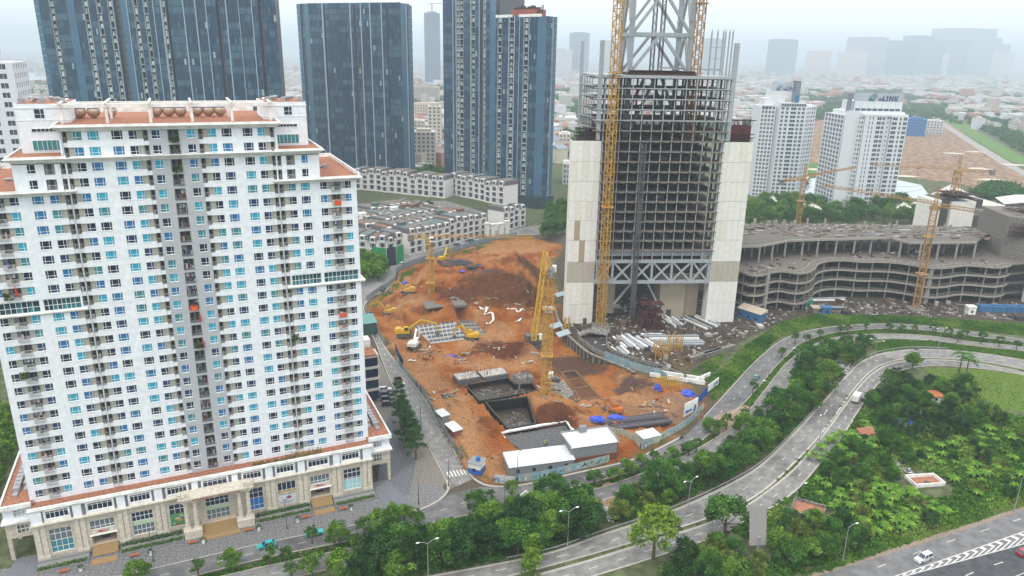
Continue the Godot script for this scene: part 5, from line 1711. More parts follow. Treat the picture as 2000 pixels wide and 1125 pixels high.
# ---------------------------------------------------------------- the curved concrete shell
func build_mall() -> void:
	var r := RandomNumberGenerator.new()
	r.seed = 31
	var a := thing("concrete_shell","unfinished curved concrete building with wavy open floors right of the skyscraper","building",Vector3.ZERO)
	var front := path3([V(104.2,-327.9,4),V(105.5,-325.8,4),V(108.9,-321.2,4),V(113.7,-321.4,4),V(119.7,-326.2,4),V(125.6,-328.7,4),V(131.1,-325.7,4),V(136.6,-327.1,4),V(143.0,-334.3,4),V(147.3,-341.8,4),V(154.5,-348.3,4),V(163.1,-350.2,4),V(172.2,-348.2,4),V(180.1,-348.7,4),V(187.3,-347.8,4),V(193.3,-344.5,4),V(198.7,-340.0,4),V(204.2,-339.1,4),V(210.2,-340.6,4),V(220.1,-344.8,4),V(227.4,-344.0,4),V(233.8,-342.0,4),V(240.8,-344.4,4),V(244.3,-347.5,4)],0.0,1.6)
	var m := front.size()
	var nrm := PackedVector3Array()
	for k in m:
		var d := (front[mini(k + 2,m - 1)] - front[maxi(k - 2,0)]).normalized()
		nrm.append(Vector3(d.z,0,-d.x)) # pointing away from the street
	var floors := [4.0,9.1,14.0,18.8]
	for f in 4:
		var y: float = floors[f]
		var fb := PackedVector2Array()
		for k in m: fb.append(Vector2(front[k].x + nrm[k].x * 0.25,front[k].z + nrm[k].z * 0.25))
		var back := [Vector2(262,-352),Vector2(268,-400),Vector2(215,-402),Vector2(160,-402),Vector2(100,-395),Vector2(92,-345)]
		for q in back: fb.append(q)
		var s := MB.new()
		s.prism(fb,y - 0.35,y,true)
		put("floor_slab",s,mat("shell_floor",Color(0.22,0.20,0.18),0.95,"strong",9) if not M.has("shell_floor") else M.shell_floor,a)
		var e := MB.new() # edge beam standing up along the front
		for k in m - 1:
			e.hexa([front[k] + V(0,0,y - 0.5),front[k] + nrm[k] * -0.25 + V(0,0,y - 0.5),front[k + 1] - nrm[k + 1] * 0.25 + V(0,0,y - 0.5),front[k + 1] + V(0,0,y - 0.5),front[k] + V(0,0,y + 0.45),front[k] - nrm[k] * 0.25 + V(0,0,y + 0.45),front[k + 1] - nrm[k + 1] * 0.25 + V(0,0,y + 0.45),front[k + 1] + V(0,0,y + 0.45)])
		put("edge_beam",e,mat("shell_edge",Color(0.46,0.43,0.375),0.9,"strong",6) if not M.has("shell_edge") else M.shell_edge,a)
		var rb := MB.new()
		for k in range(0,m,3): rb.bar(front[k] + V(0,0,y + 0.18),front[k] + nrm[k] * 3.6 + V(0,0,y + 0.18),0.25,0.4)
		for k in m - 1: rb.bar(front[k] + nrm[k] * 3.6 + V(0,0,y + 0.18),front[k + 1] + nrm[k + 1] * 3.6 + V(0,0,y + 0.18),0.3,0.45)
		put("cross_rib",rb,M.shell_edge,a).set_meta("kind","stuff")
		var db := MB.new()
		for k in 90:
			var p := r.randi_range(0,m - 1)
			var q := front[p] + nrm[p] * r.randf_range(4,30)
			db.col = [Color(0.2,0.17,0.14),Color(0.1,0.08,0.07),Color(0.35,0.33,0.3),Color(0.12,0.06,0.05)][r.randi() % 4]
			db.cube(q + V(0,0,y + 0.25),Vector3(r.randf_range(0.4,3),r.randf_range(0.2,0.8),r.randf_range(0.4,2)),r.randf() * 3)
		stuff("site_debris",db,M.vc_rough,a)
	# columns below: slim ones along the front edge,a few thick ones
	var L := 0.0
	for k in range(2,m,5):
		for z in [1.4,10.0,19.0,28.0]:
			if z > 2 and k % 10 != 2: continue
			var c := MB.new()
			var p = front[k] + nrm[k] * z
			c.rod(p,p + V(0,0,18.5),0.38,7,-1,false)
			put("column",c,M.shell_edge,a)
	for p in [V(118.1,-325.6),V(201.8,-340.7)]:
		var c := MB.new(); c.rod(p,p + V(0,0,18.6 if p.x > 150 else 21.5),1.15,12)
		put("round_column",c,M.shell_edge,a)
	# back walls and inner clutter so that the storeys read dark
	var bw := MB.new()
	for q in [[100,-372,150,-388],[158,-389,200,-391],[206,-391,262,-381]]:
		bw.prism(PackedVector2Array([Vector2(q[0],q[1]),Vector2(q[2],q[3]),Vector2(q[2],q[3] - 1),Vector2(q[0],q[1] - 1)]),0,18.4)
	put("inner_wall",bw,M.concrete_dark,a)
	# the upper deck: a flat roof on tall columns
	var up := [V(101.4,-337.6,27.3),V(110.1,-340.7,27.3),V(117.8,-341.7,27.3),V(136.5,-354.3,27.3),V(153.0,-357.7,27.3),V(175.2,-361.5,27.3),V(192.4,-365.0,27.3),V(196.2,-354.6,27.3),V(213.4,-355.9,27.3),V(232.2,-358.4,27.3)]
	var ub := poly2(up)
	for q in [Vector2(262,-392),Vector2(215,-396),Vector2(170,-396),Vector2(108,-390)]: ub.append(q)
	var us := MB.new(); us.prism(ub,26.7,27.3,true)
	put("roof_slab",us,mat("roof_concrete",Color(0.2,0.185,0.17),0.95,"strong",8),a)
	us = MB.new()
	for k in up.size() - 1: us.bar(up[k] + V(0,0,-0.1),up[k + 1] + V(0,0,-0.1),0.7,1.0)
	put("roof_beam",us,M.shell_edge,a)
	for k in 16: # the deck's columns,front row and one behind
		var f := k / 15.0
		var cv := path3(up,0)
		var p := cv[int(f * (cv.size() - 1))]
		for z in [0.4,11.0,22.0]:
			var c := MB.new()
			c.box(p.x - 0.4,p.x + 0.4,18.6,26.8,p.z - z - 0.4,p.z - z + 0.4)
			put("deck_column",c,M.shell_edge,a)
	var rd := MB.new()
	for k in 260:
		var p := V(r.randf_range(108,250),r.randf_range(-394,-364))
		rd.col = [Color(0.12,0.1,0.09),Color(0.3,0.28,0.25),Color(0.2,0.13,0.1),Color(0.42,0.4,0.37)][r.randi() % 4]
		rd.cube(p + V(0,0,27.45),Vector3(r.randf_range(0.5,5),r.randf_range(0.2,0.7),r.randf_range(0.3,2)),r.randf() * 0.6)
	stuff("roof_rubble",rd,M.vc_rough,a)
	for k in 46: # starter columns that stick out of the roof
		var c := MB.new()
		var p := V(r.randf_range(115,245),r.randf_range(-390,-366))
		c.box(p.x - 0.45,p.x + 0.45,27.2,27.2 + r.randf_range(2.2,4.5),p.z - 0.45,p.z + 0.45)
		put("starter_column",c,M.shell_edge,a)
	var dw := MB.new()
	dw.box(140,172,18.7,26.6,-384,-383); dw.box(143,145,19,22,-382.9,-382.8)
	put("deck_wall",dw,M.concrete,a)
	var wt := MB.new() # rain water lying on the slabs
	for k in 22:
		var p := V(r.randf_range(110,240),r.randf_range(-388,-366))
		var pl := PackedVector2Array()
		for q in 9: pl.append(Vector2(p.x + cos(TAU * q / 9) * r.randf_range(2,6),p.z + sin(TAU * q / 9) * r.randf_range(0.8,2.2)))
		wt.sheet(pl,27.33)
	for k in 8:
		var p := V(r.randf_range(185,225),r.randf_range(-378,-366))
		var pl := PackedVector2Array()
		for q in 9: pl.append(Vector2(p.x + cos(TAU * q / 9) * r.randf_range(1,4),p.z + sin(TAU * q / 9) * r.randf_range(0.6,1.6)))
		wt.sheet(pl,18.84)
	stuff("rain_puddle",wt,mat("puddle",Color(0.2,0.2,0.2),0.04),a)
	# the big concrete core at the right end
	a = thing("concrete_core","rough grey concrete core block with a rusty scaffold band and three small windows","building",Vector3(250,0,-366),-0.12)
	var b := MB.new(); b.prism(PackedVector2Array([Vector2(-2,4),Vector2(3,8),Vector2(26,8),Vector2(34,0),Vector2(34,-24),Vector2(-2,-24)]),0,40)
	put("wall",b,mat("core_grey",Color(0.27,0.25,0.225),0.95,"strong",8),a)
	for k in 3:
		b = MB.new(); b.box(9 + k * 2.4,10.3 + k * 2.4,20.5,23.2,7.9,8.06)
		put("window",b,M.door_dark,a)
		b = MB.new(); b.box(9.5 + k * 2.4,10.2 + k * 2.4,29.2,30.6,7.9,8.06)
		put("window",b,M.door_dark,a)
	b = MB.new()
	for k in 60:
		var x := -2.5 + k * 0.6
		b.bar(Vector3(x,30.5,9.0 if x < 26 else 9.0 - (x - 26)),Vector3(x,37.0 + r.randf() * 1.0,9.0 if x < 26 else 9.0 - (x - 26)),0.14)
	for y in [31.0,33.0,35.5]: b.box(-2.8,26.5,y,y + 0.2,8.05,9.6)
	for k in 70: b.bar(Vector3(r.randf_range(-2,33),40,r.randf_range(-20,7)),Vector3(r.randf_range(-2,33),42.5,r.randf_range(-20,7)),0.12)
	put("scaffold_band",b,M.steel_rust,a)
	b = MB.new(); b.box(12,30,43,43.4,-14,2); b.box(14,28,45.5,45.9,-12,0)
	for k in 14: b.bar(Vector3(12 + k * 1.3,40,2),Vector3(12.3 + k * 1.3,46.5,1),0.16)
	put("climbing_form",b,M.steel_rust,a)
	a = thing("concrete_core","white clad core with dark open bays under the farthest crane","building",Vector3(262,0,-435),0.1)
	b = MB.new(); b.box(-17,-12.5,0,36,-8,8); b.box(-5,10,0,35,-8,7)
	put("white_panel",b,M.clad_white,a)
	b = MB.new(); b.box(-12.4,-5.1,0,36.5,-8,5); b.box(10.1,15,0,36,-8,6)
	put("dark_bay",b,M.concrete_dark,a)
	b = MB.new()
	for k in 30: b.bar(Vector3(r.randf_range(-6,6),36,r.randf_range(-6,6)),Vector3(r.randf_range(-8,8),40.5,r.randf_range(-8,8)),0.2)
	for y in [37.0,38.8]: b.box(-7,8,y,y + 0.25,-8,8)
	put("rusty_scaffold",b,M.steel_rust,a)
	a = thing("clad_leg","narrow white clad leg of another unfinished tower at the right edge","building",Vector3(254,0,-343),0.08)
	for k in 4:
		b = MB.new(); b.box(0,10,k * 6.0 + 0.05,k * 6.0 + 5.95,-5,0.0)
		put("cladding_panel",b,M.clad_white if k != 2 else M.concrete_dark,a)

# ---------------------------------------------------------------- terraced houses beside the site
func townhouse(w: float,h: float,depth: float,roof: Material,label: String,group: String) -> Node3D:
	var a := thing("townhouse",label,"house",Vector3.ZERO,0,group)
	var b := MB.new()
	var e := h - 3.2
	b.box(0.02,w - 0.02,0,e,-depth,0); b.box(-0.05,0.25,0,e,0,0.25); b.box(w - 0.25,w + 0.05,0,e,0,0.25)
	put("wall",b,M.house_white,a)
	b = MB.new(); b.box(-0.05,w + 0.05,e,e + 0.3,-depth,0.45)
	put("cornice",b,M.house_white,a)
	b = MB.new(); b.box(0,w,e * 0.33,e * 0.33 + 0.25,0,0.3)
	put("string_course",b,M.house_white,a)
	b = MB.new()
	b.hexa([Vector3(0,e + 0.3,-depth),Vector3(0,e + 0.3,0.2),Vector3(w,e + 0.3,0.2),Vector3(w,e + 0.3,-depth),Vector3(0,h - 0.2,-depth),Vector3(0,h - 0.2,-1.2),Vector3(w,h - 0.2,-1.2),Vector3(w,h - 0.2,-depth)])
	put("mansard",b,M.mansard,a)
	b = MB.new(); b.box(0.3,w - 0.3,h - 0.2,h + 0.1,-depth + 0.3,-1.4)
	put("roof",b,roof,a)
	b = MB.new(); b.box(w * 0.5 - 1.3,w * 0.5 + 1.3,e + 0.3,h - 0.4,-1.5,0.35); b.box(w * 0.5 - 1.5,w * 0.5 + 1.5,h - 0.4,h - 0.1,-1.5,0.55)
	put("dormer",b,M.house_white,a)
	b = MB.new(); b.box(w * 0.5 - 0.95,w * 0.5 + 0.95,e + 0.7,h - 0.8,0.35,0.4)
	put("dormer_window",b,M.glass_dark,a)
	for f in 3:
		var y := 1.0 + f * (e - 1.2) / 3
		var fr := MB.new()
		fr.box(w * 0.5 - 1.9,w * 0.5 + 1.9,y,y + 3.2,0,0.06)
		var wn := put("window",fr,M.white_trim,a)
		fr = MB.new()
		for q in [[-1.7,-1.15],[-0.95,0.95],[1.15,1.7]]: fr.box(w * 0.5 + q[0],w * 0.5 + q[1],y + 0.15,y + 3.05,0.06,0.1)
		put("pane",fr,M.glass_dark,wn)
		if f > 0:
			fr = MB.new(); fr.box(w * 0.5 - 1.8,w * 0.5 + 1.8,y - 0.3,y - 0.1,0,0.9); fr.box(w * 0.5 - 1.8,w * 0.5 + 1.8,y + 0.7,y + 0.82,0.8,0.9)
			for q in 9: fr.box(w * 0.5 - 1.8 + q * 0.44,w * 0.5 - 1.7 + q * 0.44,y - 0.1,y + 0.7,0.82,0.88)
			put("balcony",fr,M.white_trim,a)
	return a

func house_row(protos: Array,A: Vector3,B: Vector3,w: float,label: String,group: String,r: RandomNumberGenerator) -> void:
	var L := A.distance_to(B)
	var n := int(roundf(L / w))
	var d := (B - A) / L
	var yaw := atan2(-d.z,d.x)
	for k in n:
		var o := dup(protos[[0,0,0,1,1,2,3][r.randi() % 7]],A + d * (L * k / n),yaw,label,group)
		o.scale = Vector3(L / n / w,r.randf_range(0.93,1.07),1.0)
		o.position += Vector3(d.z,0,-d.x) * r.randf_range(0.0,1.3)

func build_townhouses() -> void:
	var r := RandomNumberGenerator.new()
	r.seed = 77
	mat("house_white",Color(0.72,0.71,0.68),0.8,"blotch",6)
	mat("mansard",Color(0.17,0.165,0.175),0.85,"rough",4)
	var roofs := [mat("roof_metal",Color(0.19,0.19,0.19),0.7,"strong",6),mat("roof_tan",Color(0.24,0.215,0.19),0.85,"strong",5),mat("roof_green",Color(0.15,0.21,0.20),0.75,"strong",5),mat("roof_clay",Color(0.29,0.19,0.15),0.85,"strong",5)]
	var ps := []
	for k in 4:
		ps.append(townhouse(5.8,15.6,13.0,roofs[k],"terraced house, white with a dark mansard roof","g"))
	var g := "white terraced houses beside the building site"
	house_row(ps,V(-118.0,-540.9,15.6),V(-48.6,-509.9,15.6),5.8,"white terraced house with dormer in the rear row under the standalone glass tower","terraced houses of the rear row",r)
	house_row(ps,V(-46.4,-526.0,15.6),V(-6.9,-488.1,15.6),5.8,"white terraced house in the row under the twin glass tower","terraced houses under the twin tower",r)
	house_row(ps,V(-6.1,-477.8),V(8.4,-497.5),5.8,"white terraced house on the end of the row under the twin glass tower","end houses of the twin tower row",r)
	var a3: Vector3 = V(-59.6,-412.6)
	var b3: Vector3 = V(-17.3,-466.8)
	house_row(ps,a3,b3,5.8,"white terraced house facing the site fence and parked cars","terraced houses facing the site fence",r)
	var dn := (b3 - a3).normalized()
	var back := Vector3(dn.z,0,-dn.x)
	for k in range(1,5):
		var sh := back * (15.0 * k)
		house_row(ps,a3 + sh - dn * (4.0 * k),b3 + sh - dn * (2.0 + 1.0 * k),5.8,"terraced house in the back rows of the crowded block, mostly its roof showing","back houses of the terraced block",r)
	house_row(ps,V(-93.0,-400.2),V(-69.7,-394.3),5.8,"cream terraced house at the left by the green netting","corner terraced houses by the netting",r)
	house_row(ps,V(-69.7,-394.3),V(-61.9,-403.5),5.8,"cream terraced house round the corner behind green netting","netted corner houses",r)
	for p in ps: # the patterns stand in the row too
		p.free()
	for q in 34: # roof sheds,tanks and boxes
		var o := MB.new()
		var sh := back * (-1.0 - r.randf() * -68.0)
		var p := a3 + dn * r.randf_range(-8,62) + back * r.randf_range(3,70)
		if q % 3 == 0: o.box(-2.2,2.2,0,2.0,-1.6,1.6); o.hexa([Vector3(-2.5,2.0,-1.9),Vector3(-2.5,2.0,1.9),Vector3(2.5,2.0,1.9),Vector3(2.5,2.0,-1.9),Vector3(-2.5,2.3,-1.9),Vector3(-2.5,2.15,1.9),Vector3(2.5,2.15,1.9),Vector3(2.5,2.3,-1.9)])
		else: o.rod(Vector3(-0.9,0.9,0),Vector3(0.9,0.9,0),0.55,9); o.box(-0.7,0.7,0,0.4,-0.4,0.4)
		var n := put("roof_shed" if q % 3 == 0 else "roof_tank",o,[M.white_trim,roofs[2],roofs[3]][r.randi() % 3] if q % 3 == 0 else M.metal_grey)
		n.position = p + Vector3(0,15.7,0); n.rotation.y = atan2(-dn.z,dn.x)
		tag(n,"small shed on a roof of the crowded terraced block" if q % 3 == 0 else "steel water cylinder on a roof of the crowded terraced block","shed" if q % 3 == 0 else "water tank","sheds on the terraced roofs" if q % 3 == 0 else "tanks on the terraced roofs")
	# netting on scaffolds at the corner
	var nt := 0
	for q in [[V(-78.0,-392.7),V(-69.4,-389.2),"green_net","wide bright green netting hung on the corner house"],[V(-69.1,-389.2),V(-64.7,-393.6),"net_dark","dark blue netting between two green sheets"],[V(-64.4,-393.6),V(-61.3,-399.2),"green_net","narrow green netting at the right end of the corner house"]]:
		var o := MB.new()
		var A: Vector3 = q[0]; var B: Vector3 = q[1]
		var n := 10
		for k in n:
			var p := A.lerp(B,float(k) / n) + Vector3(0,0,0.25 * (k % 2))
			var e := A.lerp(B,float(k + 1) / n) + Vector3(0,0,0.25 * ((k + 1) % 2))
			o.quad(p,p + Vector3(0,10.5,0),e + Vector3(0,10.5,0),e)
		tag(put("scaffold_net",o,mat(q[2] + str(nt),Color(0.015,0.30,0.10) if q[2] == "green_net" else Color(0.02,0.03,0.06),0.8,"rough",3)),q[3],"netting")
		nt += 1
	# gate of the housing estate
	var ga := thing("estate_gate","white classical gate arch at the end of the terraced row","gate",V(-10.6,-465.9),0.55)
	for q in [-7.5,-3.2,3.2,7.5]:
		var o := MB.new(); o.box(q - 1.3,q + 1.3,0,9 if absf(q) > 5 else 8,-1.2,1.2); o.box(q - 1.6,q + 1.6,9 if absf(q) > 5 else 8,9.6 if absf(q) > 5 else 8.5,-1.5,1.5)
		put("gate_pier",o,M.house_white,ga)
	var go := MB.new(); go.box(-4.6,4.6,7.0,8.4,-0.9,0.9); go.box(-8.8,-1.9,5.0,5.6,-0.6,0.6); go.box(1.9,8.8,5.0,5.6,-0.6,0.6)
	put("gate_lintel",go,M.house_white,ga)
	# the cream building with dark glazing behind the apartment podium
	var cb := thing("corner_building","small cream building with a terracotta roof and dark glazed corner","building",V(-46.6,-225.6),0.42)
	var o2 := MB.new(); o2.box(-22,-2.5,0,17,-12,2); o2.box(-2.5,1.6,0,17,-10,-3)
	put("wall",o2,M.cream_light,cb)
	for f in 4:
		o2 = MB.new(); o2.box(-2.4,2.0,1.0 + f * 4.0,4.2 + f * 4.0,-2.9,1.2)
		put("window",o2,M.glass_dark,cb)
		o2 = MB.new(); o2.box(-2.7,2.4,4.2 + f * 4.0,5.0 + f * 4.0,-4.2,1.6)
		put("balcony",o2,M.cream_light,cb)
	o2 = MB.new(); o2.box(-22,1.6,17.0,17.4,-12,2)
	put("roof",o2,M.terracotta,cb)
	o2 = MB.new(); o2.box(-5,1.2,17.4,20.2,-9,-5)
	for k in 4: o2.box(-4.4 + k * 1.4,-3.5 + k * 1.4,18,19.6,-5,-4.9)
	put("roof_room",o2,M.white_trim,cb)
	var sh2 := thing("site_shed","dark green shed behind the white apartment block's right corner","shed",V(-60.2,-288.6),0.42)
	o2 = MB.new(); o2.box(-6,3,0,5.2,-5,3)
	put("wall",o2,mat("shed_green",Color(0.03,0.10,0.09),0.7,"rough",3),sh2)
	o2 = MB.new(); o2.hexa([Vector3(-6.4,5.2,-5.4),Vector3(-6.4,5.2,3.4),Vector3(3.4,5.2,3.4),Vector3(3.4,5.2,-5.4),Vector3(-6.4,6.6,-5.4),Vector3(-6.4,5.4,3.4),Vector3(3.4,5.4,3.4),Vector3(3.4,6.6,-5.4)])
	put("roof",o2,mat("shed_teal",Color(0.12,0.3,0.27),0.7,"rough",3),sh2)

# ---------------------------------------------------------------- the city in the haze
func far_block(called: String,label: String,cat: String,spec: Array,depth: float,col: Color,storeys: float,group := "") -> Node3D:
	var p: Vector3 = spec[0]
	var w: float = spec[1]
	var h: float = spec[2]
	var yaw := atan2(-p.x,-p.z) * 0.6
	var a := thing(called,label,cat,p,yaw,group)
	var wl := MB.new(); var gl := MB.new()
	wl.col = col
	if h > 150: col = col.lerp(Color(0.5,0.54,0.58),0.3 if col.v < 0.45 else 0.0)  # distance haze painted into the roof and window colours of tall blocks
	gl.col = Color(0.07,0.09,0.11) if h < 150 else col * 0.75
	wl.box(-w / 2 + 0.3,w / 2 - 0.3,0,h,-depth,-0.4)
	var nf := clampi(int(h / storeys),2,45)
	punched(wl,gl,Vector2(-w / 2,0),Vector2(w / 2,0),0,h / nf,nf,regular(clampi(int(w / 4.5),2,22),0.5),0.25,0.8)
	var side := 1.0 if p.x < 0 else -1.0
	if side > 0: punched(wl,gl,Vector2(w / 2,0),Vector2(w / 2,-depth),0,h / nf,nf,regular(clampi(int(depth / 5.0),2,10),0.4))
	else: punched(wl,gl,Vector2(-w / 2,-depth),Vector2(-w / 2,0),0,h / nf,nf,regular(clampi(int(depth / 5.0),2,10),0.4))
	wl.t = Transform3D.IDENTITY; gl.t = Transform3D.IDENTITY
	put("wall",wl,M.vc,a)
	put("window",gl,M.vc_glass,a).set_meta("kind","stuff")
	wl = MB.new(); wl.col = col * 0.85
	wl.box(-w * 0.3,w * 0.3,h,h + minf(5,h * 0.07),-depth * 0.8,-depth * 0.2)
	put("roof_house",wl,M.vc,a)
	return a

func build_far_city() -> void:
	var r := RandomNumberGenerator.new()
	r.seed = 404
	mat("earth_far",Color(0.34,0.23,0.16),1.0,"strong",90)
	mat("water",Color(0.30,0.36,0.37),0.05)
	mat("sand_far",Color(0.62,0.56,0.46),1.0,"rough",40)
	mat("green_far",Color(0.12,0.22,0.06),1.0,"rough",40)
	mat("road_far",Color(0.36,0.35,0.33),1.0,"rough",30)
	var sheets := [
		["golf_earth","earth_far",0.2,[V(333.3,-1173.8),V(460.7,-1457.7),V(651.9,-1673.5),V(855.5,-1819.7),V(1113.4,-2102.1),V(889.7,-1550.2),V(651.8,-1036.0),V(530.0,-756.8),V(434.9,-534.3),V(385.7,-469.5),V(437.1,-623.8),V(437.5,-715.3),V(399.1,-758.4),V(368.2,-771.8),V(330.5,-785.0),V(309.0,-800.9),V(264.3,-877.5)]],
		["golf_field","earth_far",0.18,[V(1135.8,-2663.1),V(1544.3,-3091.1),V(1267.5,-2367.8),V(873.8,-1859.3),V(677.5,-1710.1)]],
		["lake","water",0.3,[V(290.6,-729.7),V(321.2,-746.1),V(260.0,-600.3),V(231.3,-589.0),V(261.2,-663.0)]],
		["pond_water","water",0.3,[V(382.2,-740.1),V(391.8,-704.5),V(366.7,-643.1),V(334.7,-620.9),V(335.7,-649.9)]],
		["canal_water","water",0.3,[V(125.4,-1823.7),V(166.0,-1835.1),V(113.9,-1150.2),V(95.1,-1131.5)]],
		["river","water",0.3,[V(-2362.1,-2906.9),V(-2238.1,-3673.5),V(-1479.8,-2439.9),V(-1514.7,-2296.1),V(-1650.1,-2020.8)]],
		["distant_river","water",0.3,[V(-4034.6,-4988.6),V(-4207.1,-6639.6),V(-3588.0,-5908.6),V(-3144.3,-3880.4)]],
		["right_river","water",0.3,[V(9884.0,-17012.5),V(15339.9,-21092.6),V(8950.8,-12291.4),V(6997.4,-11761.8)]],
		["putting_green","green_far",0.34,[V(338.6,-852.4),V(362.3,-855.5),V(329.4,-774.2),V(300.8,-763.9)]],
		["canal_road","road_far",0.34,[V(1027.0,-1935.9),V(1062.8,-1984.1),V(745.7,-1247.1),V(609.7,-924.3),V(517.1,-700.6),V(500.6,-677.0),V(577.8,-883.6),V(715.6,-1209.5)]],
		["green_strip","green_far",0.26,[V(1090.7,-2032.0),V(1166.4,-2095.2),V(783.9,-1253.9),V(565.1,-754.3),V(527.7,-701.8),V(616.3,-934.8)]]]
	for s in sheets:
		var b := MB.new(); b.sheet(poly2(s[3]),s[2])
		struct(s[0],b,M[s[1]])
	for q in [V(325.0,-799.1),V(571.0,-968.7),V(614.3,-990.9),V(522.4,-827.2),V(582.5,-867.1),V(414.7,-946.4),V(404.7,-759.0),V(428.0,-864.1),V(486.1,-745.4)]:
		var b := MB.new()
		var pl := PackedVector2Array()
		for k in 10: pl.append(Vector2(q.x + cos(TAU * k / 10) * r.randf_range(8,18),q.z + sin(TAU * k / 10) * r.randf_range(5,12)))
		b.sheet(pl,0.42)
		struct("sand_bunker",b,M.sand_far)
	# the distant high buildings
	var tw := [
		[[V(376,-4624),118.9,245.9],"blue grey tower standing alone left of the skyscraper's crane",Color(0.16,0.22,0.28),60.0],[[V(572,-4757),109.0,205.4],"pale low tower just behind the skyscraper's left columns",Color(0.42,0.44,0.46),60.0],[[V(1341,-5280),144.4,241.0],"grey tower seen right of the skyscraper's steel mast",Color(0.25,0.3,0.34),60.0],[[V(1967,-5706),204.7,256.8],"blue grey slab tower alone in the haze above the left link tower",Color(0.2,0.26,0.31),55.0],
		[[V(2341,-5961),183.8,182.1],"pale round topped tower, the left one of the pair beside the wide gap",Color(0.55,0.48,0.44),40.0],[[V(2712,-6213),221.0,185.9],"pale tower, the right one of the pair beside the wide gap",Color(0.55,0.48,0.44),40.0],[[V(2759,-6245),165.6,296.5],"faint high tower behind the right tower of the pair",Color(0.3,0.33,0.36),60.0],[[V(2938,-6367),209.6,302.2],"faint broad tower left of the dense high cluster",Color(0.3,0.33,0.36),60.0],
		[[V(3262,-6586),280.3,283.8],"dark blue tower on the left of the dense high cluster",Color(0.1,0.16,0.22),60.0],[[V(3550,-7139),327.0,190.8],"white block in front of the dark tower at the cluster's left",Color(0.6,0.55,0.52),45.0],[[V(3495,-6746),235.1,332.7],"slim blue tower second from the left in the high cluster",Color(0.12,0.19,0.26),60.0],[[V(3676,-6868),217.6,283.0],"lower blue tower in the middle of the high cluster",Color(0.12,0.18,0.24),60.0],[[V(3734,-6907),255.3,193.5],"white block in the middle of the high cluster",Color(0.6,0.56,0.53),45.0],
		[[V(3960,-7062),294.3,313.0],"blue tower beside the tallest one of the cluster",Color(0.12,0.19,0.25),60.0],[[V(4127,-7175),522.3,416.1],"tallest and widest tower of the distant cluster",Color(0.22,0.3,0.36),80.0],[[V(4371,-7341),377.6,343.7],"stepped tower right of the tallest one in the cluster",Color(0.2,0.27,0.33),60.0],[[V(4326,-7311),680.4,223.2],"long white apartment slab in front of the tallest tower",Color(0.6,0.55,0.5),50.0],[[V(4637,-7522),281.6,295.7],"right end tower of the distant cluster",Color(0.26,0.31,0.36),60.0],
		[[V(-312,-2861),56.7,254.7],"hazy tower with a crane on top in the gap between two glass towers",Color(0.10,0.15,0.22),40.0],[[V(-700,-2426),28.6,42.4],"white block low in the haze between the two left glass towers",Color(0.6,0.6,0.6),30.0],[[V(238,-4530),182.7,150.1],"long low pale block right of the twin glass tower",Color(0.5,0.5,0.5),60.0]]
	for t in tw: far_block("distant_tower",t[1],"tower block",t[0],t[3],t[2],7.0 if t[0][2] > 60 else 4.0,"distant towers")
	var cr := thing("tower_crane","tiny reddish crane on the hazy tower between two glass towers","tower crane",tw[18][0][0] + Vector3(0,tw[18][0][2],-10))
	var cb := MB.new(); lattice(cb,Vector3.ZERO,Vector3(0,36,0),3.5,4,0.7); put("mast",cb,M.steel_rust,cr)
	cb = MB.new(); cb.bar(Vector3(-22,30,0),Vector3(36,34,0),1.6); put("jib",cb,M.steel_rust,cr)
	# nearer pale classical blocks seen in the gaps
	var cl := [[[V(-92,-751),23.9,37.0],"cream classical block with arched dormers in the gap below",Color(0.52,0.49,0.43)],[[V(-142,-1089),20.8,19.0],"pale tin roofed block behind the classical one",Color(0.45,0.43,0.4)],[[V(-155,-1274),52.1,30.5],"cream terraced block higher in the gap between glass towers",Color(0.5,0.42,0.36)],[[V(-94,-874),15.6,54.1],"tall cream block at the gap's right side",Color(0.5,0.48,0.42)],[[V(-219,-1822),72.2,35.8],"rows of brown roofed blocks at the top of the gap",Color(0.42,0.36,0.32)],[[V(60,-896),13.9,23.2],"pale long house behind the left clad leg",Color(0.55,0.52,0.47)],[[V(110,-1662),28.5,30.6],"white house row left of the skyscraper, upper one",Color(0.55,0.53,0.5)],[[V(48,-673),6.7,18.8],"slim white tower with a dark stripe beside the left clad leg",Color(0.6,0.6,0.6)],[[V(640,-1196),27.4,27.2],"building wrapped in blue netting behind the right link tower",Color(0.03,0.16,0.38)],[[V(689,-1237),30.4,21.5],"grey white building beside the blue netted one",Color(0.5,0.5,0.5)]]
	for t in cl: far_block("city_block",t[1],"building",t[0],25.0,t[2],4.0,"city blocks in the gaps")
	# the second white apartment block at the left edge
	var ab := far_block("apartment_block","second white apartment block cut off by the left edge","building",[apt(-66,-58),34.0,107.0],30.0,Color(0.62,0.64,0.68),3.2)
	ab.rotation.y = APT_TURN
	ab.position = V(-193.5,-263)
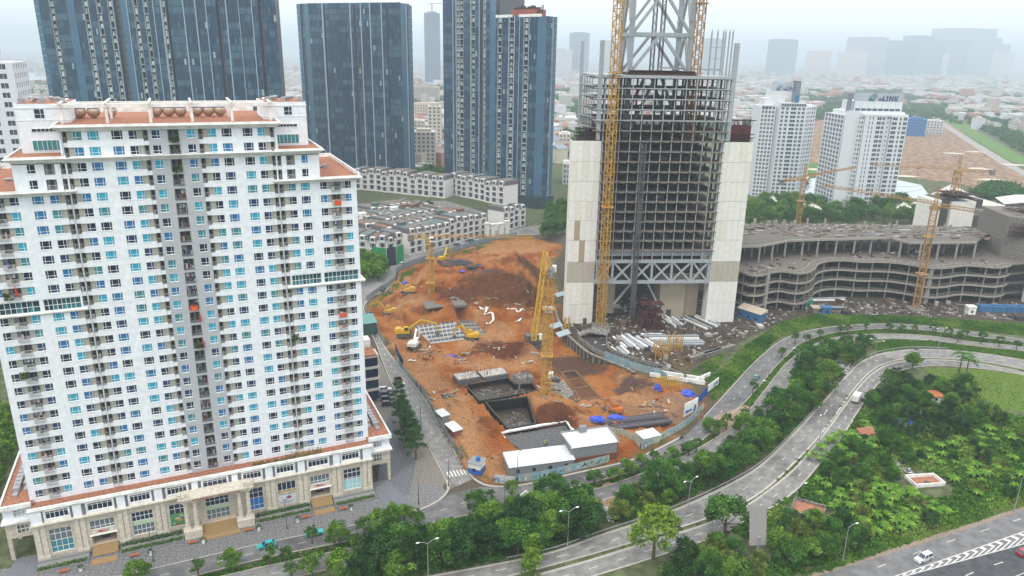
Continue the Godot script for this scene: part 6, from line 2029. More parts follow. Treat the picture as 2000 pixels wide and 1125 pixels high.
	# big pale sheds behind the curved shell
	var sd := [[[V(327.8,-588.4,9),V(401.1,-671.9,9),V(383.4,-605.4,9),V(332.2,-569.3,9)],"wide cream tent roof hall beside the third crane"],[[V(331.8,-566.1,8),V(383.2,-606.2,8),V(385.1,-569.1,8),V(352.4,-548.0,8)],"bright white tent roof hall behind the concrete cores"],[[V(303.5,-589.2,8),V(320.4,-567.1,8),V(313.9,-556.3,8),V(285.6,-545.8,8)],"long cream roofed hall near the right link tower"],[[V(399.4,-605.5,8),V(437.9,-621.2,8),V(414.9,-586.8,8),V(388.1,-575.6,8)],"white hall roof at the right edge"],[[V(197.6,-581.5,5),V(217.3,-592.2,5),V(217.4,-574.9,5),V(197.2,-562.6,5)],"low pale roof at the foot of the left link tower"],[[V(222.0,-556.8,5),V(234.2,-560.0,5),V(229.9,-540.2,5),V(216.6,-535.3,5)],"low pale roof between the two link towers"]]
	for s in sd:
		var a := thing("hall",s[1],"hall",Vector3.ZERO)
		var q := PackedVector2Array()
		for p in s[0]: q.append(Vector2(p.x,p.z))
		var hh: float = 8.0
		var b := MB.new(); b.prism(Geometry2D.offset_polygon(q,-1.5)[0] if Geometry2D.offset_polygon(q,-1.5).size() else q,0,hh - 1.0)
		put("wall",b,M.steel_dark,a)
		b = MB.new()
		var c := Vector3.ZERO
		for p in q: c += Vector3(p.x,hh + 3.0,p.y) / q.size()
		for k in q.size(): # a hipped roof
			var p := Vector3(q[k].x,hh - 1.0,q[k].y)
			var e := Vector3(q[(k + 1) % q.size()].x,hh - 1.0,q[(k + 1) % q.size()].y)
			b.tri(p,c,e); b.quad(p,p - Vector3(0,0.4,0),e - Vector3(0,0.4,0),e)
		put("roof",b,mat("tent_white",Color(0.66,0.63,0.57),0.7,"rough",20) if not M.has("tent_white") else M.tent_white,a)
	# houses: the largest in view one by one,the rest as one mass
	var shapes := []
	for k in 6:
		var b := MB.new()
		b.col = [Color(0.42,0.41,0.39),Color(0.38,0.33,0.29),Color(0.47,0.47,0.45),Color(0.42,0.4,0.4),Color(0.55,0.5,0.42),Color(0.48,0.5,0.52)][k]
		b.box(-5,5,0,9 + k % 3 * 3,-7,7)
		b.col = Color(0.08,0.09,0.1)
		for f in 2 + k % 3:
			for q in 3: b.box(-4 + q * 3.1,-2.6 + q * 3.1,1.2 + f * 3.2,2.9 + f * 3.2,7.0,7.08)
		b.col = [Color(0.3,0.12,0.09),Color(0.33,0.33,0.34),Color(0.5,0.5,0.5),Color(0.28,0.16,0.12),Color(0.2,0.24,0.28),Color(0.45,0.43,0.4)][k]
		var y := 9.0 + k % 3 * 3
		if k % 2 == 0:
			b.hexa([Vector3(-5.4,y,-7.4),Vector3(-5.4,y,7.4),Vector3(5.4,y,7.4),Vector3(5.4,y,-7.4),Vector3(-0.3,y + 3,-7),Vector3(-0.3,y + 3,7),Vector3(0.3,y + 3,7),Vector3(0.3,y + 3,-7)])
		else: b.box(-5.2,5.2,y,y + 0.5,-7.2,7.2); b.box(-2,2,y + 0.5,y + 2.6,-3,3)
		shapes.append(b.mesh())
	var mass := MB.new()
	var made := 0
	var golf := poly2(sheets[0][3]).duplicate()
	var keep_out := [golf]
	for s in sheets: keep_out.append(poly2(s[3]))
	var z := -740.0
	while z > -9500.0:
		var half := -z * 0.74
		var step := 17.0 if z > -2200 else (34.0 if z > -4500 else 60.0)
		var x := -half
		while x < half:
			x += step * r.randf_range(0.7,1.5)
			var p := Vector2(x,z + r.randf_range(-8,8))
			var dens := nz2.get_noise_2d(p.x * 0.12,p.y * 0.12) + 0.28 * nz.get_noise_2d(p.x * 0.6,p.y * 0.6)
			var az := p.x / -p.y
			if z > -1150 and (az > 0.07 or az < -0.22) : continue
			if dens < (0.05 if p.x > 0 else -0.02): continue
			var bad := false
			for k in keep_out:
				if Geometry2D.is_point_in_polygon(p,k): bad = true; break
			if bad: continue
			if made < 290 and az > -0.36 and az < 0.7 and (az < -0.2 or az > 0.05 or absf(az) < 0.1) and z < -800:
				var o := put("house",shapes[r.randi() % 6],M.vc_plain)
				o.position = Vector3(p.x,0,p.y); o.rotation.y = r.randf() * TAU
				o.scale = Vector3(r.randf_range(0.8,1.6),r.randf_range(0.8,1.3),r.randf_range(0.8,1.5))
				tag(o,"small house of the low town far off in the haze","house","low houses in the haze")
				made += 1
			else:
				var k := r.randf_range(0.8,1.5) * (1.0 if z > -2200 else 1.7)
				mass.t = Transform3D(Basis(Vector3.UP,r.randf() * 3.0),Vector3(p.x,0,p.y))
				mass.col = [Color(0.42,0.41,0.39),Color(0.38,0.33,0.29),Color(0.47,0.47,0.45),Color(0.42,0.4,0.4),Color(0.35,0.18,0.14),Color(0.48,0.5,0.52)][r.randi() % 6]
				var hh := r.randf_range(6,16) * (1.0 if r.randf() < 0.95 else 2.4)
				mass.box(-6 * k,6 * k,0,hh,-8 * k,8 * k)
		z -= step * 1.15
	stuff("town_mass",mass,M.vc_plain,self,"low hazy town spreading to the horizon","town")

# ---------------------------------------------------------------- things on the building site
func on_site(p: Vector3) -> Vector3:
	return Vector3(p.x,site_height(Vector2(p.x,p.z)),p.z)

func hoarding(called: String,label: String,pts: Array,h: float,cols: Array,r: RandomNumberGenerator,painted := false) -> void:
	var a := thing(called,label,"fence")
	var line := path3(pts,0.0,2.4)
	for k in line.size() - 1:
		var b := MB.new()
		var p := line[k]; var q := line[k + 1]
		var gap := (q - p) * 0.02
		var lean := Vector3(r.randf_range(-0.04,0.04),0,r.randf_range(-0.04,0.04))
		b.col = cols[r.randi() % cols.size()]
		b.col = b.col * r.randf_range(0.9,1.1)
		b.bar(p + gap + Vector3(0,h / 2 + 0.15,0),q - gap + Vector3(0,h / 2 + 0.15,0),0.06,h + r.randf_range(-0.08,0.08))
		var pan := put("panel",b,M.vc_rough,a)
		if painted: # a mural: painted shapes on each board
			b = MB.new()
			var d := (q - p).normalized()
			var out := Vector3(-d.z,0,d.x) * 0.035
			if out.dot(-p) < 0: out = -out
			for s in r.randi_range(2,5):
				b.col = [Color(0.05,0.12,0.12),Color(0.5,0.6,0.6),Color(0.12,0.22,0.1),Color(0.3,0.42,0.46),Color(0.4,0.36,0.2),Color(0.03,0.05,0.1)][r.randi() % 6]
				var x0 := r.randf_range(0.05,0.7); var x1 := minf(0.97,x0 + r.randf_range(0.08,0.4))
				var y0 := r.randf_range(0.25,1.2); var y1 := minf(h,y0 + r.randf_range(0.3,1.3))
				var e := out * (1.0 + s * 0.12)
				b.quad(p.lerp(q,x0) + e + Vector3(0,y0,0),p.lerp(q,x0 + 0.06) + e + Vector3(0,y1,0),p.lerp(q,x1) + e + Vector3(0,y1 - 0.15,0),p.lerp(q,x1 - 0.04) + e + Vector3(0,y0 + 0.1,0))
			put("mural_paint",b,M.vc_plain,pan)
		if k % 2 == 0:
			b = MB.new(); b.rod(p,p + Vector3(0,h + 0.3,0),0.06,5)
			put("post",b,M.metal_grey,a)

func excavator(label: String,at: Vector3,yaw: float,paint: Material,reach: float,swing: float,k := 1.0) -> Node3D:
	var a := thing("excavator",label,"excavator",on_site(at),yaw,"excavators on the site")
	a.scale = Vector3.ONE * k
	var b := MB.new()
	for s in [-1,1]:
		b = MB.new()
		b.box(-1.7,1.7,0.12,0.95,s * 1.15 - 0.3,s * 1.15 + 0.3); b.rod(Vector3(-1.7,0.52,s * 1.15 - 0.3),Vector3(-1.7,0.52,s * 1.15 + 0.3),0.46,10); b.rod(Vector3(1.7,0.52,s * 1.15 - 0.3),Vector3(1.7,0.52,s * 1.15 + 0.3),0.46,10)
		put("crawler_track",b,M.steel_dark,a)
	var up := Transform3D(Basis(Vector3.UP,swing),Vector3.ZERO)
	b = MB.new(); b.t = up
	b.rod(Vector3(0,0.9,0),Vector3(0,1.15,0),0.8,12)
	b.hexa([Vector3(-2.4,1.15,-1.3),Vector3(-2.4,1.15,1.3),Vector3(1.5,1.15,1.3),Vector3(1.5,1.15,-1.3),Vector3(-2.5,2.2,-1.25),Vector3(-2.5,2.2,1.25),Vector3(1.4,1.9,1.25),Vector3(1.4,1.9,-1.25)])
	b.box(-2.2,-0.9,2.2,2.5,-1.0,0.9)
	put("upper_body",b,paint,a)
	b = MB.new(); b.t = up; b.hexa([Vector3(-0.2,1.9,0.35),Vector3(-0.2,1.9,1.3),Vector3(1.5,1.6,1.3),Vector3(1.5,1.6,0.35),Vector3(-0.1,3.05,0.4),Vector3(-0.1,3.05,1.25),Vector3(1.1,3.05,1.25),Vector3(1.1,3.05,0.4)])
	var cb := put("cab",b,paint,a)
	b = MB.new(); b.t = up; b.quad(Vector3(1.52,1.8,1.2),Vector3(1.16,2.95,1.18),Vector3(1.16,2.95,0.47),Vector3(1.52,1.8,0.45)); b.box(0.1,1.0,2.1,2.9,1.29,1.32)
	put("cab_window",b,M.glass_dark,cb)
	var e := Vector3(1.0,1.9,-0.1)
	var m := Vector3(1.0 + reach * 0.5,4.6,-0.1)
	var n := Vector3(1.0 + reach,3.3,-0.1)
	var t := Vector3(1.0 + reach * 1.05,0.9,-0.1)
	b = MB.new(); b.t = up; b.bar(e,m,0.5,0.62); b.bar(m - Vector3(0.1,0.05,0),n,0.45,0.5)
	put("boom",b,paint,a)
	b = MB.new(); b.t = up; b.bar(n + Vector3(-0.5,0.5,0),t,0.36,0.42)
	put("stick",b,paint,a)
	b = MB.new(); b.t = up; b.bar(e + Vector3(0.5,-0.3,0.3),m + Vector3(-0.5,-0.4,0.3),0.14); b.bar(m + Vector3(0,0.45,0),n + Vector3(-0.4,0.7,0),0.13)
	put("hydraulic_ram",b,M.steel_dark,a)
	b = MB.new(); b.t = up
	b.hexa([t + Vector3(-0.9,-0.7,-0.55),t + Vector3(-0.9,-0.7,0.55),t + Vector3(0.2,-0.8,0.55),t + Vector3(0.2,-0.8,-0.55),t + Vector3(-0.6,0.15,-0.5),t + Vector3(-0.6,0.15,0.5),t + Vector3(0.35,0.15,0.5),t + Vector3(0.35,0.15,-0.5)])
	put("bucket",b,M.steel_dark,a)
	return a

func cabin(called: String,label: String,at: Vector3,yaw: float,s: Vector3,wall: Material,roof: Material,slope := 0.25) -> Node3D:
	var a := thing(called,label,"cabin",at,yaw)
	var b := MB.new(); b.box(-s.x / 2,s.x / 2,0,s.y,-s.z / 2,s.z / 2)
	for k in int(s.x / 0.9): b.box(-s.x / 2 + k * 0.9,-s.x / 2 + k * 0.9 + 0.12,0,s.y,s.z / 2,s.z / 2 + 0.04)
	put("wall",b,wall,a)
	b = MB.new()
	b.hexa([Vector3(-s.x / 2 - 0.3,s.y,-s.z / 2 - 0.3),Vector3(-s.x / 2 - 0.3,s.y,s.z / 2 + 0.3),Vector3(s.x / 2 + 0.3,s.y,s.z / 2 + 0.3),Vector3(s.x / 2 + 0.3,s.y,-s.z / 2 - 0.3),Vector3(-s.x / 2 - 0.3,s.y + 0.15 + slope,-s.z / 2 - 0.3),Vector3(-s.x / 2 - 0.3,s.y + 0.12,s.z / 2 + 0.3),Vector3(s.x / 2 + 0.3,s.y + 0.12,s.z / 2 + 0.3),Vector3(s.x / 2 + 0.3,s.y + 0.15 + slope,-s.z / 2 - 0.3)])
	for k in int(s.x / 0.7): b.hexa([Vector3(-s.x / 2 + k * 0.7,s.y + 0.1,-s.z / 2 - 0.3),Vector3(-s.x / 2 + k * 0.7,s.y + 0.1,s.z / 2 + 0.3),Vector3(-s.x / 2 + k * 0.7 + 0.07,s.y + 0.1,s.z / 2 + 0.3),Vector3(-s.x / 2 + k * 0.7 + 0.07,s.y + 0.1,-s.z / 2 - 0.3),Vector3(-s.x / 2 + k * 0.7,s.y + 0.2 + slope,-s.z / 2 - 0.3),Vector3(-s.x / 2 + k * 0.7,s.y + 0.17,s.z / 2 + 0.3),Vector3(-s.x / 2 + k * 0.7 + 0.07,s.y + 0.17,s.z / 2 + 0.3),Vector3(-s.x / 2 + k * 0.7 + 0.07,s.y + 0.2 + slope,-s.z / 2 - 0.3)])
	put("roof",b,roof,a)
	for k in maxi(1,int(s.x / 4.0)):
		b = MB.new(); var x := -s.x / 2 + s.x * (k + 0.5) / maxi(1,int(s.x / 4.0)); b.box(x - 0.5,x + 0.5,1.0,2.0,s.z / 2 + 0.045,s.z / 2 + 0.08)
		put("window",b,M.glass_dark,a)
	return a

func lump(at: Vector3,s: Vector3,r: RandomNumberGenerator) -> MB: # a crumpled heap or tarpaulin
	var b := MB.new()
	var seg := 12; var rings := 5
	var pts := []
	for j in rings + 1:
		var row := []
		for q in seg:
			var la := PI / 2 * j / rings
			var k := r.randf_range(0.75,1.15) if j < rings else 1.0
			row.append(Vector3(cos(la) * cos(TAU * q / seg) * s.x * k,sin(la) * s.y * k,cos(la) * sin(TAU * q / seg) * s.z * k))
		pts.append(row)
	for j in rings:
		for q in seg:
			var w := (q + 1) % seg
			b.quad(pts[j][q],pts[j + 1][q],pts[j + 1][w],pts[j][w])
	return b

func build_site() -> void:
	var r := RandomNumberGenerator.new()
	r.seed = 55
	var greys := [Color(0.27,0.31,0.32),Color(0.3,0.34,0.35),Color(0.23,0.27,0.28),Color(0.3,0.36,0.38)]
	hoarding("site_hoarding","grey blue metal hoarding between the side street and the orange earth",[V(-67.3,-318.2),V(-58.8,-294.7),V(-50.7,-274.2)],2.4,greys,r)
	hoarding("site_hoarding","grey metal hoarding along the side street down to the corner guard cabin",[V(-44.1,-258.9),V(-36.4,-243.0),V(-29.3,-227.9),V(-20.2,-203.6),V(-13.1,-185.9)],2.4,greys + [Color(0.16,0.2,0.17),Color(0.33,0.42,0.44)],r)
	hoarding("site_hoarding","grey blue metal hoarding along the court street at the site's far side",[V(-68.8,-329.2),V(-66.1,-341.1),V(-62.5,-352.9),V(-60.6,-361.8),V(-61.9,-380.6),V(-57.1,-392.0),V(-36.9,-422.3),V(-13.5,-453.2),V(2.7,-466.9)],2.6,[Color(0.27,0.33,0.37),Color(0.3,0.36,0.4),Color(0.25,0.3,0.34)],r)
	hoarding("mural_hoarding","pale blue painted mural hoarding along the front street",[V(1.8,-176.6),V(9.5,-178.9),V(18.0,-182.9),V(29.2,-188.5)],2.4,[Color(0.34,0.52,0.58),Color(0.36,0.5,0.52),Color(0.42,0.5,0.48),Color(0.28,0.47,0.58)],r,true)
	hoarding("mural_hoarding","pale green and blue painted hoarding beside the bend of the front street",[V(39.7,-195.8),V(48.6,-203.6),V(54.9,-209.4),V(60.9,-216.9),V(65.1,-223.3)],2.4,[Color(0.38,0.5,0.5),Color(0.42,0.52,0.45),Color(0.34,0.48,0.55)],r,true)
	hoarding("entrance_board","white hoarding with a ring emblem and a line of print at the corner",[V(-3.8,-176.4),V(1.7,-175.6)],2.6,[Color(0.6,0.63,0.64)],r)
	var em := thing("wall_emblem","small blue ring emblem with a line of print on white hoarding","sign",V(-3.0,-175.9),-0.33)
	var eb := MB.new()
	for k in 14: eb.bar(Vector3(cos(TAU * k / 14) * 0.55,1.6 + sin(TAU * k / 14) * 0.55,0.3),Vector3(cos(TAU * (k + 1) / 14) * 0.55,1.6 + sin(TAU * (k + 1) / 14) * 0.55,0.3),0.12,0.22)
	put("ring",eb,M.sign_blue,em)
	eb = MB.new(); for k in 8: eb.box(1.2 + k * 0.42,1.2 + k * 0.42 + 0.3,1.4,1.62,0.26,0.3)
	put("print_line",eb,M.sign_blue,em)
	hoarding("blue_gate","dark blue sheet metal gate standing open beside the side street",[V(-46.0,-270.6),V(-43.4,-262.0),V(-40.2,-253.3)],3.0,[Color(0.03,0.07,0.16),Color(0.04,0.08,0.2)],r)
	hoarding("blue_hoarding","bright blue hoarding by the road at the right tip of the site",[V(63.8,-226.2),V(69.9,-236.0)],3.2,[Color(0.03,0.13,0.42),Color(0.03,0.1,0.34)],r)
	hoarding("inner_hoarding","light blue hoarding along the pit edge below the steel yard",[V(36.8,-265.7),V(41.8,-259.9),V(48.6,-253.5),V(55.4,-248.3),V(56.8,-243.9)],3.0,[Color(0.3,0.42,0.47),Color(0.26,0.38,0.44),Color(0.33,0.43,0.46)],r)
	# retaining wall of bored piles along the right side of the pit
	var pw := thing("pile_wall","dark retaining wall of bored piles on the right side of the pit","retaining wall")
	var line := path3([V(20.1,-326.0),V(21.1,-303.9),V(23.0,-292.2),V(27.2,-279.1),V(31.3,-269.5),V(37.2,-262.7),V(42.6,-257.1),V(46.4,-251.6)],0,1.05)
	for k in line.size():
		var b := MB.new(); b.rod(Vector3(line[k].x,-4.6,line[k].z),Vector3(line[k].x,0.3 + 0.2 * r.randf(),line[k].z),0.52,7)
		put("pile",b,M.concrete_dark if k % 3 else M.concrete,pw)
	var cap := MB.new()
	for k in line.size() - 1: cap.bar(line[k] + Vector3(0,0.5,0),line[k + 1] + Vector3(0,0.5,0),1.2,0.5)
	put("capping_beam",cap,M.concrete,pw)
	# the ramp wall and its dark portal
	var rw := thing("ramp_wall","curved concrete ramp wall with a dark tunnel mouth under the clad leg","ramp")
	var rl := path3([V(27.7,-284.7),V(29.8,-280.3),V(32.3,-273.8),V(37.6,-265.7),V(43.8,-260.0),V(51.0,-253.6),V(60.1,-253.1)],0,2.0)
	var b2 := MB.new()
	for k in rl.size() - 1: b2.bar(rl[k] + Vector3(0,0.9,0),rl[k + 1] + Vector3(0,0.9,0),0.4,1.9)
	put("parapet_wall",b2,M.concrete,rw)
	var rl2 := path3([V(39.9,-287.1),V(39.2,-276.3),V(42.1,-269.5),V(48.2,-263.2),V(56.1,-257.7),V(64.7,-247.8)],0,2.0)
	b2 = MB.new()
	for k in rl2.size() - 1: b2.bar(rl2[k] + Vector3(0,0.8,0),rl2[k + 1] + Vector3(0,0.8,0),0.4,1.7)
	put("parapet_wall",b2,M.concrete,rw)
	b2 = MB.new(); b2.sheet(poly2([V(28.6,-285.9),V(39.2,-285.3),V(38.9,-275.2),V(33.1,-270.7)]),0.08)
	put("tunnel_mouth",b2,M.door_dark,rw)
	b2 = MB.new(); b2.prism(poly2([V(27.4,-287.0),V(35.5,-294.6),V(41.6,-290.7),V(40.1,-285.3),V(32.6,-287.9),V(28.4,-283.0)]),1.9,2.4,true)
	put("ramp_roof",b2,M.concrete,rw)
	# piling platform with its rows of pile heads
	for pl in [[[V(-42.6,-296.8),V(-25.3,-304.8),V(-18.3,-283.0),V(-32.5,-277.3)],9,5,"pale concrete platform with rows of dark pile heads",M.concrete,Color(0.42,0.43,0.42)],[[V(-23.5,-304.9),V(-16.7,-305.2),V(-10.4,-288.7),V(-17.8,-286.5)],4,4,"small brownish concrete platform with a few pile heads",M.concrete,Color(0.3,0.27,0.22)]]:
		var q := poly2(pl[0])
		var a := thing("piling_platform",pl[3],"concrete slab")
		var b := MB.new(); b.col = pl[5]; b.prism(q,-0.5,0.22)
		put("slab",b,M.vc_rough,a)
		var c := [pl[0][0],pl[0][1],pl[0][2],pl[0][3]]
		for u in pl[1]:
			for w in pl[2]:
				var f: float = (u + 0.5 + 0.5 * (w % 2)) / (pl[1] + 0.3)
				var g: float = (w + 0.5) / pl[2]
				var p: Vector3 = c[0].lerp(c[1],f).lerp(c[3].lerp(c[2],f),g)
				b = MB.new(); b.t = Transform3D(Basis(),p)
				b.rod(Vector3(0,0.2,0),Vector3(0,0.4,0),0.75,9)
				for k in 9: b.bar(Vector3(cos(TAU * k / 9) * 0.5,0.4,sin(TAU * k / 9) * 0.5),Vector3(cos(TAU * k / 9) * 0.62,1.05,sin(TAU * k / 9) * 0.62),0.09)
				put("pile_head",b,M.steel_dark,a)
	for q in [[V(-40.2,-314.1),V(-32.3,-318.7),V(-30.0,-309.2),V(-37.8,-305.4)],[V(-29.9,-320.3),V(-26.2,-321.2),V(-23.1,-315.0),V(-26.8,-314.1)],[V(-27.7,-314.1),V(-22.7,-316.4),V(-19.4,-308.4),V(-25.2,-306.7)]]:
		var b := MB.new()
		var pp := poly2(q)
		b.col = Color(0.2,0.19,0.17)
		b.prism(pp,site_height(pp[0]) - 1.0,site_height((pp[0] + pp[2]) / 2) + 0.25)
		var o := put("blinding_slab",b,M.vc_rough)
		tag(o,["speckled grey slab beside the left crane's foot","smallest dark slab behind the piling platform","dark slab touching the piling platform's far edge"][taken[str(get_instance_id()) + "blinding_slab"] - 1],"concrete slab")
	# reinforced blocks by the black pit
	for q in [[V(-15.9,-243.9),Vector3(8.5,2.4,6),0.42,"white topped formwork block, the left of the pair by the black pit"],[V(-6.4,-247.0),Vector3(10,2.4,6),0.42,"long white topped formwork block beside the black pit"],[V(4.5,-243.4),Vector3(6,3.2,5),0.5,"bare concrete block at the corner of the black pit"]]:
		var at: Vector3 = on_site(q[0])
		at.y = -0.9
		var a := thing("footing_block",q[3],"formwork",at,q[2])
		var s: Vector3 = q[1]
		var b := MB.new(); b.box(-s.x / 2,s.x / 2,-2,s.y,-s.z / 2,s.z / 2)
		put("block",b,M.concrete if s.x < 7 else M.steel_dark,a)
		if s.x > 7:
			b = MB.new()
			for k in int(s.x / 0.55): b.box(-s.x / 2 + k * 0.55,-s.x / 2 + k * 0.55 + 0.12,-1.5,s.y,s.z / 2,s.z / 2 + 0.12)
			for k in 4: b.box(-s.x / 2,s.x / 2,0.3 + k * 0.8,0.42 + k * 0.8,s.z / 2 + 0.12,s.z / 2 + 0.24)
			put("shutter_brace",b,M.concrete,a)
		b = MB.new(); b.box(-s.x / 2 + 0.3,s.x / 2 - 0.3,s.y,s.y + 0.12,-s.z / 2 + 0.3,s.z / 2 - 0.3)
		put("top_face",b,mat("lime_top",Color(0.6,0.56,0.5),0.9,"strong",2) if s.x > 7 else M.concrete,a)
		b = MB.new()
		for k in 40:
			var p := Vector3(r.randf_range(-s.x / 2 + 0.5,s.x / 2 - 0.5),s.y,r.randf_range(-s.z / 2 + 0.5,s.z / 2 - 0.5))
			b.bar(p,p + Vector3(r.randf_range(-0.1,0.1),r.randf_range(0.6,2.0),r.randf_range(-0.1,0.1)),0.08)
		put("starter_bar",b,M.steel_dark,a).set_meta("kind","stuff")
	# pit slabs and walls
	var ps := thing("pit_slab","dark grey concrete floor slab in the lower pit with a white rim","concrete slab")
	b2 = MB.new(); b2.prism(poly2([V(-2.2,-204.0),V(18.1,-212.1),V(19.6,-205.4),V(16.2,-198.0),V(5.0,-194.3)]),-2.0,-0.85)
	put("slab",b2,mat("slab_grey",Color(0.12,0.125,0.13),0.8,"strong",7),ps)
	b2 = MB.new()
	for q in [[V(-3.0,-204.6),V(18.5,-213.5)],[V(18.5,-213.5),V(20.0,-207.1)],[V(-3.0,-204.6),V(-0.4,-198.4)]]: b2.bar(q[0] + Vector3(0,0.1,0),q[1] + Vector3(0,0.1,0),0.9,0.5)
	put("rim",b2,M.white_trim,ps)
	b2 = MB.new(); b2.bar(V(8.1,-208.0) + Vector3(0,-0.82,0),V(10.4,-196.3) + Vector3(0,-0.82,0),0.14,0.1); b2.bar(V(-1.5,-200.8) + Vector3(0,-0.82,0),V(20.0,-208.8) + Vector3(0,-0.82,0),0.1,0.1)
	put("joint",b2,M.concrete,ps)
	var pa := thing("black_pit","black lined excavation with steep dark walls in the middle of the site","pit")
	for q in [[[V(-16.0,-238.7),V(-0.7,-245.4),V(1.7,-239.9),V(8.0,-241.0),V(9.7,-235.2),V(-10.4,-226.3)],-2.0,0.15],[[V(-8.3,-225.6),V(6.0,-230.5),V(8.3,-211.0),V(-0.5,-207.3)],-4.0,-0.1]]:
		var n: int = q[0].size()
		for k in n:
			b2 = MB.new()
			var A: Vector3 = q[0][k]; var B: Vector3 = q[0][(k + 1) % n]
			b2.bar(A + Vector3(0,q[1] / 2 + q[2] / 2,0),B + Vector3(0,q[1] / 2 + q[2] / 2,0),0.35,q[2] - q[1])
			put("pit_wall",b2,mat("pit_black",Color(0.028,0.025,0.024),0.9,"strong",5) if not M.has("pit_black") else M.pit_black,pa)
		b2 = MB.new(); b2.sheet(poly2(q[0]),q[1] + 0.25)
		put("pit_floor",b2,mat("pit_mud",Color(0.05,0.042,0.036),0.5,"strong",4) if not M.has("pit_mud") else M.pit_mud,pa)
		b2 = MB.new()
		var pq := poly2(q[0])
		var mid := Vector2.ZERO
		for v in pq: mid += v / pq.size()
		for k in 120:
			var p := mid + Vector2(r.randfn() * 5.0,r.randfn() * 3.5)
			if edge_dist(p,pq) < 0.6: continue
			b2.col = [Color(0.2,0.16,0.11),Color(0.1,0.06,0.04),Color(0.3,0.29,0.27)][r.randi() % 3]
			b2.cube(Vector3(p.x,q[1] + 0.34,p.y),Vector3(r.randf_range(0.3,3.0),0.15,r.randf_range(0.1,0.4)),r.randf() * 3)
		put("pit_timber",b2,M.vc_rough,pa).set_meta("kind","stuff")
		for k in n:
			b2 = MB.new(); b2.bar(q[0][k] + Vector3(0,0.25,0),q[0][(k + 1) % n] + Vector3(0,0.25,0),0.3,0.25)
			put("edge_beam",b2,M.concrete_dark,pa)
	b2 = MB.new(); b2.prism(poly2([V(-2.2,-212.7),V(8.1,-216.6),V(8.6,-209.7),V(-0.5,-206.3)]),-3.9,-3.3)
	put("landing",b2,M.slab_grey,pa)
	var tb := thing("ground_beam_frame","brown pit with a ladder of earth stained ground beams","pit beams")
	for q in [[V(19.6,-259.4),V(25.0,-261.6)],[V(25.0,-261.6),V(32.1,-239.0)],[V(32.1,-239.0),V(25.2,-235.8)],[V(25.2,-235.8),V(19.6,-259.4)],[V(21.2,-251.9),V(27.2,-254.9)],[V(22.8,-245.1),V(29.2,-247.6)]]:
		b2 = MB.new(); b2.bar(q[0] + Vector3(0,-4.0,0),q[1] + Vector3(0,-4.0,0),0.9,1.2)
		put("ground_beam",b2,mat("beam_tan",Color(0.25,0.15,0.085),0.95,"strong",4) if not M.has("beam_tan") else M.beam_tan,tb)
	# site offices and cabins
	var white_roof := mat("tin_white",Color(0.62,0.64,0.66),0.5,"blotch",5)
	var tin := mat("tin_grey",Color(0.27,0.29,0.31),0.6,"rough",4)
	var of := cabin("site_office","grey two storey site office with a white tin roof and rusty skirt",V(23.6,-192.3),0.30,Vector3(14.5,5.6,8),tin,white_roof,0.4)
	b2 = MB.new(); b2.box(-7.3,7.3,0,2.2,4.06,4.14)
	put("rusty_skirt",b2,mat("rust_skirt",Color(0.24,0.09,0.05),0.9,"rough",3),of)
	b2 = MB.new(); b2.box(-7.6,7.6,5.7,6.5,-4.5,-4.2); b2.box(-7.7,-7.4,5.7,6.4,-4.5,4.1); b2.box(7.4,7.7,5.7,6.4,-4.5,4.1); b2.box(-2.0,0.2,6.2,8.0,-4.0,-2.8)
	put("roof_parapet",b2,tin,of)
	cabin("site_shed","long low grey shed with a white corrugated roof behind the mural hoarding",V(8.6,-185.3),0.27,Vector3(19,3.0,6.5),tin,white_roof,0.9)
	cabin("site_cabin","small white roofed cabin at the bend of the front street",V(42.6,-201.2),0.45,Vector3(6,2.5,4),mat("cream_green",Color(0.45,0.52,0.43),0.7,"blotch",4),white_roof,0.2)
	hoarding("cream_wall","plain cream boundary wall beside the small white roofed cabin",[V(31.3,-205.2),V(37.2,-202.2),V(39.5,-196.7)],2.4,[Color(0.48,0.5,0.4)],r)
	cabin("site_cabin","rusty white roofed cabin by the side street hoarding, lower one",V(-17.3,-203.4),-1.0,Vector3(5.5,2.6,2.8),mat("red_wall",Color(0.3,0.1,0.08),0.8,"rough",3),white_roof,0.15)
	cabin("site_cabin","grey white cabin by the side street hoarding, upper one",V(-21.7,-212.7),-1.0,Vector3(4.5,2.4,2.5),tin,white_roof,0.15)
	var gc := cabin("guard_cabin","blue and white guard cabin with a blue water tank at the site corner",V(-9.0,-182.2),-0.4,Vector3(3.6,3.4,3.6),M.white_trim,tin,0.1)
	b2 = MB.new(); b2.box(-1.85,1.85,0,1.8,-1.85,1.85)
	put("blue_base",b2,mat("board_blue",Color(0.02,0.11,0.36),0.5),gc)
	b2 = MB.new(); b2.rod(Vector3(0.3,3.5,-0.2),Vector3(0.3,4.6,-0.2),0.6,12); b2.ball(Vector3(0.3,4.6,-0.2),Vector3(0.6,0.3,0.6),12,4,true)
	put("water_tank",b2,M.board_blue,gc)
